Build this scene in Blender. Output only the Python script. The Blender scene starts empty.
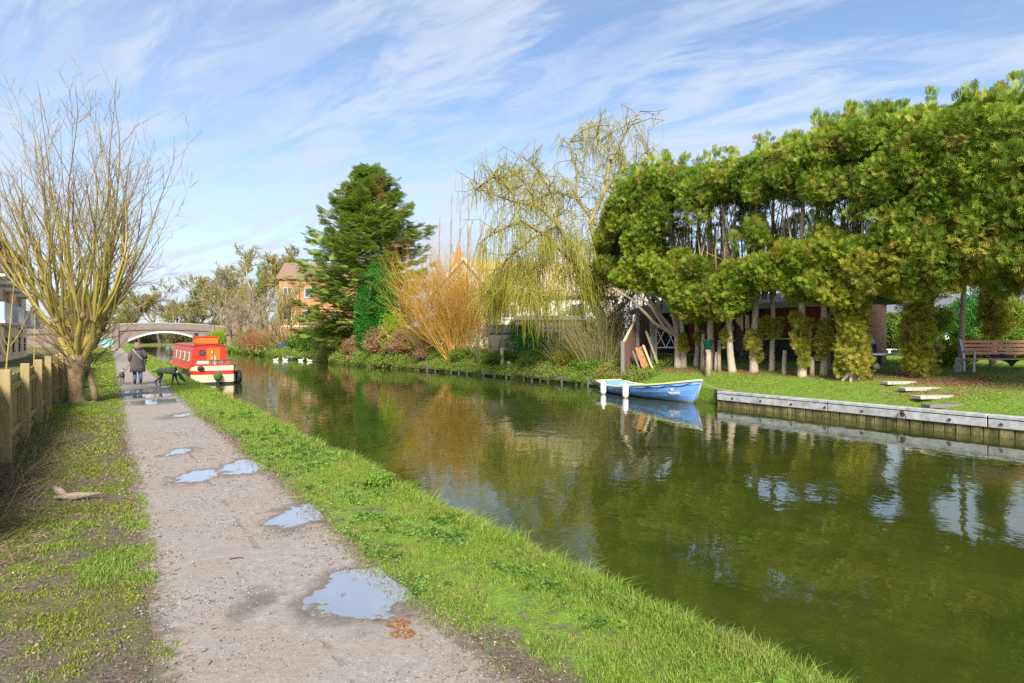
import bpy, math, random
import numpy as np
from mathutils import Vector, Matrix, Quaternion

random.seed(7)
RNG = np.random.default_rng(11)
S = bpy.context.scene
COL = S.collection

# ------------------------------------------------------------------ camera, sky, sun, exposure
cam_data = bpy.data.cameras.new('camera')
cam = bpy.data.objects.new('camera', cam_data); COL.objects.link(cam)
CAMH = 1.8
cam.location = (0, 0, CAMH); cam.rotation_euler = (math.radians(90), 0, 0)
cam_data.sensor_width = 36; cam_data.lens = 600 / 1024 * 36
cam_data.shift_y = -3.5 / 1024
cam_data.clip_start = 0.05; cam_data.clip_end = 6000
S.camera = cam

SUN_EL, SUN_AZ = math.radians(37), math.radians(176)      # azimuth clockwise from +Y (view direction)
world = bpy.data.worlds.new('World'); S.world = world; world.use_nodes = True
wn, wl = world.node_tree.nodes, world.node_tree.links
wn.clear()
def WN(t, **k):
    n = wn.new(t)
    for a, b in k.items(): setattr(n, a, b)
    return n
sky = WN('ShaderNodeTexSky', sky_type='NISHITA', sun_disc=False)
sky.sun_elevation = SUN_EL; sky.sun_rotation = SUN_AZ; sky.air_density = 1.0; sky.dust_density = 0.3; sky.ozone_density = 3.0
bg = WN('ShaderNodeBackground'); bg.inputs[1].default_value = 0.095
out = WN('ShaderNodeOutputWorld')
tc = WN('ShaderNodeTexCoord'); sep = WN('ShaderNodeSeparateXYZ')
wl.new(tc.outputs['Generated'], sep.inputs[0])
def M(op, a, b=None, nodes=wn, links=wl, clamp=False):
    n = nodes.new('ShaderNodeMath'); n.operation = op; n.use_clamp = clamp
    for i, v in enumerate((a, b)):
        if v is None: continue
        if isinstance(v, (int, float)): n.inputs[i].default_value = v
        else: links.new(v, n.inputs[i])
    return n.outputs[0]
zc = M('ADD', M('MAXIMUM', sep.outputs[2], 0.0), 0.20)
cmb = WN('ShaderNodeCombineXYZ')
wl.new(M('DIVIDE', sep.outputs[0], zc), cmb.inputs[0]); wl.new(M('DIVIDE', sep.outputs[1], zc), cmb.inputs[1])
def cloud(rz, sx, sy, scale, detail, rough, lo, hi, off=0.0, dist=0.0):
    m0 = WN('ShaderNodeMapping'); m0.inputs['Rotation'].default_value = (0, 0, rz); wl.new(cmb.outputs[0], m0.inputs[0])
    mp = WN('ShaderNodeMapping'); mp.inputs['Scale'].default_value = (sx, sy, 1); mp.inputs['Location'].default_value = (off, off * .7, off)
    wl.new(m0.outputs[0], mp.inputs[0])
    nz = WN('ShaderNodeTexNoise'); nz.inputs['Scale'].default_value = scale; nz.inputs['Detail'].default_value = detail
    nz.inputs['Roughness'].default_value = rough; nz.inputs['Distortion'].default_value = dist
    wl.new(mp.outputs[0], nz.inputs['Vector'])
    mr = WN('ShaderNodeMapRange', interpolation_type='SMOOTHSTEP')
    mr.inputs['From Min'].default_value = lo; mr.inputs['From Max'].default_value = hi
    wl.new(nz.outputs['Fac'], mr.inputs['Value'])
    return mr.outputs[0]
A_C = math.atan(.673)
big = cloud(.60, .35, 1.1, .9, 5, .5, .40, .62, 3.1, .3)
rip = cloud(.52, 1.0, 3.2, 2.3, 6, .62, .36, .60, 7.7, .7)
fine = cloud(.9, 1.0, 1.6, 2.0, 6, .6, .34, .66, 1.7, .4)
# more cloud to the right of the view and near the horizon
side = WN('ShaderNodeMapRange'); side.inputs['From Min'].default_value = -.5; side.inputs['From Max'].default_value = .7
side.inputs['To Min'].default_value = .75; side.inputs['To Max'].default_value = 1.0
wl.new(sep.outputs[0], side.inputs['Value'])
hz = WN('ShaderNodeMapRange'); hz.inputs['From Min'].default_value = 0.0; hz.inputs['From Max'].default_value = .30
hz.inputs['To Min'].default_value = .78; hz.inputs['To Max'].default_value = 0.0
wl.new(sep.outputs[2], hz.inputs['Value'])
mask = M('MULTIPLY', M('ADD', M('MULTIPLY', big, .24), M('MULTIPLY', rip, M('ADD', M('MULTIPLY', fine, .34), .26))), side.outputs[0])
mask = M('MINIMUM', M('ADD', M('ADD', M('MULTIPLY', mask, 1.3), hz.outputs[0]), .08), .93)
mix = WN('ShaderNodeMix', data_type='RGBA')
wl.new(mask, mix.inputs['Factor']); wl.new(sky.outputs[0], mix.inputs['A'])
mix.inputs['B'].default_value = (3.35, 3.75, 4.5, 1)
wl.new(mix.outputs['Result'], bg.inputs[0]); wl.new(bg.outputs[0], out.inputs[0])

sd = bpy.data.lights.new('sun', 'SUN'); sd.energy = 3.6; sd.angle = math.radians(20.0); sd.color = (1, .95, .87)
sun = bpy.data.objects.new('sun', sd); COL.objects.link(sun)
sv = Vector((math.sin(SUN_AZ) * math.cos(SUN_EL), math.cos(SUN_AZ) * math.cos(SUN_EL), math.sin(SUN_EL)))
sun.rotation_euler = sv.to_track_quat('Z', 'Y').to_euler(); sun.location = sv * 60

S.view_settings.view_transform = 'Standard'; S.view_settings.look = 'None'
S.view_settings.exposure = 1.2; S.view_settings.gamma = 1; S.view_settings.use_curve_mapping = False
S.render.engine = 'CYCLES'
S.cycles.max_bounces = 6; S.cycles.diffuse_bounces = 3; S.cycles.glossy_bounces = 3; S.cycles.transmission_bounces = 4
S.cycles.use_denoising = False

# ------------------------------------------------------------------ coordinates
CA, SA = math.cos(A_C), math.sin(A_C)
def C(u, v, z=0.0):                       # canal frame: u along the canal, v across it to the right
    return Vector((v * CA - u * SA, u * CA + v * SA, z))
def toUV(x, y): return (-x * SA + y * CA, x * CA + y * SA)
def vbank(u):
    return float(np.interp(u, [-40, 12.3, 13.0, 15, 18, 30, 35, 46, 60, 140, 400], [16.5, 16.5, 17.1, 18.2, 18.3, 18.3, 17.9, 16.6, 16.2, 16.2, 16.2]))
def sstep(t):
    t = np.clip(t, 0, 1); return t * t * (3 - 2 * t)
def _hash(i, j, s): return np.modf(np.abs(np.sin(i * 127.1 + j * 311.7 + s * 74.7) * 43758.5453))[0]
def vnoise(x, y, s=0.0):
    x = np.asarray(x, float); y = np.asarray(y, float)
    xi, yi = np.floor(x), np.floor(y); a, b = x - xi, y - yi
    a, b = a * a * (3 - 2 * a), b * b * (3 - 2 * b)
    return (_hash(xi, yi, s) * (1 - a) + _hash(xi + 1, yi, s) * a) * (1 - b) + (_hash(xi, yi + 1, s) * (1 - a) + _hash(xi + 1, yi + 1, s) * a) * b
def fbm(x, y, s=0.0, o=3):
    t, n, w = 0, 0, 1
    for k in range(o):
        t = t + w * vnoise(np.asarray(x) * 2 ** k, np.asarray(y) * 2 ** k, s + k); n += w; w *= .5
    return t / n
def left_edge(u): return 2.93 + .12 * (fbm(u * .8, 0 * u, 3.0) - .5) * 2
def path_left(u): return .20 + .07 * (fbm(u * 1.1, 0 * u, 5.0) - .5) * 2 + .0016 * np.minimum(u, 60)
def path_right(u): return 1.78 + .08 * (fbm(u * .7, 0 * u, 9.0) - .5) * 2 + .05 * (fbm(u * 4, 0 * u, 9.5) - .5) + .0035 * np.minimum(u, 60)
def gz(u, v):                             # ground height
    if v < left_edge(np.float64(u)):
        if v > 1.95: return .05 * float(fbm(u * 1.5, v * 1.5, 2.0)) * min(1, (v - 1.95) / .3)
        if v < .05: return .07 * float(fbm(u * 1.2, v * 1.2, 4.0)) * min(1, (.05 - v) / .4)
        return 0.0
    vb = vbank(u)
    if v < vb: return -1.0
    z = .03 + .15 * min(max(v - 16.5, 0), 5.8) * float(sstep((v - vb) / 1.5))
    return z + .03 * float(fbm(u, v, 6.0)) * min(1, (v - vb))
def G(px, py):                            # the ground point seen at this picture position
    d = Vector(((px - 512) / 600, 1, -(py - 338) / 600)); t = 1.0
    while t < 400:
        p = Vector((0, 0, CAMH)) + d * t
        u, v = toUV(p.x, p.y)
        if p.z <= gz(u, v): return Vector((p.x, p.y, gz(u, v)))
        t *= 1.002
    return p
def PV(px, v, z=0.0):                     # picture column on the canal-parallel line at v
    r = (px - 512) / 600; Y = v / (r * CA + SA); return Vector((r * Y, Y, z))
def PY(px, py, Y): return Vector(((px - 512) / 600 * Y, Y, CAMH - (py - 338) / 600 * Y))
def on_ground(p):
    u, v = toUV(p[0], p[1]); return Vector((p[0], p[1], gz(u, v)))

# ------------------------------------------------------------------ materials
MATS = {}
def newmat(name):
    m = bpy.data.materials.new(name); m.use_nodes = True; m.node_tree.nodes.clear(); MATS[name] = m
    return m, m.node_tree.nodes, m.node_tree.links
def ramp(nodes, stops):
    r = nodes.new('ShaderNodeValToRGB'); e = r.color_ramp.elements
    while len(e) < len(stops): e.new(.5)
    for el, (p, c) in zip(e, stops): el.position = p; el.color = (*c, 1)
    return r
def noise(nodes, links, vec, scale, detail=4, rough=.55, dist=0):
    n = nodes.new('ShaderNodeTexNoise'); n.inputs['Scale'].default_value = scale; n.inputs['Detail'].default_value = detail
    n.inputs['Roughness'].default_value = rough; n.inputs['Distortion'].default_value = dist
    if vec is not None: links.new(vec, n.inputs['Vector'])
    return n.outputs['Fac']
def pmat(name, c1, c2=None, scale=8, rough=.6, bump=.3, bscale=None, stretch=(1, 1, 1), metallic=0, spec=.4, c3=None, coord='Object'):
    m, n, l = newmat(name)
    c2 = c2 or tuple(x * .7 for x in c1)
    t = n.new('ShaderNodeTexCoord'); mp = n.new('ShaderNodeMapping'); mp.inputs['Scale'].default_value = stretch
    l.new(t.outputs[coord], mp.inputs[0])
    nz = noise(n, l, mp.outputs[0], scale, 5, .6)
    st = [(.3, c2), (.7, c1)] if c3 is None else [(.25, c2), (.5, c1), (.75, c3)]
    r = ramp(n, st); l.new(nz, r.inputs[0])
    b = n.new('ShaderNodeBsdfPrincipled'); l.new(r.outputs[0], b.inputs['Base Color'])
    b.inputs['Roughness'].default_value = rough; b.inputs['Metallic'].default_value = metallic
    b.inputs['Specular IOR Level'].default_value = spec
    if bump:
        nb = noise(n, l, mp.outputs[0], bscale or scale * 4, 5, .6)
        bp = n.new('ShaderNodeBump'); bp.inputs['Strength'].default_value = bump; bp.inputs['Distance'].default_value = .02
        l.new(nb, bp.inputs['Height']); l.new(bp.outputs[0], b.inputs['Normal'])
    o = n.new('ShaderNodeOutputMaterial'); l.new(b.outputs[0], o.inputs[0])
    return m
def leafmat(name, cols, trans=.3, patch=None, pscale=1.2, rough=.6):
    """cols: colours picked per leaf; patch: colour of brown or fresh areas of the plant"""
    m, n, l = newmat(name)
    at = n.new('ShaderNodeAttribute'); at.attribute_name = 'rnd'
    k = len(cols); r = ramp(n, [(i / max(1, k - 1), c) for i, c in enumerate(cols)]); l.new(at.outputs['Fac'], r.inputs[0])
    col = r.outputs[0]
    if patch:
        t = n.new('ShaderNodeTexCoord'); nz = noise(n, l, t.outputs['Object'], pscale, 3, .6)
        pr = ramp(n, [(.52, (0, 0, 0)), (.66, (1, 1, 1))]); l.new(nz, pr.inputs[0])
        mx = n.new('ShaderNodeMix'); mx.data_type = 'RGBA'; l.new(pr.outputs[0], mx.inputs['Factor'])
        l.new(col, mx.inputs['A']); mx.inputs['B'].default_value = (*patch, 1)
        mf = M('MULTIPLY', pr.outputs[0], .6, n, l); l.new(mf, mx.inputs['Factor'])
        col = mx.outputs['Result']
    b = n.new('ShaderNodeBsdfPrincipled'); b.inputs['Roughness'].default_value = rough; b.inputs['Specular IOR Level'].default_value = .25
    tr = n.new('ShaderNodeBsdfTranslucent'); ms = n.new('ShaderNodeMixShader'); ms.inputs[0].default_value = trans
    l.new(col, b.inputs['Base Color']); l.new(col, tr.inputs[0]); l.new(b.outputs[0], ms.inputs[1]); l.new(tr.outputs[0], ms.inputs[2])
    o = n.new('ShaderNodeOutputMaterial'); l.new(ms.outputs[0], o.inputs[0])
    return m

# ------------------------------------------------------------------ mesh helpers
def tag(o, label=None, cat=None, group=None, kind=None):
    if label: o['label'] = label
    if cat: o['category'] = cat
    if group: o['group'] = group
    if kind: o['kind'] = kind
    return o
def empty(name, loc, rz=0.0, label=None, cat=None, group=None):
    o = bpy.data.objects.new(name, None); COL.objects.link(o); o.location = loc; o.rotation_euler = (0, 0, rz); o.empty_display_size = .2
    tag(o, label, cat, group); return o
def np_mesh(name, V, F4=None, F3=None, rnd=None, smooth=False):
    V = np.ascontiguousarray(V, dtype=np.float32)
    me = bpy.data.meshes.new(name); me.vertices.add(len(V)); me.vertices.foreach_set('co', V.ravel())
    n4 = 0 if F4 is None else len(F4); n3 = 0 if F3 is None else len(F3)
    idx = []
    if n4: idx.append(np.asarray(F4, np.int32).ravel())
    if n3: idx.append(np.asarray(F3, np.int32).ravel())
    idx = np.concatenate(idx)
    me.loops.add(len(idx)); me.loops.foreach_set('vertex_index', idx)
    me.polygons.add(n4 + n3)
    st = np.concatenate([np.arange(n4) * 4, n4 * 4 + np.arange(n3) * 3]).astype(np.int32)
    me.polygons.foreach_set('loop_start', st)
    try: me.polygons.foreach_set('loop_total', np.concatenate([np.full(n4, 4), np.full(n3, 3)]).astype(np.int32))
    except Exception: pass
    if smooth: me.polygons.foreach_set('use_smooth', np.ones(n4 + n3, bool))
    if rnd is not None:
        a = me.attributes.new('rnd', 'FLOAT', 'FACE'); a.data.foreach_set('value', np.asarray(rnd, np.float32))
    me.update(calc_edges=True); return me
def link(name, me, mat, parent=None, world_space=False):
    o = bpy.data.objects.new(name, me); COL.objects.link(o)
    if mat is not None: me.materials.append(MATS[mat] if isinstance(mat, str) else mat)
    if parent is not None:
        o.parent = parent
        if world_space:
            R = Matrix.Rotation(-parent.rotation_euler.z, 4, 'Z') @ Matrix.Translation(-Vector(parent.location))
            me.transform(R)
    return o
class MB:
    def __init__(s): s.v = []; s.f = []
    def add(s, vs, fs):
        k = len(s.v); s.v += [tuple(p) for p in vs]; s.f += [tuple(i + k for i in f) for f in fs]; return s
    def box(s, c, d, rz=0, rx=0, ry=0, taper=1.0):
        R = (Matrix.Rotation(rz, 3, 'Z') @ Matrix.Rotation(ry, 3, 'Y') @ Matrix.Rotation(rx, 3, 'X')); c = Vector(c); vs = []
        for z in (-1, 1):
            t = taper if z > 0 else 1
            for x, y in ((-1, -1), (1, -1), (1, 1), (-1, 1)):
                vs.append(c + R @ Vector((x * d[0] / 2 * t, y * d[1] / 2 * t, z * d[2] / 2)))
        return s.add(vs, [(3, 2, 1, 0), (4, 5, 6, 7), (0, 1, 5, 4), (1, 2, 6, 5), (2, 3, 7, 6), (3, 0, 4, 7)])
    def beam(s, a, b, w, h, up=(0, 0, 1)):
        a, b = Vector(a), Vector(b); t = (b - a).normalized(); up = Vector(up)
        if abs(t.dot(up)) > .98: up = Vector((1, 0, 0))
        x = t.cross(up).normalized(); y = x.cross(t).normalized(); vs = []
        for p in (a, b):
            for i, j in ((-1, -1), (1, -1), (1, 1), (-1, 1)): vs.append(p + x * (i * w / 2) + y * (j * h / 2))
        return s.add(vs, [(3, 2, 1, 0), (4, 5, 6, 7), (0, 1, 5, 4), (1, 2, 6, 5), (2, 3, 7, 6), (3, 0, 4, 7)])
    def tube(s, pts, rs, n=8, cap=True):
        pts = [Vector(p) for p in pts]
        if not hasattr(rs, '__len__'): rs = [rs] * len(pts)
        k = len(s.v); ref = None
        for i, p in enumerate(pts):
            t = (pts[min(i + 1, len(pts) - 1)] - pts[max(i - 1, 0)]).normalized()
            if ref is None: ref = Vector((0, 0, 1)) if abs(t.z) < .9 else Vector((1, 0, 0))
            x = t.cross(ref).normalized(); y = t.cross(x).normalized(); ref = -y if False else ref
            for j in range(n):
                a = 2 * math.pi * j / n; s.v.append(tuple(p + (x * math.cos(a) + y * math.sin(a)) * rs[i]))
        for i in range(len(pts) - 1):
            for j in range(n):
                s.f.append((k + i * n + j, k + i * n + (j + 1) % n, k + (i + 1) * n + (j + 1) % n, k + (i + 1) * n + j))
        if cap:
            s.f.append(tuple(k + j for j in range(n))); s.f.append(tuple(k + (len(pts) - 1) * n + j for j in reversed(range(n))))
        return s
    def lathe(s, prof, n=16, c=(0, 0, 0), sx=1, sy=1):
        return s.tube2([(Vector(c) + Vector((0, 0, z)), r) for r, z in prof], n, sx, sy)
    def tube2(s, pr, n, sx, sy):
        k = len(s.v)
        for p, r in pr:
            for j in range(n):
                a = 2 * math.pi * j / n; s.v.append((p.x + math.cos(a) * r * sx, p.y + math.sin(a) * r * sy, p.z))
        for i in range(len(pr) - 1):
            for j in range(n):
                s.f.append((k + i * n + j, k + i * n + (j + 1) % n, k + (i + 1) * n + (j + 1) % n, k + (i + 1) * n + j))
        s.f.append(tuple(k + j for j in reversed(range(n)))); s.f.append(tuple(k + (len(pr) - 1) * n + j for j in range(n)))
        return s
    def prism(s, poly, d, axis='y', o=0.0):
        """2D outline (a, z) given a thickness d about offset o along axis"""
        n = len(poly); vs = []
        for q in (-d / 2, d / 2):
            for a, z in poly: vs.append((a, o + q, z) if axis == 'y' else ((o + q, a, z) if axis == 'x' else (a, z, o + q)))
        return s.add(vs, [tuple(range(n))[::-1], tuple(range(n, 2 * n))] + [(i, (i + 1) % n, n + (i + 1) % n, n + i) for i in range(n)])
    def build(s, name, mat, parent=None, smooth=False, bevel=0, ws=False):
        me = bpy.data.meshes.new(name); me.from_pydata(s.v, [], s.f)
        import bmesh
        bm = bmesh.new(); bm.from_mesh(me); bmesh.ops.recalc_face_normals(bm, faces=bm.faces)
        if bevel: bmesh.ops.bevel(bm, geom=[e for e in bm.edges if e.calc_face_angle(0) > .6], offset=bevel, segments=1, affect='EDGES', clamp_overlap=True)
        bm.to_mesh(me); bm.free()
        if smooth: me.polygons.foreach_set('use_smooth', np.ones(len(me.polygons), bool))
        me.update(); return link(name, me, mat, parent, ws)

class TB:                                 # many thin tapering tubes in one mesh (branches of one plant)
    def __init__(s): s.V = []; s.F = []; s.k = 0; s.R = []
    def add(s, P, R, n=4, rnd=0.5):
        P = np.asarray(P, float); m = len(P); R = np.broadcast_to(np.asarray(R, float), (m,))
        T = np.empty_like(P); T[1:-1] = P[2:] - P[:-2]; T[0] = P[1] - P[0]; T[-1] = P[-1] - P[-2]
        T /= np.linalg.norm(T, axis=1, keepdims=True) + 1e-9
        ref = np.array([.3, .2, .93]) if abs(T[0, 2]) < .8 else np.array([.9, .3, .1])
        X = np.cross(T, ref); X /= np.linalg.norm(X, axis=1, keepdims=True) + 1e-9; Y = np.cross(T, X)
        a = np.arange(n) * 2 * np.pi / n
        V = P[:, None] + R[:, None, None] * (np.cos(a)[None, :, None] * X[:, None] + np.sin(a)[None, :, None] * Y[:, None])
        s.V.append(V.reshape(-1, 3))
        i = np.arange(m - 1)[:, None] * n; j = np.arange(n)[None]; j2 = (j + 1) % n
        F = np.stack([i + j, i + j2, i + n + j2, i + n + j], -1).reshape(-1, 4) + s.k
        s.F.append(F); s.R.append(np.full(len(F), rnd)); s.k += m * n
    def build(s, name, mat, parent=None, ws=False):
        if not s.V: return None
        me = np_mesh(name, np.concatenate(s.V), np.concatenate(s.F), rnd=np.concatenate(s.R), smooth=True)
        return link(name, me, mat, parent, ws)

def unit(v): return v / (np.linalg.norm(v, axis=-1, keepdims=True) + 1e-9)
def tpl_frond(k=5, w=.16):                # flat fern-like spray of k pairs, y along, unit length
    V = []; F = []
    def q(x0, y0, x1, y1, w, z0, z1):
        d = np.array([x1 - x0, y1 - y0]); d = d / np.linalg.norm(d); nx, ny = -d[1] * w / 2, d[0] * w / 2
        b = len(V); mx, my = x0 + .55 * (x1 - x0), y0 + .55 * (y1 - y0)
        V.extend([(x0, y0, z0), (mx + nx, my + ny, (z0 + z1) / 2), (x1, y1, z1), (mx - nx, my - ny, (z0 + z1) / 2)]); F.append((b, b + 1, b + 2, b + 3))
    q(0, 0, 0, 1, w, 0, -.12)
    for i in range(k):
        t = .08 + .75 * i / k; L = .62 * (1 - t * .6)
        for sx in (-1, 1): q(0, t, sx * L * .75, t + L * .65, w, -t * .1, -.1 - .1 * t)
    return np.array(V), np.array(F)
def tpl_leaves(k=6, size=.5, seed=0):     # k loose leaves in a unit ball
    r = np.random.default_rng(seed); V = []; F = []
    for i in range(k):
        c = r.normal(size=3) * .42; a = unit(r.normal(size=3)); b = unit(np.cross(a, r.normal(size=3))); s = size * r.uniform(.7, 1.2)
        k0 = len(V); V += [c - a * s / 2, c + b * s * .28, c + a * s / 2, c - b * s * .28]; F.append((k0, k0 + 1, k0 + 2, k0 + 3))
    return np.array(V), np.array(F)
FROND = tpl_frond(3, .105); FROND_L = tpl_frond(5, .11); LEAF6 = tpl_leaves(6); LEAF10 = tpl_leaves(10, .4, 3)
def scatter(tpl, pos, up, size, jitter=.35, spin=True):
    """copies of tpl at pos; its y axis points along up (jittered)"""
    T, F = tpl; N = len(pos); pos = np.asarray(pos, float)
    y = unit(np.asarray(up) + RNG.normal(size=(N, 3)) * jitter)
    x = unit(np.cross(y, RNG.normal(size=(N, 3)) if spin else np.tile([0, 0, 1.0], (N, 1)) + RNG.normal(size=(N, 3)) * .3)); z = np.cross(x, y)
    size = np.broadcast_to(np.asarray(size, float), (N,))[:, None, None]
    V = pos[:, None] + size * (T[None, :, 0:1] * x[:, None] + T[None, :, 1:2] * y[:, None] + T[None, :, 2:3] * z[:, None])
    FF = F[None] + (np.arange(N) * len(T))[:, None, None]
    rn = np.clip(RNG.uniform(0, 1, N)[:, None] * .6 + RNG.uniform(0, .4, (N, len(F))), 0, 1)
    return V.reshape(-1, 3), FF.reshape(-1, 4), rn.ravel()
class LB:                                 # leaves of one plant in one mesh
    def __init__(s): s.V = []; s.F = []; s.R = []; s.k = 0
    def add(s, V, F, R): s.V.append(V); s.F.append(F + s.k); s.R.append(R); s.k += len(V)
    def blob(s, tpl, c, rad, n, size, out=1.0, up=.2, jit=.45, shell=.75, flat=1.0, tone=None):
        """leaves on and just inside the surface of an ellipsoid clump"""
        d = unit(RNG.normal(size=(n, 3))); rr = shell + (1 - shell) * RNG.uniform(0, 1, n) ** .5 if shell < 1 else np.ones(n)
        rad = np.broadcast_to(np.asarray(rad, float), (3,))
        pos = np.asarray(c) + d * rad * rr[:, None]
        dirs = d * out + np.array([0, 0, up])
        V, F, R = scatter(tpl, pos, dirs, size * RNG.uniform(.7, 1.25, n), jit)
        if tone is not None: R = np.clip(R * .5 + tone * .55 - .02, 0, 1)
        s.add(V, F, R)
    def build(s, name, mat, parent=None, ws=False):
        me = np_mesh(name, np.concatenate(s.V), np.concatenate(s.F), rnd=np.concatenate(s.R)); return link(name, me, mat, parent, ws)
def blades(name, mat, P, H, W, lean, parent=None, seg=2, droop=.5):
    """grass blades: P (N,3) roots, H heights, W widths, lean (N,2) horizontal tip offset as a share of the height"""
    N = len(P); a = RNG.uniform(0, 2 * np.pi, N); wx = np.stack([np.cos(a), np.sin(a), 0 * a], 1) * (W / 2)[:, None]
    L = np.concatenate([lean, np.zeros((N, 1))], 1) * H[:, None]
    up = np.zeros((N, 3)); up[:, 2] = H
    tip = P + up * (1 - droop * np.linalg.norm(lean, axis=1).clip(0, 1) * .6)[:, None] + L
    rnd = np.clip(RNG.uniform(0, 1, N), 0, 1)
    if seg == 1:
        V = np.stack([P - wx, P + wx, tip], 1).reshape(-1, 3); F3 = np.arange(3 * N).reshape(N, 3)
        return link(name, np_mesh(name, V, None, F3, rnd=rnd), mat, parent)
    mid = P + up * .55 + L * .28
    V = np.stack([P - wx, P + wx, mid + wx * .8, mid - wx * .8, tip], 1).reshape(-1, 3); b = np.arange(N)[:, None] * 5
    F4 = b + np.array([[0, 1, 2, 3]]); F3 = b + np.array([[3, 2, 4]])
    return link(name, np_mesh(name, V, F4, F3, rnd=np.concatenate([rnd, rnd])), mat, parent)
def copy_tree(o, loc, rz=None, label=None, scale=None, parent=None):
    c = o.copy(); COL.objects.link(c); c.location = loc
    if parent is not None: c.parent = parent
    if rz is not None: c.rotation_euler = (0, 0, rz)
    if scale is not None: c.scale = scale
    if label: c['label'] = label
    for ch in list(o.children):
        d = ch.copy(); COL.objects.link(d); d.parent = c
        for g in list(ch.children):
            e = g.copy(); COL.objects.link(e); e.parent = d
    return c
def skin_body(name, joints, edges, root, mat, parent, sub=2):
    """one continuous surface grown round a skeleton: joints {name: (x,y,z,r or (rx,ry))}"""
    keys = list(joints); idx = {k: i for i, k in enumerate(keys)}
    me = bpy.data.meshes.new(name); me.from_pydata([joints[k][:3] for k in keys], [(idx[a], idx[b]) for a, b in edges], [])
    o = bpy.data.objects.new(name, me); COL.objects.link(o)
    md = o.modifiers.new('skin', 'SKIN'); md.use_smooth_shade = True
    for k in keys:
        r = joints[k][3]; sv_ = me.skin_vertices[0].data[idx[k]]
        sv_.radius = (r, r) if not hasattr(r, '__len__') else r; sv_.use_root = (k == root)
    sb = o.modifiers.new('sub', 'SUBSURF'); sb.levels = sub; sb.render_levels = sub
    dg = bpy.context.evaluated_depsgraph_get(); dg.update()
    me2 = bpy.data.meshes.new_from_object(o.evaluated_get(dg)); bpy.data.objects.remove(o)
    me2.polygons.foreach_set('use_smooth', np.ones(len(me2.polygons), bool))
    return link(name, me2, mat, parent)

# ------------------------------------------------------------------ ground, water, towpath
def uv_nodes(n, l):
    t = n.new('ShaderNodeTexCoord'); res = []
    for vec in ((-SA, CA, 0), (CA, SA, 0)):
        d = n.new('ShaderNodeVectorMath'); d.operation = 'DOT_PRODUCT'; l.new(t.outputs['Object'], d.inputs[0]); d.inputs[1].default_value = vec
        res.append(d.outputs['Value'])
    return t.outputs['Object'], res[0], res[1]
def mrange(n, l, v, a, b, c=0.0, d=1.0, smooth=True):
    m = n.new('ShaderNodeMapRange'); m.interpolation_type = 'SMOOTHSTEP' if smooth else 'LINEAR'
    for k, x in zip(('From Min', 'From Max', 'To Min', 'To Max'), (a, b, c, d)): m.inputs[k].default_value = x
    l.new(v, m.inputs['Value']); return m.outputs[0]
def cmix(n, l, f, a, b):
    m = n.new('ShaderNodeMix'); m.data_type = 'RGBA'
    if isinstance(f, float): m.inputs['Factor'].default_value = f
    else: l.new(f, m.inputs['Factor'])
    for k, x in (('A', a), ('B', b)):
        if isinstance(x, tuple): m.inputs[k].default_value = (*x, 1)
        else: l.new(x, m.inputs[k])
    return m.outputs['Result']

m, n, l = newmat('ground')
P_, U_, V_ = uv_nodes(n, l)
n1 = noise(n, l, P_, 1.3, 5, .65); n2 = noise(n, l, P_, 7, 5, .7); n3 = noise(n, l, P_, 45, 4, .7); n4 = noise(n, l, P_, .35, 3, .6)
soil = ramp(n, [(.3, (.075, .052, .038)), (.55, (.17, .125, .095)), (.75, (.29, .235, .19))]); l.new(n3, soil.inputs[0])
moss = ramp(n, [(.3, (.06, .085, .012)), (.6, (.15, .19, .02)), (.8, (.26, .29, .04))]); l.new(n2, moss.inputs[0])
mk = mrange(n, l, M('ADD', M('MULTIPLY', n1, .6, n, l), M('MULTIPLY', n2, .4, n, l), n, l), .44, .56)
nearbare = mrange(n, l, U_, 2.6, 6.0, 0.12, 1.0)
verge = cmix(n, l, M('MULTIPLY', mk, nearbare, n, l), soil.outputs[0], moss.outputs[0])
lawn = ramp(n, [(.25, (.08, .14, .015)), (.55, (.16, .26, .03)), (.8, (.25, .33, .05))]); l.new(n2, lawn.inputs[0])
litter = ramp(n, [(.3, (.12, .055, .025)), (.6, (.30, .15, .07)), (.8, (.42, .27, .15))]); l.new(noise(n, l, P_, 14, 5, .7), litter.inputs[0])
# fallen leaves lie along the foot of the hedge
band = M('MULTIPLY', mrange(n, l, V_, 18.6, 19.5), mrange(n, l, V_, 20.6, 22.2, 1.0, 0.0), n, l)
band = mrange(n, l, M('ADD', band, M('MULTIPLY', n1, .9, n, l), n, l), 1.34, 1.5)
lawn2 = cmix(n, l, band, lawn.outputs[0], litter.outputs[0])
farb = mrange(n, l, U_, 18.5, 24.0)
lawn3 = cmix(n, l, M('MULTIPLY', farb, mrange(n, l, n1, .4, .6), n, l), lawn2, (.12, .085, .045))
left = mrange(n, l, V_, 8.0, 8.2)
strip = mrange(n, l, V_, 1.7, 1.85)
green_l = cmix(n, l, mrange(n, l, n2, .34, .5), soil.outputs[0], lawn.outputs[0])
bare_ = M('MULTIPLY', mrange(n, l, M('ADD', U_, M('MULTIPLY', n2, .8, n, l), n, l), 3.2, 4.0, 1.0, 0.0), mrange(n, l, M('ADD', V_, M('MULTIPLY', n2, .5, n, l), n, l), 2.18, 2.45, 1.0, 0.0), n, l)
green_l = cmix(n, l, bare_, green_l, soil.outputs[0])
c = cmix(n, l, strip, verge, green_l); c = cmix(n, l, left, c, lawn3)
bs = n.new('ShaderNodeBsdfPrincipled'); bs.inputs['Roughness'].default_value = .9; bs.inputs['Specular IOR Level'].default_value = .2; l.new(c, bs.inputs['Base Color'])
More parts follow.
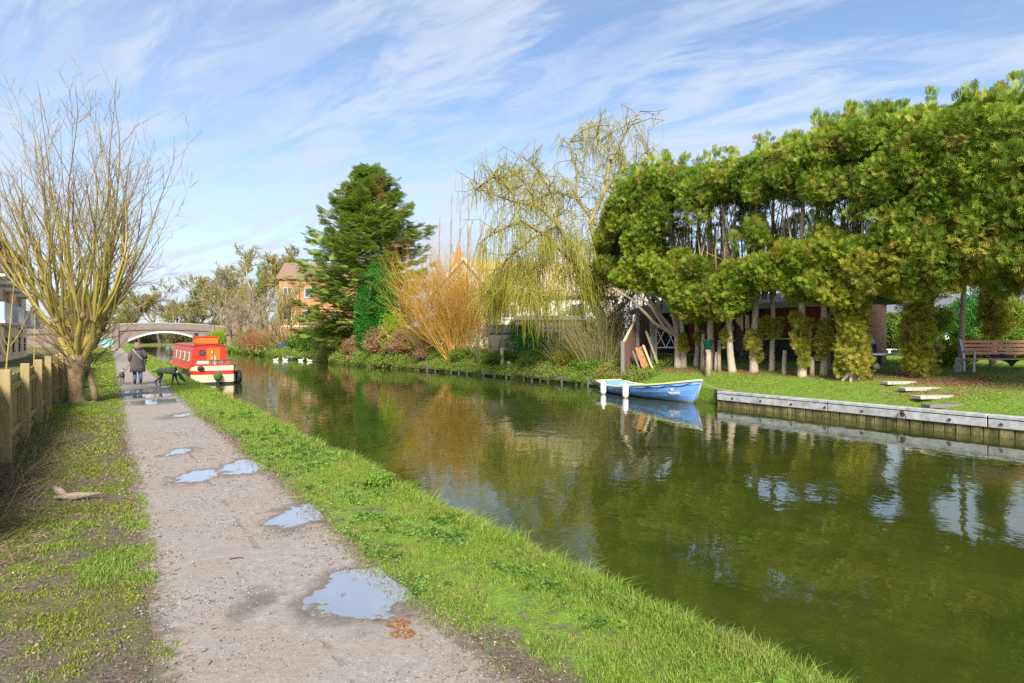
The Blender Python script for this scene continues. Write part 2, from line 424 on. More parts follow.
bp = n.new('ShaderNodeBump'); bp.inputs['Strength'].default_value = .8; bp.inputs['Distance'].default_value = .03
l.new(M('ADD', n3, M('MULTIPLY', n2, 1.5, n, l), n, l), bp.inputs['Height']); l.new(bp.outputs[0], bs.inputs['Normal'])
o = n.new('ShaderNodeOutputMaterial'); l.new(bs.outputs[0], o.inputs[0])

us = np.concatenate([[-1500, -400, -100, -30, -12], np.arange(-5, 26, .2), np.arange(26, 60, .5), np.arange(60, 200, 2.0), [205, 230, 300, 500, 900, 1500, 3000]])
vl = np.concatenate([[-2500, -800, -200, -60, -20, -8, -4], np.arange(-3, 2.9, .14)])
loff = [-.16, -.06, 0, .03, .07, .12]; roff = [0, .02, .15, .4, .8, 1.3, 2.0, 2.7, 3.4, 4.1, 5, 6, 8, 12, 20, 60, 200, 800, 2500]
rows = []
for u in us:
    e = float(left_edge(u)); r = []
    for v in vl: r.append(C(u, v, gz(u, float(v))))
    for k, d in enumerate(loff): r.append(C(u, e + d, [gz(u, e - .17), gz(u, e - .07), 0.0, -.1, -.3, -1.0][k]))
    closed = u > 200
    for v in (6, 13): r.append(C(u, v, 0.0 if closed else -1.0))
    vb = vbank(u)
    r.append(C(u, vb - .02, -1.0 if not closed else 0))
    for d in roff: r.append(C(u, vb + d, gz(u, vb + d + .001)))
    if closed: r = [Vector((q.x, q.y, max(q.z, 0))) for q in r]
    rows.append(r)
nv = len(rows[0]); V = np.array([tuple(p) for r in rows for p in r])
i = np.arange(len(us) - 1)[:, None] * nv; j = np.arange(nv - 1)[None]
F = np.stack([i + j, i + j + 1, i + nv + j + 1, i + nv + j], -1).reshape(-1, 4)
tag(link('ground', np_mesh('ground', V, F, smooth=True), 'ground'), kind='structure')

m, n, l = newmat('water')
P_, U_, V_ = uv_nodes(n, l)
mp = n.new('ShaderNodeMapping'); mp.inputs['Rotation'].default_value = (0, 0, -A_C); mp.inputs['Scale'].default_value = (1.0, .8, 1); l.new(P_, mp.inputs[0])
w1 = noise(n, l, mp.outputs[0], 1.7, 3, .5, .5); w2 = noise(n, l, mp.outputs[0], 6.0, 3, .5, .3); w3 = noise(n, l, P_, .25, 3, .5)
h = M('ADD', M('MULTIPLY', w1, 1.0, n, l), M('MULTIPLY', w2, M('MULTIPLY', mrange(n, l, w3, .35, .7, .15, .55), 1.0, n, l), n, l), n, l)
bp = n.new('ShaderNodeBump'); bp.inputs['Strength'].default_value = .22; bp.inputs['Distance'].default_value = .03; l.new(h, bp.inputs['Height'])
murk = ramp(n, [(.3, (.026, .037, .005)), (.7, (.050, .058, .009))]); l.new(noise(n, l, P_, .8, 4, .6, .8), murk.inputs[0])
bs = n.new('ShaderNodeBsdfPrincipled'); bs.inputs['Roughness'].default_value = .012; bs.inputs['IOR'].default_value = 1.55; bs.inputs['Specular IOR Level'].default_value = .5
l.new(murk.outputs[0], bs.inputs['Base Color']); l.new(bp.outputs[0], bs.inputs['Normal'])
o = n.new('ShaderNodeOutputMaterial'); l.new(bs.outputs[0], o.inputs[0])
wu = [-60, 0, 60, 203]; V = np.array([tuple(C(u, v, -.4)) for u in wu for v in (2.6, 19.2)])
tag(link('water', np_mesh('water', V, np.array([[0, 1, 3, 2], [2, 3, 5, 4], [4, 5, 7, 6]])), 'water'), kind='structure')

# towpath: pale compacted gravel, puddles lying in its hollows
m, n, l = newmat('towpath')
P_, U_, V_ = uv_nodes(n, l)
g1 = noise(n, l, P_, 90, 5, .75); g2 = noise(n, l, P_, 1.1, 5, .6); g3 = noise(n, l, P_, 11, 6, .7); g4 = noise(n, l, P_, 3.2, 5, .65)
gr = ramp(n, [(.25, (.13, .105, .088)), (.5, (.30, .255, .215)), (.75, (.44, .39, .34))]); l.new(M('ADD', M('MULTIPLY', g1, .6, n, l), M('MULTIPLY', g3, .4, n, l), n, l), gr.inputs[0])
tint = cmix(n, l, mrange(n, l, g2, .4, .68, 0, .55), gr.outputs[0], (.29, .215, .155))
g5 = noise(n, l, P_, 30, 4, .7); tint = cmix(n, l, mrange(n, l, g5, .56, .72, 0, .5), tint, (.15, .115, .09)); tint = cmix(n, l, mrange(n, l, g5, .42, .28, 0, .5), tint, (.50, .46, .42))
spk = mrange(n, l, noise(n, l, P_, 160, 2, .5), .66, .72, 0, .7); tint = cmix(n, l, spk, tint, (.10, .075, .06))
wob = n.new('ShaderNodeVectorMath'); wob.operation = 'SCALE'; wob.inputs['Scale'].default_value = 1
nc = n.new('ShaderNodeTexNoise'); nc.inputs['Scale'].default_value = 3.0; nc.inputs['Detail'].default_value = 6; nc.inputs['Roughness'].default_value = .65; l.new(P_, nc.inputs['Vector'])
sb_ = n.new('ShaderNodeVectorMath'); sb_.operation = 'SUBTRACT'; l.new(nc.outputs['Color'], sb_.inputs[0]); sb_.inputs[1].default_value = (.5, .5, .5)
sc_ = n.new('ShaderNodeVectorMath'); sc_.operation = 'SCALE'; sc_.inputs['Scale'].default_value = .75; l.new(sb_.outputs[0], sc_.inputs[0])
ad_ = n.new('ShaderNodeVectorMath'); ad_.operation = 'ADD'; l.new(P_, ad_.inputs[0]); l.new(sc_.outputs[0], ad_.inputs[1])
PUD = [(368, 592, 52, 25, 1.0), (408, 588, 28, 12, .9), (300, 516, 26, 13, .82), (248, 466, 24, 9, .95), (196, 477, 17, 7, .9), (252, 606, 14, 18, .42), (180, 452, 12, 4, .8), (155, 402, 22, 3, .95), (140, 391, 14, 2.5, .9), (150, 396, 22, 3, .8), (172, 386, 9, 2, .7), (186, 415, 15, 4, .6)]
best = None
for px, py, hw, hh, amp in PUD:
    q = G(px, py); Y = q.y; hx = hw / 600 * Y * 1.05; hy = hh / (py - 338) * Y * 1.02
    s1 = n.new('ShaderNodeVectorMath'); s1.operation = 'SUBTRACT'; l.new(ad_.outputs[0], s1.inputs[0]); s1.inputs[1].default_value = (q.x, q.y, 0)
    s2 = n.new('ShaderNodeVectorMath'); s2.operation = 'MULTIPLY'; l.new(s1.outputs[0], s2.inputs[0]); s2.inputs[1].default_value = (1 / hx, 1 / hy, 0)
    s3 = n.new('ShaderNodeVectorMath'); s3.operation = 'LENGTH'; l.new(s2.outputs[0], s3.inputs[0])
    f = mrange(n, l, s3.outputs['Value'], .3, 1.6, amp, 0.0, False)
    best = f if best is None else M('MAXIMUM', best, f, n, l)
lv = M('ADD', best, M('MULTIPLY', M('SUBTRACT', g4, .5, n, l), .5, n, l), n, l)
lv = M('ADD', lv, M('MULTIPLY', M('SUBTRACT', g3, .5, n, l), .22, n, l), n, l)
damp = mrange(n, l, lv, .05, .46); wet = mrange(n, l, lv, .47, .56)
rut = M('ABSOLUTE', M('SUBTRACT', M('ADD', V_, M('MULTIPLY', g2, .22, n, l), n, l), 1.19, n, l), None, n, l)
rutm = M('MULTIPLY', mrange(n, l, rut, .008, .035, 1.0, 0.0), mrange(n, l, noise(n, l, P_, 1.1, 4, .7), .48, .58), n, l)
mud = cmix(n, l, M('MULTIPLY', damp, .75, n, l), tint, (.12, .095, .075))
mud = cmix(n, l, M('MULTIPLY', rutm, .45, n, l), mud, (.13, .09, .06))
ea = M('SUBTRACT', M('ADD', M('MULTIPLY', U_, .0035, n, l), 1.78, n, l), V_, n, l); eb = M('SUBTRACT', V_, M('ADD', M('MULTIPLY', U_, .0016, n, l), .20, n, l), n, l)
edg = mrange(n, l, M('ADD', M('MINIMUM', ea, eb, n, l), M('MULTIPLY', M('SUBTRACT', g3, .5, n, l), .55, n, l), n, l), .0, .2, .85, 0.0)
mud = cmix(n, l, edg, mud, (.13, .095, .06))
col = cmix(n, l, wet, mud, (.46, .46, .48))  # pale grey puts extra sky reflection into the puddle colour
bs = n.new('ShaderNodeBsdfPrincipled'); l.new(col, bs.inputs['Base Color'])
l.new(mrange(n, l, lv, .3, .55, .8, .03), bs.inputs['Roughness'])
l.new(M('ADD', M('MULTIPLY', wet, .9, n, l), .3, n, l), bs.inputs['Specular IOR Level']); l.new(M('MULTIPLY', wet, .62, n, l), bs.inputs['Metallic'])
hgt = M('ADD', M('ADD', M('MULTIPLY', g1, .5, n, l), M('MULTIPLY', g3, .9, n, l), n, l), M('MULTIPLY', rutm, -1.0, n, l), n, l)
bp = n.new('ShaderNodeBump'); bp.inputs['Distance'].default_value = .02; l.new(hgt, bp.inputs['Height']); l.new(mrange(n, l, wet, 0, 1, .55, 0.0), bp.inputs['Strength'])
l.new(bp.outputs[0], bs.inputs['Normal']); o = n.new('ShaderNodeOutputMaterial'); l.new(bs.outputs[0], o.inputs[0])
pu = np.concatenate([np.arange(-5, 30, .1), np.arange(30, 136, 1.0)]); V = []
for u in pu:
    a, b = float(path_left(u)), float(path_right(u))
    for t in np.linspace(0, 1, 8): V.append(tuple(C(u, a + (b - a) * t, .006)))
i = np.arange(len(pu) - 1)[:, None] * 8; j = np.arange(7)[None]
F = np.stack([i + j, i + j + 1, i + 8 + j + 1, i + 8 + j], -1).reshape(-1, 4)
tag(link('towpath', np_mesh('towpath', np.array(V), F), 'towpath'), kind='structure')

# ------------------------------------------------------------------ grass
leafmat('grass_mat', [(.11, .20, .018), (.19, .33, .03), (.29, .43, .05), (.44, .47, .12)], .42, (.38, .36, .09), 1.6)
leafmat('grass_dry', [(.20, .14, .06), (.36, .27, .13), (.44, .36, .20), (.16, .10, .05)], .25)
leafmat('moss_mat', [(.12, .17, .012), (.22, .28, .02), (.34, .38, .03), (.20, .20, .03)], .3)
leafmat('litter_mat', [(.12, .05, .02), (.30, .14, .06), (.42, .26, .13), (.20, .10, .05)], .15)
def to_world(u, v): return v * CA - u * SA, u * CA + v * SA
def gzv(u, v): return np.array([gz(float(a), float(b)) for a, b in zip(u, v)])
def strip_grass():
    Us, Vs, Hs, Ws = [], [], [], []
    for u0, u1, d, w, hs in ((.5, 5, 16000, .004, 1.0), (5, 9, 8500, .0055, 1.0), (9, 17, 3200, .010, 1.1), (17, 34, 800, .018, 1.3), (34, 70, 240, .035, 1.8), (70, 135, 60, .08, 2.4)):
        N = int((u1 - u0) * 1.35 * d); u = RNG.uniform(u0, u1, N)
        a = path_right(u); b = left_edge(u) + .03; v = a + (b - a) * (RNG.uniform(0, 1, N) * 1.16 - .16)
        t = (v - a) / (b - a)
        pn = fbm(u * 2.2, v * 2.2, 20.0)
        keep = RNG.uniform(0, 1, N) < np.clip((pn - .36) * 6 + t * 1.2, .05, 1) * np.clip((t + .16) / .3, 0, 1)
        bare = (u < 3.2) & (v < 1.85 + .35 * fbm(u * 3, v * 3, 8.0))
        keep &= ~(bare & (RNG.uniform(0, 1, N) < .93))
        u, v, t, pn = u[keep], v[keep], t[keep], pn[keep]
        h = (.016 + .03 * pn + .08 * np.clip((t - .72) / .28, 0, 1) ** 1.5 * (.4 + fbm(u * 3, v * 3, 12.))) * hs * RNG.uniform(.6, 1.4, len(u))
        Us.append(u); Vs.append(v); Hs.append(h); Ws.append(np.full(len(u), w) * RNG.uniform(.7, 1.3, len(u)))
    u, v, h, w = map(np.concatenate, (Us, Vs, Hs, Ws))
    x, y = to_world(u, v); z = np.where(v > left_edge(u), -.03, .05 * fbm(u * 1.5, v * 1.5, 2.0) * np.clip((v - 1.95) / .3, 0, 1) * (v > 1.95)) - .004
    L = RNG.normal(size=(len(u), 2)) * .55 + np.array([CA, SA]) * .5 * np.clip((v - 2.75) / .3, 0, 1)[:, None]
    return tag(blades('grass', 'grass_mat', np.stack([x, y, z], 1), h, w, L), kind='stuff')
strip_grass()
def verge_grass():
    Us, Vs, Hs, Ws = [], [], [], []
    for u0, u1, d, w, hs in ((2.5, 6, 9000, .0045, .8), (6, 11, 4800, .007, .9), (11, 20, 1300, .016, 1.1), (20, 45, 330, .035, 1.4), (45, 120, 45, .1, 2.5)):
        N = int((u1 - u0) * 2.6 * d); u = RNG.uniform(u0, u1, N)
        a = path_left(u); v = a + .12 - 2.8 * RNG.uniform(0, 1, N)
        pn = .55 * fbm(u * 1.1, v * 1.7, 31.0) + .45 * fbm(u * 4, v * 4, 33.0)
        th = np.interp(u, [2, 4.5, 6, 9, 14, 25], [.60, .53, .47, .43, .38, .28])
        keep = RNG.uniform(0, 1, N) < np.clip((pn - th) * 12, .03, 1)
        d_tree = np.hypot(u - 20.4, v + .78); keep &= (d_tree > .75) | (RNG.uniform(0, 1, N) < .08)
        u, v, pn = u[keep], v[keep], pn[keep]
        Us.append(u); Vs.append(v); Hs.append((.018 + .05 * np.clip(pn - .45, 0, 1) * 2) * hs * RNG.uniform(.5, 1.5, len(u))); Ws.append(np.full(len(u), w))
    u, v, h, w = map(np.concatenate, (Us, Vs, Hs, Ws)); x, y = to_world(u, v)
    z = .07 * fbm(u * 1.2, v * 1.2, 4.0) * np.clip((.05 - v) / .4, 0, 1) - .003
    L = RNG.normal(size=(len(u), 2)) * .7
    k = fbm(u * .9, v * 1.3, 44.) + RNG.normal(size=len(u)) * .04 > .5
    P = np.stack([x, y, z], 1)
    tag(blades('grass', 'grass_mat', P[~k], h[~k] * 1.25, w[~k], L[~k]), kind='stuff')
    tag(blades('moss', 'moss_mat', P[k], h[k] * .75, w[k] * 1.3, L[k]), kind='stuff')
verge_grass()
def dead_stalks():                        # tangle of dead stems at the foot of the fence
    tb = TB()
    for i in range(4200):
        u = RNG.uniform(3.2, 13) if i < 3300 else RNG.uniform(3.0, 6); v = -1.15 + abs(RNG.normal()) * .5 if u > 6 else -1.75 + abs(RNG.normal()) * .55
        if v > -.35: continue
        p = C(u, v, gz(u, v)); h = RNG.uniform(.06, .34) * (1.2 if v < -.9 else .6); d = RNG.normal(size=3); d[2] = abs(d[2]) * .6 + .05; d /= np.linalg.norm(d)
        if RNG.uniform() < .4: d[2] *= .2
        q = np.array(p) + d * h * .6; r = q + (d + RNG.normal(size=3) * .45) * h * .6; r[2] = max(r[2], p.z + .01)
        tb.add(np.array([p, q, r]), np.array([.0035, .0028, .0015]) * RNG.uniform(.7, 1.2), 3, RNG.uniform())
    tag(tb.build('dead_stems', 'grass_dry'), kind='stuff')
dead_stalks()
def lawn_grass():
    Us, Vs = [], []; N = 150000
    u = RNG.uniform(-1, 24, N); off = RNG.uniform(0, 1, N) ** 1.25 * 16 + .12; vb = np.array([vbank(a) for a in u]); v = vb + off
    pn = fbm(u * 1.4, v * 1.4, 51.); band = ((v > 18.9) & (v < 22.0)).astype(float)
    keep = RNG.uniform(0, 1, N) < np.clip((pn - .3 - .10 * band) * 7, .05, 1)
    u, v, vb = u[keep], v[keep], vb[keep]; x, y = to_world(u, v)
    z = .03 + .15 * np.clip(v - 16.5, 0, 5.8) * sstep((v - vb) / 1.5) + .03 * fbm(u, v, 6.0) * np.clip(v - vb, 0, 1) - .01
    h = RNG.uniform(.03, .075, len(u)); 
    tag(blades('grass', 'grass_mat', np.stack([x, y, z], 1), h, RNG.uniform(.015, .028, len(u)), RNG.normal(size=(len(u), 2)) * .6, seg=1), kind='stuff')
lawn_grass()
def leaf_litter():
    # fallen leaves under the hedge and round the steps
    N = 6000; u = RNG.uniform(1, 24, N); v = RNG.normal(20.1, .8, N)
    st = G(938, 392); su, sv2 = toUV(st.x, st.y); k = RNG.uniform(0, 1, N) < .22; u = np.where(k, su + RNG.normal(size=N) * .7, u); v = np.where(k, sv2 + RNG.normal(size=N) * 1.1, v)
    ok = np.array([b > vbank(a) + .5 for a, b in zip(u, v)]); u, v = u[ok], v[ok]; x, y = to_world(u, v); z = gzv(u, v) + .025
    V, F, R = scatter(tpl_leaves(3, .9, 5), np.stack([x, y, z], 1), np.tile([0, 0, 1.], (len(u), 1)), RNG.uniform(.03, .06, len(u)), 1.)
    me = np_mesh('fallen_leaves', V, F, rnd=R); tag(link('fallen_leaves', me, 'litter_mat'), kind='stuff')
leaf_litter()
leafmat('gravel_mat', [(.07, .055, .045), (.17, .14, .12), (.30, .27, .24), (.38, .35, .32)], 0)
leafmat('crumb_mat', [(.05, .035, .025), (.13, .085, .055), (.24, .16, .10), (.36, .27, .18)], 0)
def pebbles():
    P, S = [], []
    for u0, u1, d, s in ((2.0, 4.5, 1500, .0035), (4.5, 8, 800, .0055), (8, 14, 250, .009)):
        N = int((u1 - u0) * 1.7 * d); u = RNG.uniform(u0, u1, N); v = path_left(u) + (path_right(u) - path_left(u)) * RNG.uniform(-.06, 1.05, N); k = RNG.uniform(0, 1, N) < np.clip(.15 + (fbm(u * 2.5, v * 2.5, 71.) - .42) * 4, .12, 1)
        for px, py, hw, hh, amp in PUD[:5]:
            q = G(px, py); qu, qv = toUV(q.x, q.y); x, y = to_world(u, v); k &= np.hypot((x - q.x) / (hw / 600 * q.y), (y - q.y) / (hh / (py - 338) * q.y)) > 1.1
        u, v = u[k], v[k]; x, y = to_world(u, v); P.append(np.stack([x, y, np.full(len(u), .007)], 1)); S.append(s * RNG.uniform(.5, 1.6, len(u)))
    P = np.concatenate(P); S = np.concatenate(S); T = (np.array([(-1, -.7, 0), (1, -.8, 0), (.9, .8, 0), (-.8, .9, 0), (-.4, -.3, .9), (.5, -.4, .8), (.4, .4, .9), (-.4, .4, .8)]), np.array([(4, 5, 6, 7), (0, 1, 5, 4), (1, 2, 6, 5), (2, 3, 7, 6), (3, 0, 4, 7)]))
    a = RNG.uniform(0, 6.28, len(P)); c, s_ = np.cos(a), np.sin(a); X = np.stack([c, s_, 0 * c], 1); Y = np.stack([-s_, c, 0 * c], 1)
    V = P[:, None] + S[:, None, None] * (T[0][None, :, 0:1] * X[:, None] + T[0][None, :, 1:2] * Y[:, None] + T[0][None, :, 2:3] * np.array([0, 0, .7])); F = T[1][None] + (np.arange(len(P)) * 8)[:, None, None]
    tag(link('gravel', np_mesh('gravel', V.reshape(-1, 3), F.reshape(-1, 4), rnd=np.repeat(RNG.uniform(0, 1, len(P)), 5)), 'gravel_mat'), kind='stuff')
    # crumbs of bark, leaf and earth on the left verge and along the grass edge
    N = 30000; u = 2.2 + RNG.uniform(0, 1, N) ** 1.5 * 14; v = np.where(RNG.uniform(0, 1, N) < .8, path_left(u) + .06 - 2.3 * RNG.uniform(0, 1, N), path_right(u) + RNG.normal(size=N) * .12 + .05); x, y = to_world(u, v); z = .07 * fbm(u * 1.2, v * 1.2, 4.0) * np.clip((.05 - v) / .4, 0, 1) + .008
    V, F, R = scatter(tpl_leaves(2, .9, 6), np.stack([x, y, z], 1), np.tile([0, 0, 1.], (N, 1)), RNG.uniform(.006, .018, N) * (1 + u / 12), 1.)
    tag(link('plant_debris', np_mesh('plant_debris', V, F, rnd=R), 'crumb_mat'), kind='stuff')
pebbles()
leafmat('weed_mat', [(.05, .12, .015), (.10, .20, .03), (.18, .30, .05), (.30, .40, .10)], .3)
def strip_weeds():                        # clover and broad leaves in the turf, longer tufts hanging over the edge
    lb = LB()
    for _ in range(900):
        u = 2.4 + RNG.uniform() ** 1.6 * 14; a, b = float(path_right(u)), float(left_edge(u)); t = RNG.uniform(); v = a + (b - a) * t
        if fbm(u * 1.6, v * 1.6, 95.) < .47 or (u < 3.8 and v < 2.4): continue
        c = C(u, v, gz(u, v) + .012); lb.blob(tpl_leaves(5, .8, 21), tuple(c), (.05, .05, .012), int(10 + 16 * RNG.uniform()), .022 + .012 * RNG.uniform() + u * .0012, .5, .9, .5, .2, tone=RNG.uniform())
    tag(lb.build('turf_weeds', 'weed_mat'), kind='stuff')
    N = 5200; u = 1.5 + RNG.uniform(0, 1, N) ** 1.3 * 22; k = fbm(u * 2.6, u * 0, 96.) > .42; u = u[k]; n_ = len(u); v = left_edge(u) - RNG.uniform(-.05, .16, n_); x, y = to_world(u, v)
    L = RNG.normal(size=(n_, 2)) * .4 + np.array([CA, SA]) * .65
    tag(blades('tall_grass', 'grass_mat', np.stack([x, y, np.full(n_, -.01)], 1), RNG.uniform(.07, .21, n_) * (.5 + fbm(u * 1.9, u * 0, 97.)), .005 + u * .0006, L), kind='stuff')
strip_weeds()
def path_debris():
    pmat('stick_mat', (.10, .06, .04), (.05, .03, .02), 30, .9)
    for px, py, L, a, lab in ((318, 524, .0, 0, 0),):
        pass
    tb = TB()
    for i in range(420):
        u = RNG.uniform(2.2, 12); side = RNG.uniform() < .5
        v = float(path_left(u)) + abs(RNG.normal()) * .18 if side else float(path_right(u)) - abs(RNG.normal()) * .22
        p = np.array(C(u, v, .012)); a = RNG.uniform(0, 6.3); L = RNG.uniform(.008, .035)
        tb.add(np.array([p, p + np.array([math.cos(a), math.sin(a), .1]) * L, p + np.array([math.cos(a + .5), math.sin(a + .5), .05]) * L * 1.8]), [.003, .003, .001], 3, RNG.uniform())
    tag(tb.build('leaf_crumbs', 'litter_mat'), kind='stuff')
path_debris()
pmat('twig', (.09, .06, .045), (.05, .035, .03), 30, .9)
for px, py, L, a, lab in ((482, 566, 0, 0, ''), (95 * .385 + 200, 560, .11, .3, 'thin curved brown twig lying on bare gravel left of the big puddle'), (385, 560, .10, 2.6, 'short dark twig at the top edge of the biggest puddle')):
    if not lab: continue
    p = np.array(G(px, py)) + [0, 0, .014]; d = np.array([math.cos(a), math.sin(a), 0]); e = np.array([-d[1], d[0], 0]); tb = TB()
    tb.add(np.array([p - d * L / 2, p - d * L * .1 + e * .012, p + d * L * .3 + e * .004, p + d * L * .5 - e * .01]), [.004, .005, .004, .002], 6)
    tag(tb.build('twig', 'twig'), lab, 'twig')
for px, py, lab in ((398, 626, 'crumbly brown dropping nearer the puddle on the gravel path'), (403, 636, 'crumbly brown dropping nearest the camera on the gravel path')):
    q = np.array(G(px, py)); lb = LB()
    lb.blob(tpl_leaves(5, .8, 9), q + [0, 0, .012], (.075, .05, .014), 260, .012, .3, .5)
    tag(lb.build('mud_clod', 'litter_mat'), lab, 'mud clod', 'mud clods by the big puddle')
leafmat('cover_mat', [(.05, .10, .012), (.12, .20, .02), (.22, .31, .04), (.34, .28, .10)], .3, (.32, .21, .09), .55)
def bank_cover():                         # weeds and grass tumbling over the far bank
    lb = LB()
    for u0, u1, n, s, hh in ((17.6, 40, 1700, .13, .26), (40, 75, 800, .26, .4), (75, 140, 450, .5, .7)):
        for _ in range(n):
            u = RNG.uniform(u0, u1); vb = vbank(u); o_ = RNG.uniform(0, 1) ** 1.3 * 3.2 - .12; nn_ = float(fbm(u * .8, o_ * 1.2, 61.)); h = hh * (.15 + 2.6 * nn_ ** 2 + (.9 if RNG.uniform() < .06 else 0)) * (1.2 if o_ < .6 else .8)
            z = gz(u, vb + max(o_, .05)) - (.22 if o_ < .1 else 0); c = C(u, vb + o_, z + h * .45); lb.blob(LEAF6, tuple(c), (.32 + s, .32 + s, h * .6), 26, s, .7, .7, .5, .3, tone=float(np.clip(nn_ * 1.2, 0, 1)))
    tag(lb.build('bank_weeds', 'cover_mat'), kind='stuff')
    lb = LB()
    for _ in range(500):                   # near bank in the distance
        u = RNG.uniform(34, 135); c = C(u, float(left_edge(u)) - RNG.uniform(-.1, .5), .08); lb.blob(LEAF6, tuple(c), (.3, .3, .14), 14, .16, .7, .8, .5, .3)
    tag(lb.build('bank_weeds', 'grass_mat'), kind='stuff')
bank_cover()
# weathered board lying in the left verge
pmat('old_wood', (.42, .33, .24), (.22, .16, .11), 14, .85, .5, 60, (1, 6, 6))
e = empty('driftwood', G(66, 500), .1, 'weathered broken log pieces lying on the mossy left verge', 'log')
for nm, pts, rr in (('log_piece', [(-.22, .16, .10), (-.1, .07, .07), (.0, .01, .04)], [.02, .045, .015]), ('log_piece', [(-.06, .02, .05), (.1, .0, .045), (.2, .03, .03)], [.02, .032, .012]), ('log_piece', [(-.1, -.04, .04), (.12, -.03, .045), (.36, .05, .05)], [.015, .045, .006])):
    b = MB(); b.tube(pts, rr, 7); b.build(nm, 'old_wood', e, True)

# ------------------------------------------------------------------ fence on the left
pmat('fence_wood', (.34, .26, .10), (.20, .17, .06), 5, .85, .4, 50, (5, 5, 1), c3=(.42, .31, .14))
pmat('fence_post', (.44, .32, .14), (.25, .21, .08), 4, .85, .4, 50, (6, 6, 1))
root = empty('garden_fence', C(10.9, -1.22, 0), A_C, 'green stained close board fence with square posts along the left verge', 'fence')
for k in range(16):
    y = -4.8 + 2.4 * k; h = 1.36 + .02 * math.sin(k * 3.1)
    b = MB(); b.box((.03, y, h / 2 - .05), (.125, .125, h + .1), rz=.04 * math.sin(k * 5)); b.build('post', 'fence_post', root, bevel=.008)
for k in range(15):
    y = -4.8 + 2.4 * k
    for z in (.32, 1.02):
        b = MB(); b.box((-.03, y + 1.2, z + .01 * math.sin(k)), (.05, 2.28, .085)); b.build('rail', 'fence_wood', root, bevel=.005)
bd = MB(); y = -4.8
while y < 31.1:
    bd.box((-.075 - .004 * random.random(), y + .06, .62 + random.uniform(-.012, .012)), (.016, .112, 1.18), rz=random.uniform(-.02, .02)); y += .118
bd.build('board_panel', 'fence_wood', root)
gb = MB(); gb.box((-.05, 13, .06), (.03, 36, .14)); gb.build('gravel_board', 'fence_wood', root)

# ------------------------------------------------------------------ branching plants
def grow(tb, tw, p, d, L, r, depth, rng, up=.15, wander=.25, kids=4, ratio=.62, spread=.7, n=5, min_r=.006, k=5, tip=.35):
    """recursive branch: thick wood goes to tb, thin wood to tw"""
    P = [np.array(p, float)]; D = unit(np.array(d, float)); dirs = [D]
    for i in range(k):
        D = unit(D + rng.normal(size=3) * wander * .5 + np.array([0, 0, up]) * .5); P.append(P[-1] + D * L / k); dirs.append(D)
    R = np.linspace(r, max(r * tip, min_r * .6), k + 1)
    (tb if r > min_r * 4 or tw is None else tw).add(np.array(P), R, n if r > .03 else 3, rng.uniform())
    if depth <= 0: return
    for i in range(kids):
        t = rng.uniform(.3, 1.0) * k; j = min(int(t), k - 1); q = P[j] + (P[j + 1] - P[j]) * (t - j)
        s = unit(np.cross(dirs[j], rng.normal(size=3))); nd = dirs[j] * (1 - spread * .5) + s * spread
        grow(tb, tw, q, nd, L * ratio * rng.uniform(.7, 1.15), max(R[j] * .6, min_r), depth - 1, rng, up, wander, kids, ratio, spread, n, min_r, k, tip)

# pollarded willow beside the fence
leafmat('pollard_bark', [(.24, .19, .04), (.34, .28, .06), (.42, .35, .09)], 0, (.22, .13, .07), 3, .9)
leafmat('pollard_twig', [(.15, .10, .06), (.24, .17, .08), (.34, .28, .07)], 0, None, 1, .9)
pmat('pollard_trunk', (.22, .15, .08), (.10, .065, .04), 9, .95, 1.0, 30, c3=(.28, .24, .09))
base = on_ground(C(20.4, -.78)); root = empty('pollard_willow', base, 0, 'bare pollard willow with upright yellow green shoots on the left verge', 'tree')
r = np.random.default_rng(5)
b = MB(); ang = [(0, .28), (.08, .21), (.25, .18), (.55, .17), (.8, .19), (.98, .24), (1.15, .30), (1.3, .28), (1.42, .15)]
nn = 18; vs = []
for z, rad in ang:
    for j in range(nn):
        a = 2 * math.pi * j / nn; q = rad * (1 + .12 * math.sin(3 * a + z * 4) + .08 * math.sin(7 * a - z * 9) + (.35 * max(0, math.sin(2 * a + 1)) if z < .05 else 0)); vs.append((math.cos(a) * q + .12 * z, math.sin(a) * q, z - .04))
fs = [(i * nn + j, i * nn + (j + 1) % nn, (i + 1) * nn + (j + 1) % nn, (i + 1) * nn + j) for i in range(len(ang) - 1) for j in range(nn)] + [tuple((len(ang) - 1) * nn + j for j in range(nn))]
b.add(vs, fs); b.tube([(.36, .35, -.1), (.33, .30, .3), (.26, .2, .8), (.18, .08, 1.2)], [.12, .09, .09, .14], 10); b.build('trunk', 'pollard_trunk', root, True)
limbs = TB(); twigs = TB()
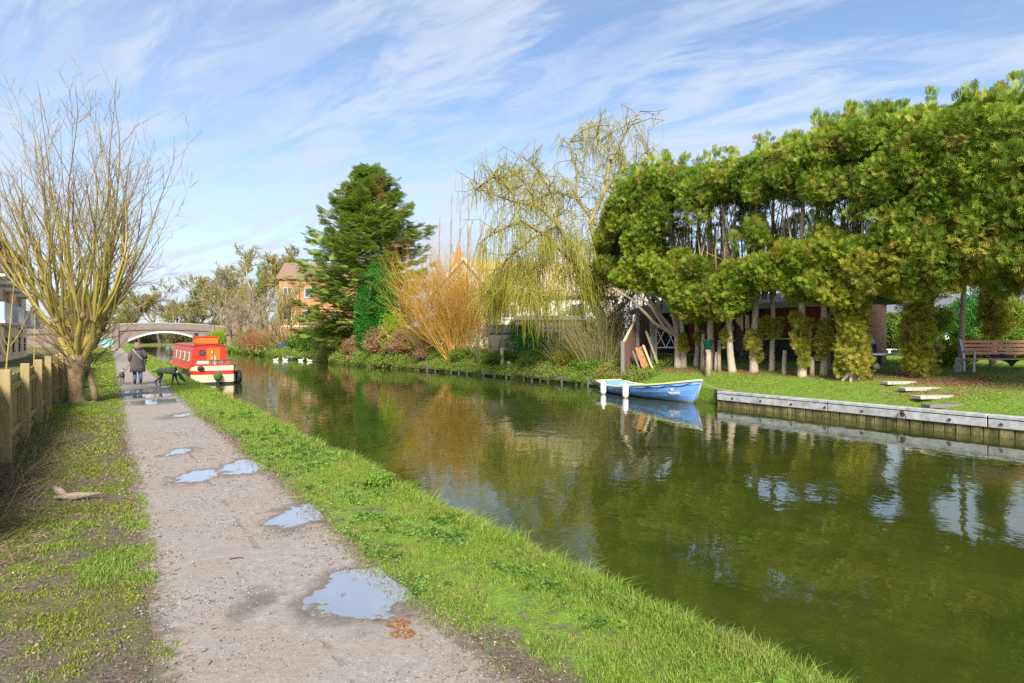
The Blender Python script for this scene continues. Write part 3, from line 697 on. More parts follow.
def shoot(p, D, L, R0, k, fork):
    P = [np.array(p)]; D = unit(np.array(D))
    for q in range(k):
        D = unit(D + r.normal(size=3) * .085 + np.array([0, 0, .17 if q < 4 else .03])); P.append(P[-1] + D * L / k)
    P = np.array(P); R = R0 * np.linspace(1, .10, k + 1) ** .9; h = k // 2 + 1
    limbs.add(P[:h + 1], R[:h + 1], 6, r.uniform()); twigs.add(P[h:], R[h:], 4, r.uniform())
    for q in range(r.integers(4, 8)):
        t = r.uniform(1.6, k - .5); m_ = int(t); c0 = P[m_] + (P[m_ + 1] - P[m_]) * (t - m_); dd = unit(P[m_ + 1] - P[m_]); sde = unit(np.cross(dd, r.normal(size=3)))
        e1 = unit(dd * .75 + sde * .6); Lb = r.uniform(.3, 1.3) * (1.15 - t / k * .5); c1 = c0 + e1 * Lb * .5; c2 = c1 + unit(e1 + [0, 0, .45] + r.normal(size=3) * .2) * Lb * .5
        twigs.add(np.array([c0, c1, c2]), [R[m_] * .42 + .002, .0045, .0022], 3, r.uniform())
        for w in range(3):
            f = r.uniform(.2, .95); g0 = c0 + (c1 - c0) * min(1, f * 2) if f < .5 else c1 + (c2 - c1) * (f * 2 - 1); gd = unit(e1 + unit(r.normal(size=3)) * .8 + [0, 0, .3]); twigs.add(np.array([g0, g0 + gd * r.uniform(.1, .4)]), [.0035, .0018], 3, r.uniform())
    if fork:
        for q in range(r.integers(1, 3)):
            t = int(r.integers(2, k - 2)); dd = unit(P[t + 1] - P[t]); e1 = unit(dd + unit(np.cross(dd, r.normal(size=3))) * r.uniform(.35, .8)); shoot(P[t], e1, L * r.uniform(.35, .6), R[t] * .62, 7, False)
for i in range(17):                        # knobbly arms leaving the head
    a = i * 2.4; out = .2 + .8 * ((i * 7) % 9) / 9; d = unit(np.array([math.cos(a) * out, math.sin(a) * out, .8])); fk = .22 if i % 2 else -.05
    p0 = np.array([.14 + fk * .3, 0, 1.1]) + d * .2; L = r.uniform(.5, 1.5); p1 = p0 + d * L * .5 + r.normal(size=3) * .07; p2 = p1 + unit(d + [0, 0, .35] + r.normal(size=3) * .2) * L * .5
    limbs.add(np.array([p0, p1, p2]), [.10, .075, .07], 8, r.uniform())
    knob = MB(); knob.lathe([(.02, -.1), (.08, -.05), (.10, .02), (.07, .09), (.02, .12)], 8, tuple(p2)); knob.build('knuckle', 'pollard_trunk', root, True)
    for s in range(4):
        sd_ = np.array([math.cos(a) * out, math.sin(a) * out, 1.15]) + r.normal(size=3) * [.28, .28, .1]
        shoot(p2 + r.normal(size=3) * .05, sd_, r.uniform(3.4, 6.9) * (1 - .22 * out), r.uniform(.020, .045), 9, True)
for i in range(90):                        # short wild twigs round the head
    a = r.uniform(0, 6.28); p0 = np.array([math.cos(a) * .4 + .14, math.sin(a) * .4, r.uniform(.9, 2.0)]); d = unit(np.array([math.cos(a), math.sin(a), r.uniform(.0, 1.2)])); L = r.uniform(.5, 1.7)
    p1 = p0 + d * L * .5; p2 = p1 + unit(d + [0, 0, .5] + r.normal(size=3) * .2) * L * .5; twigs.add(np.array([p0, p1, p2]), [.014, .009, .003], 4, r.uniform())
limbs.build('branches', 'pollard_bark', root); twigs.build('twigs', 'pollard_twig', root)

# second, leaning dark trunk just beyond the pollard
pmat('dark_bark', (.075, .055, .04), (.04, .03, .022), 9, .95, .8)
base = on_ground(C(25.5, -.95)); root = empty('leaning_willow', base, 0, 'dark leaning trunk of a smaller willow behind the pollard by the fence', 'tree'); tb = TB(); tw = TB()
tb.add(np.array([[0, 0, -.05], [.05, 0, .6], [.2, .1, 1.2]]), [.22, .16, .13], 9)
for a, sx in ((.2, 1.1), (.5, 1.5), (2.4, .5), (-.6, .9)):
    grow(tb, tw, [.2, .1, 1.15], [math.cos(a) * sx, math.sin(a) * .6, 1.6], 2.8, .075, 3, r, .15, .2, 4, .6, .6, 6, .006)
tb.build('trunk', 'dark_bark', root); tw.build('twigs', 'pollard_twig', root)

# slim young tree behind the fence
for k, (px, v, h) in enumerate(((5, -2.2, 4.2), (33, -2.4, 5.0))):
    u = 12 + k * 5; p = on_ground(C(u, v)); q = PV(px, v); uu, vv = toUV(q.x, q.y); p = on_ground(q) if q.y > 0 else p
    root = empty('young_tree', p, 0, ['slim mossy young tree behind the fence at the left picture edge', 'slim mossy young tree behind the second fence post'][k], 'tree', 'young trees behind the fence'); tb = TB(); tw = TB()
    grow(tb, tw, [0, 0, -.05], [.02, 0, 1], h, .026, 2, r, .5, .05, 9, .3, .6, 6, .005, 7); tb.build('trunk', 'pollard_bark', root); 
    if tw.V: tw.build('twigs', 'pollard_twig', root)

# ------------------------------------------------------------------ canal edge on the right
pmat('cap_metal', (.40, .40, .39), (.20, .20, .18), 5, .7, .4, 40, c3=(.52, .52, .51)); pmat('pile_wood', (.13, .11, .04), (.035, .03, .015), 6, .9, .7, 40, (1, 1, .4), c3=(.34, .27, .11))
pmat('iron', (.05, .05, .05), (.09, .06, .04), 20, .6, .3); pmat('stone', (.42, .38, .32), (.25, .22, .18), 8, .9, .5, 60, c3=(.54, .50, .42))
root = empty('canal_edging', C(12.3, 16.5, -.4), A_C, 'pale capped timber piling edging the lawn at the right bank', 'edging')
y = .1
for k in range(6):
    L = -3.6; b = MB(); b.box((-.06, y - 1.8, .45), (.26, 3.57, .075)); b.build('capping', 'cap_metal', root, bevel=.008)
    b = MB(); b.box((-.15, y - 1.8, .30), (.05, 3.57, .19)); b.build('waling', 'cap_metal', root, bevel=.006); y -= 3.6
pl = MB(); y = .1
while y > -21.4:
    w = random.uniform(.2, .3); pl.box((-.08 + random.uniform(-.012, .012), y - w / 2, -.02 + random.uniform(-.02, .02)), (.09, w - .02, .56), rz=random.uniform(-.03, .03)); y -= w
pl.build('piles', 'pile_wood', root, bevel=.006)
for k in range(22): bo = MB(); bo.box((-.19, -.5 - k * .98, .30), (.03, .05, .05)); bo.build('bolt', 'iron', root)
# return at the mooring notch
ret = MB(); ret.beam(C(12.36, 16.44, .06), C(12.95, 17.1, .06), .2, .08); ret.beam(C(12.36, 16.40, -.2), C(12.95, 17.06, -.2), .08, .42); ret.build('return_edge', 'pile_wood', root, ws=True)
# mooring ring
rg = empty('mooring_ring', C(6.9, 16.22, -.08), A_C, 'dark iron mooring ring fixed to the canal edging in front of the steps', 'mooring ring')
b = MB(); b.tube([(-.03, math.cos(a) * .1, math.sin(a) * .1 - .05) for a in np.linspace(0, 2 * math.pi, 17)], .012, 6, False); b.build('ring', 'iron', rg, True)
b = MB(); b.box((0, 0, .02), (.03, .08, .14)); b.build('ring_plate', 'iron', rg)
# broken edging further along
pmat('grey_timber', (.27, .24, .20), (.12, .11, .09), 7, .9, .5, 50, (4, 1, 4))
root = empty('broken_edging', C(17, 18.2, -.4), 0, 'low weathered plank edging with gaps along the far garden bank', 'edging')
for k, (a, b_) in enumerate(((18.5, 21), (21.3, 24), (24.2, 26), (27.2, 30.2), (31.4, 33.6), (35, 37.5))):
    q = MB(); q.beam(C(a, vbank(a) - .1, -.18 + .02 * (k % 2)), C(b_, vbank(b_) - .1, -.2 + .05 * (k % 3)), .06, .22); q.beam(C(a, vbank(a) - .02, -.06), C(b_, vbank(b_) - .02, -.09), .16, .04); q.build('plank', 'grey_timber', root, ws=True)
    for t in (.1, .5, .9): u = a + (b_ - a) * t; q = MB(); q.box(C(u, vbank(u) - .17, -.22), (.07, .07, .42), rz=A_C); q.build('stake', 'grey_timber', root, ws=True)

# ------------------------------------------------------------------ tall cypress hedge on the right
leafmat('cypress_mat', [(.045, .095, .010), (.13, .22, .016), (.26, .36, .03), (.46, .51, .08)], .34, (.44, .28, .07), 1.6)
leafmat('cypress_fresh', [(.14, .20, .012), (.26, .34, .02), (.42, .46, .04)], .35, (.42, .28, .05), 1.4)
leafmat('topiary_mat', [(.20, .22, .015), (.34, .34, .03), (.46, .44, .06), (.38, .24, .06)], .3, (.44, .24, .07), 2.5)
leafmat('bare_inner', [(.18, .12, .08), (.36, .26, .17), (.50, .38, .26)], 0, None, 1, .9)
pmat('hedge_bark', (.58, .45, .32), (.32, .23, .15), 7, .9, .8, 40, (4, 4, .8), c3=(.72, .62, .48))
def ipx(x, pts): return float(np.interp(x, [p[0] for p in pts], [p[1] for p in pts]))
YTOP = [(596, 262), (602, 225), (612, 192), (628, 172), (650, 160), (700, 158), (745, 150), (775, 138), (800, 128), (850, 112), (900, 104), (960, 98), (1024, 86), (1100, 74), (1200, 50)]
GAPN = lambda px, k: 9 * (float(fbm(px * .09, k * 7.0, 81.)) - .5) * 2
YBOT = [(596, 268), (612, 285), (640, 296), (668, 300), (684, 322), (700, 330), (720, 324), (742, 318), (752, 288), (775, 292), (800, 306), (830, 306), (850, 312), (866, 300), (885, 294), (905, 304), (960, 298), (1024, 304), (1200, 326)]
GAPT = [(655, 230), (668, 212), (700, 206), (760, 202), (830, 206), (860, 205), (888, 214)]
GAPB = [(655, 230), (670, 246), (700, 248), (745, 250), (790, 244), (835, 226), (860, 236), (888, 214)]
HTREES = [(678, 19.9), (696, 20.3), (711, 19.9), (732, 19.6), (754, 19.8), (772, 20.2), (802, 19.5), (824, 19.9), (853, 19.5), (917, 20.5), (962, 22.2), (993, 22.9), (1048, 23.4), (1105, 20.3), (1170, 20.4)]
HLAB = ['leftmost hedge cypress with two pale trunks, its dark crown overhanging the brown fence', 'hedge cypress with a slim pale trunk right beside the leftmost hedge tree', 'hedge cypress with a thick brown trunk left of the green bucket',
        'hedge cypress with a flaring reddish trunk right of the green bucket', 'hedge cypress with an egg shaped leafy clump low on its pale trunk', 'hedge cypress with a small round leafy ball high on its thin brown trunk',
        'hedge cypress with a shaggy yellow leafy sleeve above a whitish forked foot', 'hedge cypress with pale straight foot just left of the orange bird box', 'hedge cypress with thick leafy column and pale flaring roots, right of the bird box',
        'hedge cypress with thick leafy column beside the pale steps', 'hedge cypress with bare reddish trunk left of the bench', 'hedge cypress with yellow brown leafy column directly behind the bench',
        'hedge cypress at the right edge of the photo behind the bench end', 'hedge cypress beyond the right edge of the picture', 'last hedge cypress far beyond the right edge of the picture']
hp = [on_ground(PV(px, v)) for px, v in HTREES]; hu = np.array([toUV(p.x, p.y)[0] for p in hp])
yel = [LB() for _ in HTREES]; crown = [LB() for _ in HTREES]; low = [LB() for _ in HTREES]; inner = [TB() for _ in HTREES]
def hz_at(px, y, p): return CAMH - (y - 338) / 600 * p.y
rg_ = np.random.default_rng(21)
def near_tree(p): u = toUV(p[0], p[1])[0]; return int(np.argmin(np.abs(hu - u)))
u_lo, u_hi = toUV(*PV(1185, 19.6)[:2])[0], toUV(*PV(600, 19.6)[:2])[0]
cnt = 0
for _ in range(16000):
    u = rg_.uniform(u_lo, u_hi); v = 19.75 + rg_.uniform(-1.3, 1.15); p = C(u, v); px = 512 + 600 * p.x / p.y
    if px > 1195: continue
    rad = rg_.uniform(.17, .44); rp = (rad + .24) / p.y * 600
    yt, yb = ipx(px, YTOP), ipx(px, YBOT)
    y = rg_.uniform(yt + rp, yb - rp * .62) if yb - yt > 2 * rp else None
    if y is not None:
        zz_ = hz_at(px, y, p); hole = float(fbm(u * 1.25, zz_ * 1.25, 91.0, 2))
        if hole > ((.64 if v < 19.9 else .74) if px < 850 else .74): continue
        if 192 < y < 262 and px < 845 and hole > .53: continue
    if y is None: continue
    if 655 < px < 888:
        g0, g1 = ipx(px, GAPT) + GAPN(px, 1), ipx(px, GAPB) + GAPN(px, 2)
        if 745 < px < 762: g0 = g1
        if g0 - rp * .5 < y < g1 + rp * .5 and rg_.uniform() > .06: continue
    z = hz_at(px, y, p)
    if abs(v - 19.75) < .75 and rg_.uniform() < .45 : continue        # fewer clumps inside
    if cnt > 3400: break
    cnt += 1
    k = near_tree(p); c = (p.x, p.y, z); fresh = (y > 235 and px < 850) and rg_.uniform() < .6
    outn = np.array([CA, SA, 0]) * (v - 19.75) * .6
    (low if fresh else yel if (px > 840 and y > 225 + 60 * rg_.uniform() and rg_.uniform() < .8) else crown)[k].blob(FROND, c, (rad, rad, rad * .8), int(24 + 150 * (rad / .4) ** 2), .205, 1.0, .15, .6, .55, tone=rg_.uniform())
# ragged sprigs along the top
for _ in range(520):
    u = rg_.uniform(u_lo, u_hi); v = 19.75 + rg_.uniform(-.9, .9); p = C(u, v); px = 512 + 600 * p.x / p.y; yt = ipx(px, YTOP); z = hz_at(px, yt + rg_.uniform(14, 28) - (16 if rg_.uniform() < .10 else 0), p)
    crown[near_tree(p)].blob(FROND_L, (p.x, p.y, z), (.12, .12, .22), 16, .27, .5, 1.1, .3, .5, tone=rg_.uniform(.3, 1))
hroots = []
for i, ((px, v), p) in enumerate(zip(HTREES, hp)):
    root = empty('cypress_tree', p, 0, HLAB[i], 'tree', 'cypress trees of the tall hedge'); hroots.append(root)
    leafy = px in (853, 917, 993); r0 = {853: .17, 917: .17, 678: .13, 711: .13, 732: .12, 754: .13, 802: .12, 824: .11}.get(px, .085)
    tb = MB(); zt = hz_at(px, ipx(px, YTOP), p) - p.z - .9; lean = rg_.normal(size=2) * .18
    pts = []; rs = []
    for t in np.linspace(0, 1, 12): pts.append((lean[0] * t + .03 * math.sin(t * 11 + i), lean[1] * t, -.06 + t * zt)); rs.append(r0 * (1 + .35 * max(0, 1 - t * 22)) * (1 - .72 * t) + .012)
    pts.insert(1, (0, 0, .10)); rs.insert(1, r0 * 1.25)
    tb.tube(pts, rs, 10)
    if px == 678: tb.tube([(.22, -.1, -.06), (.22, -.1, .1), (.2, -.1, 1), (.1, 0, 2.4), (0, 0, 3.2)], [.17, .13, .11, .09, .04], 9)
    tb.build('trunk', 'hedge_bark', root, True)
    if px == 853:                          # flaring roots
        rb = MB()
        for a in (0.1, -1.0, -2.2, 3.4, 1.6): rb.tube([(0, 0, .42), (math.cos(a) * .16, math.sin(a) * .16, .18), (math.cos(a) * (.42 if px == 853 else .26), math.sin(a) * .35, -.05)], [.09, .085, .035], 7)
        rb.build('root_flare', 'hedge_bark', root, True)
    t2 = inner[i]; pb = np.array(p)
    # bare inner stems seen through the gap in the foliage
    for s in range(17):
        b0 = pb + np.array([rg_.normal() * .3, rg_.normal() * .35, rg_.uniform(2.4, 3.4)]); h = rg_.uniform(2.2, 3.6)
        t2.add(np.array([b0, b0 + [rg_.normal() * .10, rg_.normal() * .1, h * .5], b0 + [rg_.normal() * .22, rg_.normal() * .2, h]]), [.04, .032, .016], 5, rg_.uniform())
    for s in range(60):
        b0 = pb + np.array([rg_.normal() * .25, rg_.normal() * .3, rg_.uniform(2.5, zt)]); a = rg_.uniform(0, 6.28); L = rg_.uniform(.3, 1.0)
        t2.add(np.array([b0, b0 + np.array([math.cos(a), math.sin(a), .35 + rg_.uniform() * .5]) * L]), [.014, .004], 3, rg_.uniform())
    if px == 678:
        for q in ((-1.6, 0, 3.0), (-2.3, .4, 4.2), (-.9, -.4, 4.6), (-2.6, .8, 3.4)):
            q = np.array(q); t2.add(pb + np.array([[0, 0, 1.3], q * [.35, .35, .55], q * [.7, .7, .85], q]), [.10, .08, .06, .03], 7, .6)
    t2.build('inner_branches', 'bare_inner', root, ws=True)
    if crown[i].V: crown[i].build('crown', 'cypress_mat', root, ws=True)
    if yel[i].V: yel[i].build('yellowed_crown', 'topiary_mat', root, ws=True)
    if low[i].V: low[i].build('lower_crown', 'cypress_fresh', root, ws=True)
    # leafy sleeves and clumps on the trunks, given as picture height ranges and half widths
    spec = {853: [(300, 322, 19), (318, 345, 18), (338, 362, 17.5), (352, 378, 16)], 917: [(294, 325, 17), (318, 345, 16.5), (338, 366, 17), (350, 375, 16)], 993: [(290, 316, 14), (308, 338, 14)], 1048: [(300, 330, 12)],
            754: [(330, 361, 8.5)], 772: [(314, 334, 9)], 802: [(318, 345, 9), (338, 366, 8.5), (312, 328, 10)], 824: [(322, 350, 10), (338, 362, 8)], 711: [(300, 318, 7)], 696: [(332, 348, 4)], 732: [(328, 346, 6)], 678: [(330, 352, 5)]}.get(px)
    if spec:
        sl = LB()
        for y0, y1, hw in spec:
            off = {696: 4, 678: 6, 732: -5}.get(px, 0); c = PV(px + off, v - .12); z0, z1 = hz_at(px, y0, p), hz_at(px, y1, p); w = hw / 600 * p.y
            nb_ = max(6, int((z0 - z1) * w * 34))
            for q_ in range(nb_):
                aa = rg_.uniform(0, 6.28); zq = z1 + (z0 - z1) * rg_.uniform(.08, .92); rr_ = w * rg_.uniform(.25, .72) * (1 - .35 * abs(2 * (zq - z1) / (z0 - z1) - 1)); kk = w * rg_.uniform(.30, .50)
                sl.blob(FROND, (c.x + math.cos(aa) * rr_, c.y + math.sin(aa) * rr_, zq), (kk, kk, kk * 1.2), 60, .19, 1.0, .25, .6, .7, tone=rg_.uniform())
        sl.build('trunk_foliage', 'topiary_mat', root, ws=True)

# ------------------------------------------------------------------ plants of the far bank
leafmat('conifer_mat', [(.10, .18, .025), (.20, .30, .04), (.32, .42, .07), (.46, .52, .13)], .35, (.34, .38, .07), .5)
leafmat('conifer_brown', [(.38, .24, .10), (.46, .34, .16), (.22, .26, .05), (.18, .24, .04)], .3)
leafmat('ivy_mat', [(.02, .12, .012), (.04, .20, .016), (.08, .28, .03)], .25)
leafmat('lime_mat', [(.20, .30, .01), (.33, .44, .015), (.42, .50, .03)], .35)
leafmat('bush_green', [(.06, .13, .015), (.12, .22, .02), (.22, .32, .04)], .3)
leafmat('bush_olive', [(.12, .14, .02), (.22, .23, .03), (.34, .32, .05)], .3)
leafmat('bramble_mat', [(.20, .09, .04), (.34, .18, .09), (.42, .26, .13), (.16, .14, .04)], .25)
leafmat('golden_stem', [(.54, .26, .04), (.68, .38, .06), (.72, .48, .12)], 0, None, 1, .6)
leafmat('golden_leaf', [(.62, .30, .03), (.74, .44, .06), (.70, .52, .14), (.46, .26, .06)], .4)
leafmat('willow_bark', [(.17, .13, .05), (.26, .21, .08), (.32, .27, .10)], 0, None, 1, .9)
leafmat('willow_whip', [(.40, .38, .03), (.54, .50, .06), (.64, .60, .12)], .4)
leafmat('reed_mat', [(.34, .26, .13), (.48, .38, .20), (.38, .36, .08), (.22, .26, .05)], .3)
leafmat('grey_twig', [(.20, .15, .10), (.34, .27, .18), (.44, .36, .24)], 0, None, 1, .9)
leafmat('olive_twig', [(.18, .15, .05), (.30, .25, .08), (.40, .33, .13)], 0, None, 1, .9)
leafmat('red_twig', [(.22, .06, .03), (.34, .11, .05), (.28, .16, .08)], 0, None, 1, .9)
pmat('tree_bark', (.17, .13, .09), (.09, .07, .05), 9, .95, .8)

def clampY(px, Y, m_):                    # keep a plant's base on the land behind the water's edge
    r_ = (px - 512) / 600; k_ = r_ * CA + SA
    for _ in range(40):
        u, v = toUV(r_ * Y, Y)
        if v > vbank(u) + m_ or Y > 130: break
        Y += .15
    return Y
def conifer(px, pyb, Y, H, Wd):
    p = on_ground(PY(px, pyb, Y)); root = empty('conifer', p, 0, 'tall dark green conifer with layered sweeping boughs beside the brick house', 'tree'); r = np.random.default_rng(8)
    tb = MB(); tb.tube([(0, 0, -.1), (.1, 0, H * .3), (0, .1, H * .65), (.1, 0, H * .97)], [.38, .3, .18, .04], 10); tb.tube([(.1, 0, 4), (1.2, 0, 7), (2.3, .1, H * .72)], [.2, .15, .05], 8); tb.build('trunk', 'tree_bark', root, True)
    br = TB(); lf = LB(); brown = LB()
    N = 230
    for i in range(N):
        t = (i / N) ** .9; z = 1.0 + t * (H - 1.5); a = i * 2.39996 + r.normal() * .2
        prof = np.interp(t, [0, .12, .35, .55, .75, .9, 1], [.9, 1.05, 1.0, .84, .56, .30, .04]) * Wd / 2; R = prof * r.uniform(.55, 1.18)
        up = .05 + .45 * t; b = np.array([.1, 0, z]); d = np.array([math.cos(a), math.sin(a), up]); s = np.array([-math.sin(a), math.cos(a), 0])
        P = [b, b + d * R * .4 + [0, 0, -.10 * R * (1 - t)], b + d * R * .75 + [0, 0, -.12 * R * (1 - t)], b + d * R + [0, 0, .02 * R]]
        br.add(np.array(P), [.07, .05, .03, .012], 4, r.uniform())
        n = int(26 + 30 * R / 5); q = r.uniform(.22, 1.0, n) ** .8; P = np.array(P)
        pos = np.stack([np.interp(q, [0, .4, .75, 1], P[:, k]) for k in range(3)], 1); spread_ = (1.08 - q) * R * .28 + .12
        pos += s * (r.normal(size=n) * spread_)[:, None] + np.array([0, 0, 1]) * (r.normal(size=n) * .13 - .05)[:, None]
        dirs = d * 1.0 + s * (r.normal(size=n) * .7)[:, None] + np.array([0, 0, .12])
        V, F, R_ = scatter(FROND_L, pos, dirs, r.uniform(.5, 1.0, n), .25, False); R_ = np.clip(R_ * .6 + .4 * r.uniform() * (q.mean()), 0, 1)
        (brown if (math.cos(a) > .45 and .50 < t < .84 and math.sin(a) < .4 and r.uniform() < .5) else lf).add(V, F, R_)
    br.build('branches', 'bare_inner', root); lf.build('crown', 'conifer_mat', root); brown.build('browned_foliage', 'conifer_brown', root)
conifer(367, 360, 54, 16.9, 11.6)

def bush(name, px, py, Y, rx, rz, mat, label, cat='shrub', n=14, per=120, size=.22, tpl=LEAF6, group=None, seed=0, ry=None, up=.3, stems=True, sink=.05, lean=0.0):
    """leafy bush: clumps of leaves over a few stems; base at the picture point (px, py) at depth Y"""
    r = np.random.default_rng(seed + int(px)); Y = clampY(px, Y, rx * .6); p = on_ground(PY(px, py, Y)); p.z = max(p.z, -.12); root = empty(name, p, 0, label, cat, group); lf = LB(); ry = ry or rx * .8
    if stems:
        st = TB()
        for s in range(6):
            a = r.uniform(0, 6.28); st.add(np.array([[0, 0, -.05], [math.cos(a) * rx * .3, math.sin(a) * ry * .3, rz * .8], [math.cos(a) * rx * .6 + lean * rz, math.sin(a) * ry * .6, rz * 1.5]]), [.05, .035, .01], 5, r.uniform())
        st.build('stems', 'bare_inner', root)
    for i in range(n):
        d = unit(r.normal(size=3)); zc = rz * (1 + d[2] * .62); wd = math.sin(min(max(zc / (2 * rz), .12), .92) * math.pi) ** .5
        c = np.array([d[0] * rx * .65 * wd + lean * zc, d[1] * ry * .65 * wd, zc]); k = r.uniform(.28, .45)
        lf.blob(tpl, c, (rx * k, ry * k, rz * k * 1.1), per, size, 1.0, up, .6, .6, tone=r.uniform())
    lf.build('foliage', mat, root); return root
bush('ivy_covered_tree', 368, 362, 44.5, 1.7, 3.9, 'ivy_mat', 'dense dark green ivy clad stump in front of the tall conifer', 'ivy tree', 44, 260, .24, LEAF10, lean=.16)
bush('lime_shrub', 392, 345, 43.5, 1.15, 2.0, 'lime_mat', 'bright lime green shrub above the brown brambles by the conifer', 'shrub', 18, 160, .15, FROND)
bush('ivy_bank_shrub', 437, 352, 37.5, 1.1, .5, 'bush_green', 'low yellow green shrub at the foot of the golden willow', 'shrub', 12, 120, .16, up=.6)
for k, (px, py, Y, rx, rz, mat, lab) in enumerate(((330, 358, 54, 2.2, 1.7, 'bush_green', 'light green leafy shrub on the bank left of the tall conifer'), (350, 357, 50, 1.8, 1.1, 'bush_olive', 'dull olive shrub on the bank directly below the tall conifer'), (313, 352, 60, 1.8, 1.6, 'bush_green', 'green shrub on the bank in front of the brick house'))):
    bush('bank_shrub', px, py, Y, rx, rz, mat, lab, n=16, per=130, size=.2)
for k, (px, py, Y, rx, rz, mat, lab) in enumerate(((362, 361, 45.5, 1.6, 1.0, 'bramble_mat', 'russet bramble mound on the bank left of the spiky plant'), (408, 356, 40, 1.9, 1.1, 'bramble_mat', 'russet bramble mound on the bank behind the spiky plant'), (432, 366, 38.5, 1.2, .5, 'bramble_mat', 'small russet bramble mound right of the spiky plant'), (386, 350, 43.5, 1.9, 1.3, 'bramble_mat', 'russet bramble thicket under the lime shrub'))):
    bush('bramble', px, py, Y, rx, rz, mat, lab, 'bramble', n=20, per=150, size=.2, tpl=tpl_leaves(6, .6, 2))
for k, (px, py, Y, rx, rz, mat, lab) in enumerate(((470, 372, 35.5, 1.5, .45, 'bush_green', 'bright green ground hugging plant on the bank below the golden willow'), (505, 374, 33, 1.5, .36, 'bush_green', 'bright green low plant on the bank by the pale stump'), (547, 374, 30.5, 1.3, .5, 'bush_green', 'dark leafy perennial patch on the bank below the white outbuilding'), (563, 366, 30, .9, .5, 'bush_olive', 'grassy olive clump left of the reeds on the garden bank'), (533, 366, 31, 1.0, .45, 'bush_green', 'leafy green clump between pale stump and reeds'), (588, 380, 28.3, 1.0, .3, 'bush_green', 'low green weeds at the left end of the blue boat'))):
    bush('bank_plant', px, py, Y, rx, rz, mat, lab, 'plant', n=14, per=130, size=.13, tpl=LEAF6, stems=False)
bush('dark_evergreen', 531, 362, 33.5, 1.5, 1.15, 'ivy_mat', 'dark rounded evergreen in front of the white outbuilding', 'shrub', 18, 160, .15)
bush('rounded_shrub', 580, 328, 37, 2.0, 1.5, 'bush_olive', 'olive green shrub rising behind the white outbuilding', 'shrub', 14, 140, .2)
bush('rounded_shrub', 510, 332, 38, 1.6, 1.2, 'bush_green', 'green shrub left of the white outbuilding', 'shrub', 14, 140, .2)

# spiky evergreen plant
def spiky(px, py, Y, h, label):
    p = on_ground(PY(px, py, clampY(px, Y, .25))); root = empty('spiky_plant', p, 0, label, 'plant'); r = np.random.default_rng(3); n = 110
    a = r.uniform(0, 6.28, n); e = r.uniform(.05, 1.3, n); d = np.stack([np.cos(a) * np.cos(e), np.sin(a) * np.cos(e), np.sin(e)], 1); L = h * r.uniform(.6, 1.1, n); s = unit(np.cross(d, [0, 0, 1.]))
    w = .09; V = np.stack([-s * w * .5, s * w * .5, d * (L * .5)[:, None] + s * w * .6, d * (L * .5)[:, None] - s * w * .6, d * L[:, None]], 1) + [0, 0, .1]
    b = np.arange(n)[:, None] * 5; rn = r.uniform(0, 1, n)
    link('leaves', np_mesh('leaves', V.reshape(-1, 3), b + np.array([[0, 1, 2, 3]]), b + np.array([[3, 2, 4]]), rnd=np.concatenate([rn, rn])), 'spiky_mat', root)
    st = MB(); st.tube([(0, 0, -.1), (0, 0, .3)], [.12, .09], 8); st.build('stem', 'tree_bark', root)
leafmat('spiky_mat', [(.03, .07, .03), (.08, .14, .06), (.25, .28, .14)], .2)
spiky(392, 364, 42.5, 1.35, 'spiky sword leaved dark plant at the water edge among brambles')

# golden stemmed willow shrub: a fan of orange whips
def fan_shrub(name, px, py, Y, H, W, n, mats, label, seed, r0=.03, twig=6, base_w=.5, cat='shrub', bend=.12, leaf=None, nl=0):
    r = np.random.default_rng(seed); Y = clampY(px, Y, base_w + .3); p = on_ground(PY(px, py, Y)); root = empty(name, p, 0, label, cat); st = TB(); tw = TB(); tips = []
    for i in range(n):
        a = r.uniform(0, 6.28); rr = r.uniform(0, 1) ** .6; d = np.array([math.cos(a) * rr * W / 2 / H, math.sin(a) * rr * W / 2 / H * .8, 1.0 - .35 * rr]); b = np.array([math.cos(a) * base_w * rr, math.sin(a) * base_w * rr, -.05])
        L = H * r.uniform(.65, 1.05); k = 6; P = [b]; D = unit(d * [.7, .7, 1])
        for q in range(k): D = unit(D + (d - D) * .25 + r.normal(size=3) * bend); P.append(P[-1] + D * L / k)
        P = np.array(P); R = np.linspace(r0 * r.uniform(.6, 1.2), r0 * .25, k + 1); st.add(P, R, 4, r.uniform()); tips.append(P)
        for q in range(twig):
            t = r.uniform(1.2, k - .2); j = int(t); c0 = P[j] + (P[j + 1] - P[j]) * (t - j); dd = unit(unit(P[j + 1] - P[j]) + r.normal(size=3) * .38); Lb = r.uniform(.10, .30) * H
            tw.add(np.array([c0, c0 + dd * Lb * .5, c0 + unit(dd + [0, 0, .3]) * Lb]), [r0 * .35, r0 * .28, r0 * .12], 3, r.uniform())
    st.build('stems', mats[0], root); tw.build('twigs', mats[1], root)
    return root
fan_shrub('golden_willow', 460, 362, 37, 7.4, 7.6, 210, ('golden_stem', 'golden_leaf'), 'wide fan of orange golden willow stems on the far bank', 31, .018, 34, 1.0, bend=.19)
fan_shrub('golden_willow', 432, 358, 39, 4.6, 4.4, 90, ('reed_mat', 'golden_leaf'), 'smaller tawny willow clump left of the orange willow fan', 32, .03, 10, .9, bend=.16)
fan_shrub('dead_perennials', 488, 368, 34, 2.2, 2.6, 110, ('reed_mat', 'reed_mat'), 'straw coloured dead stems below the weeping willow curtain', 33, .016, 5, .8)
fan_shrub('reed_clump', 600, 372, 27.6, 3.0, 3.4, 260, ('reed_mat', 'reed_mat'), 'tall straw coloured reeds between willow trunk and brown fence', 34, .014, 5, 1.2)
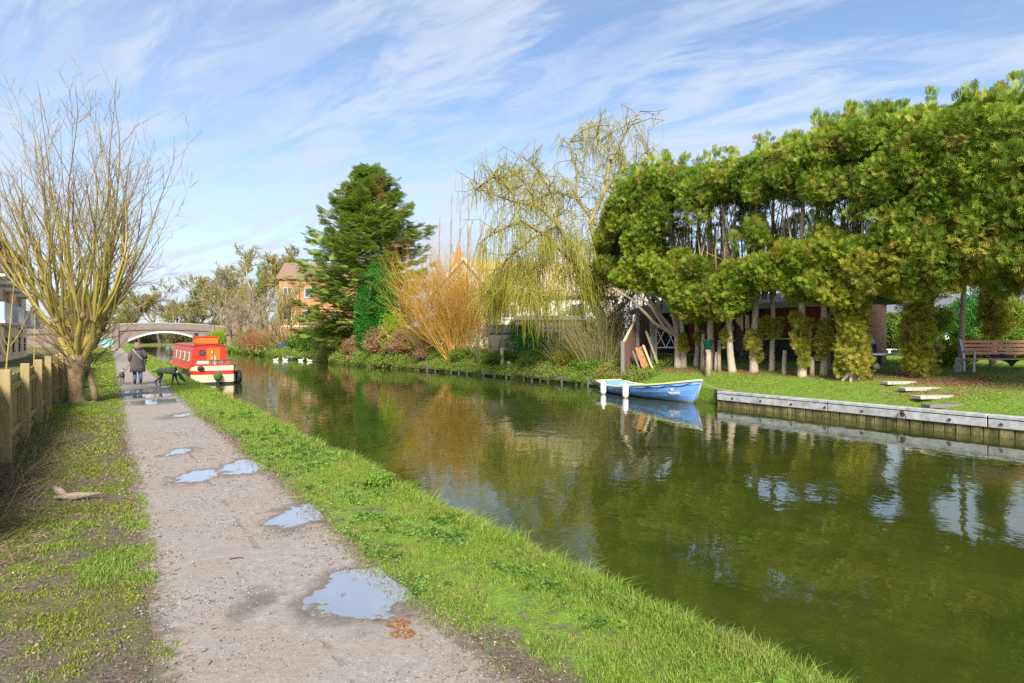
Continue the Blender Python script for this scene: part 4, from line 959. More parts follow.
fan_shrub('reed_clump', 572, 372, 29.0, 2.2, 2.6, 170, ('reed_mat', 'bush_olive'), 'green and straw reeds below the willow trunk', 35, .014, 4, .9)
fan_shrub('thorny_bush', 628, 340, 30, 3.6, 3.6, 90, ('grey_twig', 'grey_twig'), 'grey brown bare thicket behind the brown fence end', 36, .02, 14, .7, bend=.25)
for k, (px, Y) in enumerate(((437, 47), (449, 46), (458, 47.5), (466, 46), (478, 47))):
    q = PY(px, 350, Y); p = on_ground(q); root = empty('poplar_sapling', p, 0, ['leftmost thin upright bare sapling beside the conifer', 'second thin upright bare sapling from the conifer', 'third thin bare sapling, left of the orange chimney', 'tall thin bare sapling right above the chimney', 'rightmost thin bare sapling over the moss roofed house'][k], 'tree', 'upright saplings behind the golden willow'); tb = TB(); tw = TB()
    H = [10.5, 12.2, 11.5, 12.0, 10.6][k]; r = np.random.default_rng(60 + k); P = np.array([[0, 0, 0], [.1, 0, H * .4], [.15, .1, H * .75], [.2, 0, H]]); tb.add(P, [.07, .05, .035, .012], 5)
    for i in range(46):
        z = r.uniform(.4, .97) * H; b = np.array([np.interp(z, P[:, 2], P[:, 0]), 0, z]); a = r.uniform(0, 6.28); L = r.uniform(.4, 1.6) * (1.25 - z / H); d = np.array([math.cos(a) * .32, math.sin(a) * .32, 1]); tw.add(np.array([b, b + d * L * .5, b + d * [.8, .8, 1] * L]), [.02, .014, .008], 3, r.uniform())
    tb.build('trunk', 'grey_twig', root); tw.build('twigs', 'grey_twig', root)

# weeping willow
def weeping():
    r = np.random.default_rng(14); p = on_ground(PY(612, 366, 29.5)); s = p.y / 600; root = empty('weeping_willow', p, 0, 'large weeping willow trailing yellow green whips over the garden', 'tree')
    def w(px, py, dy=0.0): q = PY(px, py, p.y + dy); return np.array([q.x * (1), q.y, q.z]) - np.array(p)
    tb = TB(); tw = TB(); wh = TB()
    trunk = np.array([w(612, 372), w(610, 345), w(604, 322), w(596, 306), w(588, 296)]); tb.add(trunk, [.36, .27, .25, .24, .2], 12)
    limbs = [([(588, 296), (600, 262), (596, 225), (606, 190), (612, 160), (628, 128), (640, 112)], .17, 0), ([(606, 190), (622, 168), (640, 160), (652, 150)], .06, .6), ([(588, 296), (572, 262), (560, 225), (540, 205), (515, 196), (488, 190)], .15, -.5), ([(560, 225), (556, 200), (540, 172), (530, 160)], .08, .8),
             ([(572, 262), (545, 236), (520, 222), (500, 228), (488, 238)], .11, -1.5), ([(596, 225), (580, 200), (575, 170), (568, 148), (576, 132)], .09, 1.2), ([(588, 296), (560, 300), (540, 296), (520, 292)], .09, -1.0), ([(612, 160), (600, 140), (598, 120)], .05, 1.0), ([(604, 322), (625, 300), (640, 285), (655, 280)], .08, .5),
             ([(515, 196), (500, 180), (490, 178), (478, 190)], .05, -.6), ([(606, 190), (626, 200), (640, 195), (650, 215)], .06, -.8), ([(560, 225), (530, 240), (505, 262), (495, 285)], .08, .9), ([(540, 205), (520, 178), (505, 170)], .05, 1.2), ([(580, 200), (560, 190), (545, 195), (520, 215)], .05, 2.0)]
    for pts, r0, dy in limbs:
        P = np.array([w(a, b, dy * i / (len(pts) - 1) * 1.8) for i, (a, b) in enumerate(pts)]); P[1:] += r.normal(size=P[1:].shape) * .10; R = np.linspace(r0, .02, len(P)); tb.add(P, R, 7, r.uniform())
        T = np.linspace(0, len(P) - 1.01, 26)
        for t in T[3:]:
            j = int(t); c = P[j] + (P[j + 1] - P[j]) * (t - j)
            for q in range(2):
                d = unit(r.normal(size=3) * [1, 1, .6] + [0, 0, .35]); L = r.uniform(.5, 1.9); c1 = c + d * L * .5 + r.normal(size=3) * .05; c2 = c1 + unit(d + [0, 0, -.25] + r.normal(size=3) * .4) * L * .5
                tw.add(np.array([c, c1, c2]), [.028, .018, .01], 3, r.uniform())
                for m_ in range(5):
                    f = r.uniform(0, 1); h0 = c1 + (c2 - c1) * f; big = h0[0] < .6
                    hl = r.uniform(.25, 1.15) if h0[2] > 6.6 else r.uniform(.5, 2.0)
                    hl = min(hl, max(.3, h0[2] - .8)); o = r.normal(size=3) * [.25, .25, 0]
                    wh.add(np.array([h0, h0 + o * .6 + [0, 0, -hl * .25], h0 + o + [0, 0, -hl * .65], h0 + o * 1.1 + [0, 0, -hl]]), [.010, .011, .010, .005], 3, r.uniform())
    # dense domed curtain left of the trunk
    def curtain(cx, cy, hw, hh, n, l0, l1, dy=0):
        for i in range(n):
            a = r.uniform(-1, 1); dpt = r.uniform(-1, 1); top = w(cx + a * hw, cy + hh * (a * a + .45 * dpt * dpt) + r.normal() * 2.5, dy + dpt * 2.0); L = r.uniform(l0, l1)
            o = np.array([a * .25 + r.normal() * .12, r.normal() * .15, 0]); wh.add(np.array([top, top + o * .5 + [0, 0, -L * .25], top + o + [0, 0, -L * .65], top + o * 1.1 + [0, 0, -L]]), [.013, .012, .011, .006], 3, r.uniform())
    for i in range(120):                   # ragged bunches of whips, each from its own arching shoot
        k = i % 3; a = r.uniform(-1, 1); cx, cy, hw, hh = ((554, 238, 44, 34), (508, 282, 30, 22), (540, 262, 48, 26))[k]
        bx, by = cx + a * hw, cy + hh * a * a + abs(r.normal()) * 13; dpt = r.normal() * 1.4; Lc = r.uniform(.5, 1.7) * (1.0 if k == 1 else 1)
        s0 = w(bx + 14 * (1 if a > 0 else .3), by - r.uniform(4, 22), dpt * .6); s1 = w(bx, by, dpt); tw.add(np.array([s0, (s0 + s1) / 2 + [0, 0, .12], s1]), [.02, .014, .008], 3, r.uniform())
        for q in range(int(r.uniform(12, 27))):
            f = r.uniform(0, 1); top = s0 * (1 - f) + s1 * f + r.normal(size=3) * [.16, .16, .10]; L = Lc * r.uniform(.55, 1.25); L = min(L, top[2] + .2); o = np.array([a * .22 + r.normal() * .16, r.normal() * .16, 0]); wh.add(np.array([top, top + o * .5 + [0, 0, -L * .25], top + o + [0, 0, -L * .65], top + o * 1.1 + [0, 0, -L]]), [.011, .011, .010, .005], 3, r.uniform())
    curtain(500, 205, 22, 30, 50, .8, 2.2)
    for i in range(240):                   # twiggy brown tangle round the trunk head
        b = w(594 + r.normal() * 9, 288 + r.normal() * 12, r.normal() * .5); d = unit(r.normal(size=3) + [0, 0, .1]); L = r.uniform(.5, 1.6); tw.add(np.array([b, b + d * L * .5 + r.normal(size=3) * .08, b + unit(d + [0, 0, -.3]) * L]), [.018, .013, .006], 3, r.uniform())
    tb.build('trunk', 'willow_bark', root); tw.build('twigs', 'willow_bark', root); wh.build('hanging_whips', 'willow_whip', root)
weeping()

# bare trees: three prototypes, copied
def bare_tree(H, seed, mat='grey_twig', trunk='tree_bark', depth=4, kids=6, spread=.62, ivy=0, rmin=.02, up=.2, label='', group=None, loc=(0, 0, 0), wander=.28, nleaf=0, leaf='bush_olive', name='bare_tree'):
    r = np.random.default_rng(seed); root = empty(name, loc, 0, label, 'tree', group); tb = TB(); tw = TB()
    grow(tb, tw, [0, 0, -.1], [0, 0, 1], H * .52, H * .018 + .05, depth, r, up, wander, kids, .56, spread, 6, rmin, 5, .45)
    tb.build('trunk', trunk, root); tw.build('twigs', mat, root)
    if ivy:
        lb = LB()
        for z in np.arange(.3, ivy, .45): lb.blob(LEAF6, (r.normal() * .1, r.normal() * .1, z), (.62 * (1.1 - z / ivy * .5), .62, .4), 90, .22, 1, .3, .5, .7)
        lb.build('ivy', 'ivy_mat', root)
    if nleaf:
        lb = LB(); vs = np.concatenate(tw.V); pk = vs[r.integers(0, len(vs), nleaf)]; V, F, R = scatter(tpl_leaves(3, .8, 4), pk, np.tile([0, 0, 1.], (nleaf, 1)), r.uniform(.07, .17, nleaf), 1); lb.add(V, F, R); lb.build('sparse_leaves', leaf, root)
    return root
protos = {}
FAR = [  # px, Y, height, prototype, label
    (118, 175, 14.5, 0, 'bare olive tree beyond the left end of the bridge'), (140, 190, 17.6, 1, 'bare twiggy tree beyond the arch of the bridge, furthest left'), (160, 190, 18.5, 2, 'bare brown tree rising behind the middle of the bridge'), (178, 185, 20.6, 0, 'bare tree behind the right half of the bridge arch'),
    (193, 155, 18, 3, 'ivy clad bare tree behind the right end of the bridge'), (208, 170, 20.5, 1, 'bare tree just right of the ivy clad trunk beyond the bridge'), (222, 140, 20, 2, 'tall bare tree right of the bridge behind the yellow shrubs'), (240, 120, 19, 0, 'tall bare tree over the white stemmed trees'), (262, 112, 19, 3, 'tall bare tree with an ivy column left of the brick house'),
    (100, 200, 17, 2, 'bare tree behind the pollard willow at the path end'), (85, 170, 16, 1, 'bare tree half hidden behind the pollard twigs'), (62, 150, 15, 0, 'bare tree behind the pollard head'), (278, 105, 17.5, 1, 'bare tree top showing above the brick house'), (130, 240, 20, 3, 'distant bare tree seen above the parapet'), (200, 230, 22, 1, 'distant hazy tree far beyond the bridge'), (170, 250, 20, 2, 'distant tree far behind the arch'), (232, 200, 26, 3, 'distant tree behind the tall pair right of the bridge')]
for k in range(4): protos[k] = bare_tree([12, 12.5, 13, 13.5][k], 100 + k, ['olive_twig', 'olive_twig', 'grey_twig', 'olive_twig'][k], depth=4, kids=[6, 7, 6, 6][k], ivy=10 if k == 3 else 0, rmin=.03, nleaf=2600, spread=.66)
hh = [12, 12.5, 13, 13.5]; used = set()
TH = {}
for k in range(4): TH[k] = max(v.co.z for c in protos[k].children for v in c.data.vertices)
for px, Y, h, k, lab in FAR:
    q = PY(px, 345, Y); uu_, vv_ = toUV(q.x, q.y); q.z = gz(uu_, vv_) if vv_ > vbank(uu_) else 0; s = h / TH[k]; rz = (px * 1.7) % 6.28
    if k not in used:
        o = protos[k]; o.location = q; o.scale = (s, s, s); o.rotation_euler = (0, 0, rz); o['label'] = lab; used.add(k)
    else: o = copy_tree(protos[k], q, rz, lab, (s, s, s))
    o['group'] = 'bare trees round the bridge'
# pale many stemmed trees on the right bank before the brick house
for k, (px, Y, h, lab, mt) in enumerate(((247, 84, 9.5, 'pale twiggy tree on the right bank above the russet bush', 'grey_twig'), (262, 80, 10.5, 'pale many stemmed tree in front of the left of the brick house', 'grey_twig'), (285, 74, 11, 'ochre stemmed bare tree directly in front of the brick house wall', 'olive_twig'), (236, 92, 8.5, 'small pale bare tree behind the yellow flowering shrubs', 'grey_twig'))):
    q = on_ground(PY(px, 350, Y)); q.z = 0; r = np.random.default_rng(200 + k); root = empty('multi_stem_tree', q, 0, lab, 'tree', 'many stemmed trees on the right bank'); tb = TB(); tw = TB()
    for s in range(5):
        a = s * 1.3 + k; grow(tb, tw, [math.cos(a) * .5, math.sin(a) * .5, -.1], [math.cos(a) * .18, math.sin(a) * .18, 1], h * .55, .11, 3, r, .25, .2, 6, .5, .6, 5, .022, 5, .4)
    tb.build('trunk', 'reed_mat' if k != 2 else 'olive_twig', root); tw.build('twigs', mt, root)
for px, py, Y, rx, rz, mat, lab in ((221, 349, 100, 2.2, 1.8, 'bush_olive', 'pale olive shrub on the bank by the right end of the bridge'), (226, 348, 96, 2.4, 2.2, 'lime_mat', 'yellow flowering shrub between the bridge and the brown thicket'), (237, 349, 92, 2.0, 1.5, 'bush_olive', 'dull shrub beside the yellow flowering shrub'), (300, 352, 66, 1.6, 1.0, 'bush_green', 'green shrub by the dark boat covers below the brick house'), (213, 349, 110, 1.8, 1.5, 'bush_green', 'dark green shrub tight against the right bridge abutment')):
    bush('bank_shrub', px, py, Y, rx, rz, mat, lab, n=14, per=110, size=.3)
for px, Y, lab in ((262, 71, 'russet red stemmed bush at the water edge'), (252, 76, 'brown twiggy bush left of the russet bush'), (276, 68, 'dark green brown bush right of the russet bush')):
    fan_shrub('russet_bush', px, 353, Y, 3.2, 4.2, 120, ('red_twig', 'red_twig' if px == 262 else 'olive_twig'), lab, px, .035, 9, .9, bend=.22)
leafmat('thicket_mat', [(.07, .07, .025), (.14, .13, .04), (.20, .16, .07), (.13, .16, .03)], .2)
TL = ['olive thicket beyond the bridge arch', 'olive thicket behind the left bridge wing', 'brown olive thicket behind the right bridge end', 'thicket behind the yellow flowering shrub', 'thicket behind the pollard trunk', 'thicket far left behind the fence', 'low bush seen through the right of the arch', 'low bush seen through the left of the arch']
for k, (px, Y, W) in enumerate(((150, 225, 3.6), (110, 215, 3.8), (192, 222, 3.6), (228, 150, 2.8), (80, 195, 3.4), (45, 190, 3.6), (184, 165, 1.8), (142, 200, 2.2))):
    bush('thicket', px, 345, Y, W * 2.6, W, 'thicket_mat', TL[k], 'thicket', n=30, per=170, size=.7)

# ------------------------------------------------------------------ buildings
def brickmat(name, c1, c2, mortar, scale=1.0, rough=.9):
    m, n, l = newmat(name); t = n.new('ShaderNodeTexCoord'); mp = n.new('ShaderNodeMapping'); mp.inputs['Rotation'].default_value = (math.radians(90), 0, 0)
    sp = n.new('ShaderNodeSeparateXYZ'); cb = n.new('ShaderNodeCombineXYZ'); l.new(t.outputs['Object'], sp.inputs[0])
    l.new(M('ADD', sp.outputs[0], sp.outputs[1], n, l), cb.inputs[0]); l.new(sp.outputs[2], cb.inputs[1])
    b = n.new('ShaderNodeTexBrick'); l.new(cb.outputs[0], b.inputs['Vector']); b.inputs['Scale'].default_value = 1
    b.inputs['Color1'].default_value = (*c1, 1); b.inputs['Color2'].default_value = (*c2, 1); b.inputs['Mortar'].default_value = (*mortar, 1)
    b.inputs['Brick Width'].default_value = .225 * scale; b.inputs['Row Height'].default_value = .075 * scale; b.inputs['Mortar Size'].default_value = .008 * scale
    nz = noise(n, l, t.outputs['Object'], .8, 4, .6); c = cmix(n, l, mrange(n, l, nz, .35, .7, 0, .35), b.outputs['Color'], tuple(x * .55 for x in c1))
    s = n.new('ShaderNodeBsdfPrincipled'); s.inputs['Roughness'].default_value = rough; l.new(c, s.inputs['Base Color'])
    bp = n.new('ShaderNodeBump'); bp.inputs['Strength'].default_value = .4; bp.inputs['Distance'].default_value = .01; l.new(b.outputs['Fac'], bp.inputs['Height']); bp.invert = True; l.new(bp.outputs[0], s.inputs['Normal'])
    o = n.new('ShaderNodeOutputMaterial'); l.new(s.outputs[0], o.inputs[0]); return m
brickmat('orange_brick', (.62, .22, .08), (.50, .16, .06), (.45, .36, .28)); brickmat('buff_brick', (.80, .53, .32), (.72, .46, .27), (.66, .52, .38)); brickmat('bridge_brick', (.26, .17, .14), (.20, .14, .12), (.28, .25, .22), 1.6)
pmat('white_paint', (.78, .77, .74), (.66, .65, .62), 6, .6, .1); pmat('cream_render', (.74, .68, .56), (.62, .56, .45), 3, .85, .2, c3=(.80, .75, .64)); pmat('roof_tile', (.30, .18, .12), (.20, .12, .09), 10, .9, .6, 30, (1, 1, 4))
pmat('mossy_roof', (.38, .31, .10), (.26, .21, .07), 4, .9, .6, 30, c3=(.36, .24, .13)); pmat('dark_frame', (.06, .06, .065), None, 8, .5, .1); pmat('white_band', (.75, .73, .70), (.6, .58, .54), 5, .8, .2)
def glassmat(name, c, rough=.06):
    m, n, l = newmat(name); b = n.new('ShaderNodeBsdfPrincipled'); b.inputs['Base Color'].default_value = (*c, 1); b.inputs['Roughness'].default_value = rough; b.inputs['Specular IOR Level'].default_value = .9
    o = n.new('ShaderNodeOutputMaterial'); l.new(b.outputs[0], o.inputs[0])
glassmat('window_glass', (.05, .065, .08)); glassmat('balcony_glass', (.42, .52, .60), .15); glassmat('pale_glass', (.30, .36, .42), .1)

def window(root, x, y, z, w, h, nx=2, face='y', mat='white_paint', name='window', out=-1):
    """casement: a frame on the wall with one pane mesh; face y: in a wall whose normal is along y (out = sign)"""
    fr = MB(); t = .06; d = .07
    def bx(mb, a, zz, la, lz, dd, off):
        if face == 'y': mb.box((x + a, y + out * off, z + zz), (la, dd, lz))
        else: mb.box((x + out * off, y + a, z + zz), (dd, la, lz))
    for s in (-1, 1): bx(fr, s * (w / 2 - t / 2), 0, t, h, d, .035)
    for s in (-1, 1): bx(fr, 0, s * (h / 2 - t / 2), w - 2 * t, t, d, .033)
    for i in range(1, nx): bx(fr, -w / 2 + w * i / nx, 0, t * .8, h - 2 * t, d * .8, .03)
    f = fr.build(name, mat, root); g = MB(); bx(g, 0, 0, w - t, h - t, .02, .012); g.build('pane', 'window_glass', f)
    s_ = MB(); bx(s_, 0, -h / 2 - .05, w + .16, .07, .14, .06); s_.build('sill', mat, f)

pmat('tan_roof', (.50, .40, .24), (.38, .29, .17), 6, .9, .6, 30); pmat('slate', (.16, .17, .18), (.11, .12, .13), 8, .7, .5, 30)
# brick house on the far bank
hp0 = PY(302, 345, 82); hp0.z = 0
root = empty('brick_house', hp0, math.radians(8), 'orange brick house with white windows between bare trees and the conifer', 'house')
b = MB(); W_, D_, E_ = 12.0, 9.0, 9.9
b.box((3, D_ / 2, E_ / 2), (W_, D_, E_)); b.build('wall', 'orange_brick', root)
g = MB(); g.prism([(-4.5, E_ + .02), (4.5, E_ + .02), (0, E_ + 3.2)], .3, 'x', 0); gb_ = g; 
for sx in (-3.0 + .17, 9.0 - .17):
    g = MB(); g.prism([(.02, E_), (D_ - .02, E_), (D_ / 2, E_ + 2.4)], .3, 'x', sx); g.build('gable', 'orange_brick', root)
r_ = MB(); r_.prism([(-.4, E_ - .1), (D_ / 2, E_ + 2.45), (D_ + .4, E_ - .1), (D_ + .4, E_ + .12), (D_ / 2, E_ + 2.7), (-.4, E_ + .12)], W_ + .6, 'x', 3); r_.build('roof', 'roof_tile', root)
g = MB(); g.tube([(-.3, -.07, .2), (-.3, -.07, E_ - .1)], .05, 8); g.build('drainpipe', 'dark_frame', root)
for x, z in ((-1.9, 4.9), (.95, 4.9), (-1.9, 8.0), (.95, 8.0), (-1.9, 1.6), (4.4, 4.9), (4.4, 8.0)): window(root, x, 0, z, 1.15, 1.3)
g = MB(); g.box((3, -.03, 3.4), (W_, .06, .16)); g.build('string_course', 'cream_render', root)
g = MB(); g.box((6.6, 4.5, E_ + 2.9), (.9, .7, 1.6)); g.build('chimney', 'orange_brick', root)

# garage roofs seen behind the bank trees
q = PY(256, 345, 96); q.z = 0; root = empty('brick_outhouse', q, .1, 'low brown roofed outhouse left of the orange brick house', 'outhouse'); b = MB(); b.box((0, 2, 1.2), (9, 4, 2.4)); b.build('wall', 'bridge_brick', root)
b = MB(); b.prism([(-.3, 2.35), (2, 4.1), (4.3, 2.35), (4.3, 2.55), (2, 4.3), (-.3, 2.55)], 9.4, 'x', 0); b.build('roof', 'roof_tile', root); window(root, 1.4, 0, 1.4, 1.4, 1.0)
# covered boats / bins beneath the brick house
pmat('blue_tarp', (.03, .05, .13), (.02, .03, .08), 6, .5, .5)
q = on_ground(PY(289, 350, 72)); root = empty('covered_dinghy', q, .3, 'dark blue covered dinghy on the bank below the brick house', 'dinghy'); b = MB(); b.prism([(-1.3, .1), (1.2, .1), (1.5, .8), (.2, 1.15), (-1.4, .75)], 1.2, 'y'); b.build('cover', 'blue_tarp', root, bevel=.12)
b = MB(); b.box((-.6, 0, .05), (.2, 1.3, .3)); b.box((.7, 0, .05), (.2, 1.3, .3)); b.build('trestle', 'grey_timber', root)
q = on_ground(PY(299, 350, 70)); root = empty('covered_dinghy', q, -.3, 'smaller dark covered dinghy with white rim right of the blue cover', 'dinghy'); b = MB(); b.prism([(-.8, .1), (.8, .1), (1.0, .6), (0, .85), (-1.0, .6)], 1.0, 'y'); b.build('cover', 'blue_tarp', root, bevel=.1); b = MB(); b.prism([(-1.05, .1), (1.05, .1), (1.05, .18), (-1.05, .18)], 1.1, 'y'); b.build('rim', 'white_paint', root)
q = on_ground(PY(297, 357, 62)); q.z = -.35; root = empty('landing_stage', q, .5, 'small pale landing stage at the water below the covered dinghies', 'landing stage'); b = MB(); b.box((0, 0, .2), (2.4, 1.2, .1)); b.build('deck', 'grey_timber', root)
for sx in (-1, 1): b = MB(); b.box((sx, -.5, 0), (.12, .12, .9)); b.build('post', 'grey_timber', root)

# white house with mossy roof behind the willow
def gable_house(px, Y, W, D, E, R, rz, label, walls, roofm, chim=None, wins=(), gable_front=False):
    q = PY(px, 345, Y); q.z = .3; root = empty('white_house', q, rz, label, 'house'); b = MB(); b.box((0, D / 2, E / 2 - .3), (W, D, E + .6)); b.build('wall', walls, root)
    if gable_front:
        g = MB(); g.prism([(-W / 2 + .02, E), (W / 2 - .02, E), (0, E + R)], .3, 'y', .17); g.build('gable', walls, root)
        r_ = MB(); r_.prism([(-W / 2 - .4, E - .15), (0, E + R + .05), (W / 2 + .4, E - .15), (W / 2 + .4, E + .1), (0, E + R + .3), (-W / 2 - .4, E + .1)], D + .5, 'y', D / 2); r_.build('roof', roofm, root)
        g = MB()
        for s in (-1, 1): g.beam((s * (W / 2 + .3), -.30, E), (0, -.30, E + R + .15), .06, .22)
        g.build('bargeboard', 'white_paint', root)
    else:
        for s in (-1, 1): g = MB(); g.prism([(.02, E), (D - .02, E), (D / 2, E + R)], .3, 'x', s * (W / 2 - .17)); g.build('gable', walls, root)
        r_ = MB(); r_.prism([(-.4, E - .15), (D / 2, E + R + .05), (D + .4, E - .15), (D + .4, E + .1), (D / 2, E + R + .3), (-.4, E + .1)], W + .6, 'x', 0); r_.build('roof', roofm, root)
    if chim: g = MB(); g.box((chim[0], chim[1], chim[2]), (.9, .7, 2.4)); c = g.build('chimney', 'orange_brick', root); g = MB(); g.lathe([(.16, chim[2] + 1.2), (.2, chim[2] + 1.25), (.14, chim[2] + 1.7)], 10, (chim[0], chim[1], 0)); g.build('chimney_pot', 'orange_brick', c)
    for x, z, w, h in wins: window(root, x, 0, z, w, h)
    return root
gable_house(494, 52, 7.4, 7, 5.4, 3.0, 0.05, 'cream house with a mossy yellow roof behind the weeping willow', 'cream_render', 'mossy_roof', (-3.2, 3.5, 8.2), ((-1.6, 3.8, 1.2, 1.2), (1.4, 3.8, 1.2, 1.2), (-1.5, 1.4, 1.5, 1.3)))
gable_house(463, 50, 5.0, 6, 5.0, 3.0, 0.1, 'narrow pale gabled wing left of the mossy roofed house', 'cream_render', 'mossy_roof', None, ((0, 4.2, 1.1, 1.2),), True)
gable_house(600, 47, 9.5, 7, 4.9, 2.9, -.1, 'broad beige house glimpsed between weeping willow and tall hedge', 'cream_render', 'tan_roof', None, ((-1.8, 3.6, 1.2, 1.2), (2, 3.6, 1.2, 1.2)))
gable_house(640, 40, 2.2, 5, 4.0, 1.3, -.1, 'narrow white gabled annexe just right of the willow trunk', 'white_paint', 'roof_tile', None, ((0, 2.9, .8, 1.0),), True)
gable_house(892, 62, 8.5, 7, 3.9, 2.4, -.5, 'white house seen through the arch in the tall hedge', 'white_paint', 'slate', None, ((-2.4, 3.6, 1.0, 1.1), (0, 3.6, 1.0, 1.1), (2.2, 3.6, 1.0, 1.1)))
gable_house(1000, 46, 11, 7, 3.2, 1.6, -.75, 'pale house with grey glazing behind the bench', 'white_paint', 'slate', None, ((-4.4, 1.7, 2.0, 1.5), (-1.6, 1.7, 2.0, 1.5), (1.2, 1.7, 2.0, 1.5), (4, 1.7, 2.0, 1.5)))
# pale flat roofed outbuilding
pmat('pink_render', (.58, .48, .44), (.46, .37, .34), 3, .9, .3, c3=(.66, .58, .54))
q = PY(549, 350, 34.5); q.z = .1; root = empty('outbuilding', q, 0, 'pinkish flat roofed outbuilding with white fascia in the middle garden', 'outbuilding')
b = MB(); b.box((0, 1.5, 1.3), (3.8, 3.0, 2.9)); b.build('wall', 'pink_render', root); b = MB(); b.box((0, 1.5, 2.86), (4.05, 3.3, .24)); b.build('fascia', 'white_paint', root); window(root, -1.0, 0, 1.6, .9, .8)
b = MB(); b.box((.7, -.02, 1.05), (.85, .05, 2.0)); b.build('door', 'grey_timber', root)
q = PY(508, 348, 36.5); q.z = .1; root = empty('garden_shed', q, 0, 'lower grey shed left of the pinkish outbuilding', 'shed'); b = MB(); b.box((0, 1, 1.0), (2.4, 2, 2.1)); b.build('wall', 'grey_timber', root); b = MB(); b.prism([(-.15, 2.0), (2.2, 2.45), (2.2, 2.55), (-.15, 2.1)], 2.7, 'x', 0); b.build('roof', 'dark_frame', root)
# pergola bench and pale post in the middle garden
pmat('pale_post', (.62, .55, .34), (.48, .42, .24), 6, .85, .3, 40)
p = on_ground(PY(502, 372, clampY(502, 32.3, .4))); b = MB(); b.tube([(0, 0, -.1), (.02, 0, .5), (0, 0, 1.15)], [.12, .11, .10], 10); o = b.build('tree_stump', 'pale_post', None, True); o.location = p; tag(o, 'pale upright stump under the hanging willow whips', 'stump')
p = on_ground(PY(509, 372, clampY(509, 32.0, .3))); b = MB(); b.lathe([(.12, 0), (.15, .1), (.10, .2), (.13, .3), (.06, .42)], 10); o = b.build('stone_ornament', 'stone', None, True); o.location = p; tag(o, 'small pale stone ornament beside the upright stump', 'ornament')
p = on_ground(PY(543, 366, clampY(543, 31.0, 1.6))); root = empty('garden_swing', p, .2, 'grey timber swing seat frame before the dark evergreen', 'swing seat')
for sx in (-.9, .9):
    for sy in (-.45, .45): b = MB(); b.beam((sx, sy, 0), (sx * .95, 0, 1.75), .07, .07); b.build('leg', 'grey_timber', root)
b = MB(); b.beam((-1.1, 0, 1.78), (1.1, 0, 1.78), .08, .08); b.build('top_beam', 'grey_timber', root); b = MB(); b.box((0, 0, .55), (1.4, .45, .05)); b.box((0, .22, .85), (1.4, .05, .5)); b.build('seat', 'grey_timber', root)
b = MB()
for sx in (-.65, .65): b = MB(); b.tube([(sx, 0, .57), (sx, 0, 1.75)], .012, 5); b.build('chain', 'iron', root)
p = on_ground(PY(568, 377, clampY(568, 28.8, .4))); b = MB(); b.tube([(0, 0, -.05), (.05, 0, .16)], [.1, .07], 8); o = b.build('stone_ornament', 'white_paint', None, True); o.location = p; tag(o, 'small white stone among low plants left of the blue boat', 'ornament')

# apartment building beyond the fence on the left
pmat('pale_stone', (.84, .62, .38), (.76, .54, .32), 4, .9, .1, 20, c3=(.84, .66, .44))
root = empty('apartment_building', C(44, -6.6, 0), A_C, 'beige apartment building with glazed balconies behind the left fence', 'apartments')
b = MB(); b.box((-5, 15, 4.2), (10, 31, 8.4)); b.build('wall', 'buff_brick', root)
b = MB(); b.prism([(.6, 8.3), (-5, 11.6), (-10.6, 8.3), (-10.6, 8.6), (-5, 11.95), (.6, 8.6)], 31.8, 'y', 15); b.build('roof', 'roof_tile', root)
b = MB(); b.box((.04, 15, 1.3), (.1, 31.02, 2.6)); b.build('plinth', 'pale_stone', root)
for y in (2, 5, 8.4, 12, 16, 20, 24, 28): window(root, .09, y, 1.3, .7, 1.1, 1, 'x', 'dark_frame', out=1)
for k, y in enumerate((3, 9.5, 17, 25)):
    for z in (2.75, 5.45):
        b = MB(); b.box((.85, y, z), (1.6, 3.6, .16)); f = b.build('balcony', 'white_band', root)
        g = MB(); g.box((1.6, y, z + .62), (.03, 3.5, 1.05)); g.box((.8, y - 1.75, z + .62), (1.55, .03, 1.05)); g.build('balustrade', 'balcony_glass', f) if z < 3 else None
        if z > 3:
            g = MB()
            for t in np.arange(-1.7, 1.75, .14): g.box((1.6, y + t, z + .6), (.02, .025, 1.0))
            for zz in (.12, 1.12): g.box((1.6, y, z + zz), (.04, 3.5, .05))
            g.build('balustrade', 'dark_frame', f)
        window(root, .0, y, z + 1.2, 1.7, 2.0, 2, 'x', 'white_paint', out=1)
for y in (6.3, 13, 21): 
    for z in (4.0, 6.8): window(root, .0, y, z, .8, 1.4, 1, 'x', 'white_paint', out=1)

# ------------------------------------------------------------------ arched canal bridge
root = empty('canal_bridge', C(143, 9.85, -.4), A_C, 'low brick arched bridge with pale stone arch ring across the canal', 'bridge')
def arch_z(x, half=6.5, rise=2.6, spring=.95):
    t = min(abs(x) / half, 1); return spring + rise * math.sqrt(max(0, 1 - t * t)) * 1.0 if t < 1 else spring
def deck_z(x): return 4.25 - .0052 * x * x if abs(x) < 12 else 4.25 - .0052 * 144 - .03 * (abs(x) - 12)
def flat_arch(x, half=6.5):
    t = min(abs(x) / half, 1); return 1.5 + 1.75 * (1 - t ** 2.0)
xs = list(np.linspace(-6.5, 6.5, 27)); Wd = 4.5
poly = [(-26, -.6), (-6.5, -.6)] + [(x, flat_arch(x)) for x in xs] + [(6.5, -.6), (20, -.6)] + [(x, deck_z(x)) for x in np.linspace(20, -26, 36)]
b = MB()
N_ = len(poly)
import mathutils
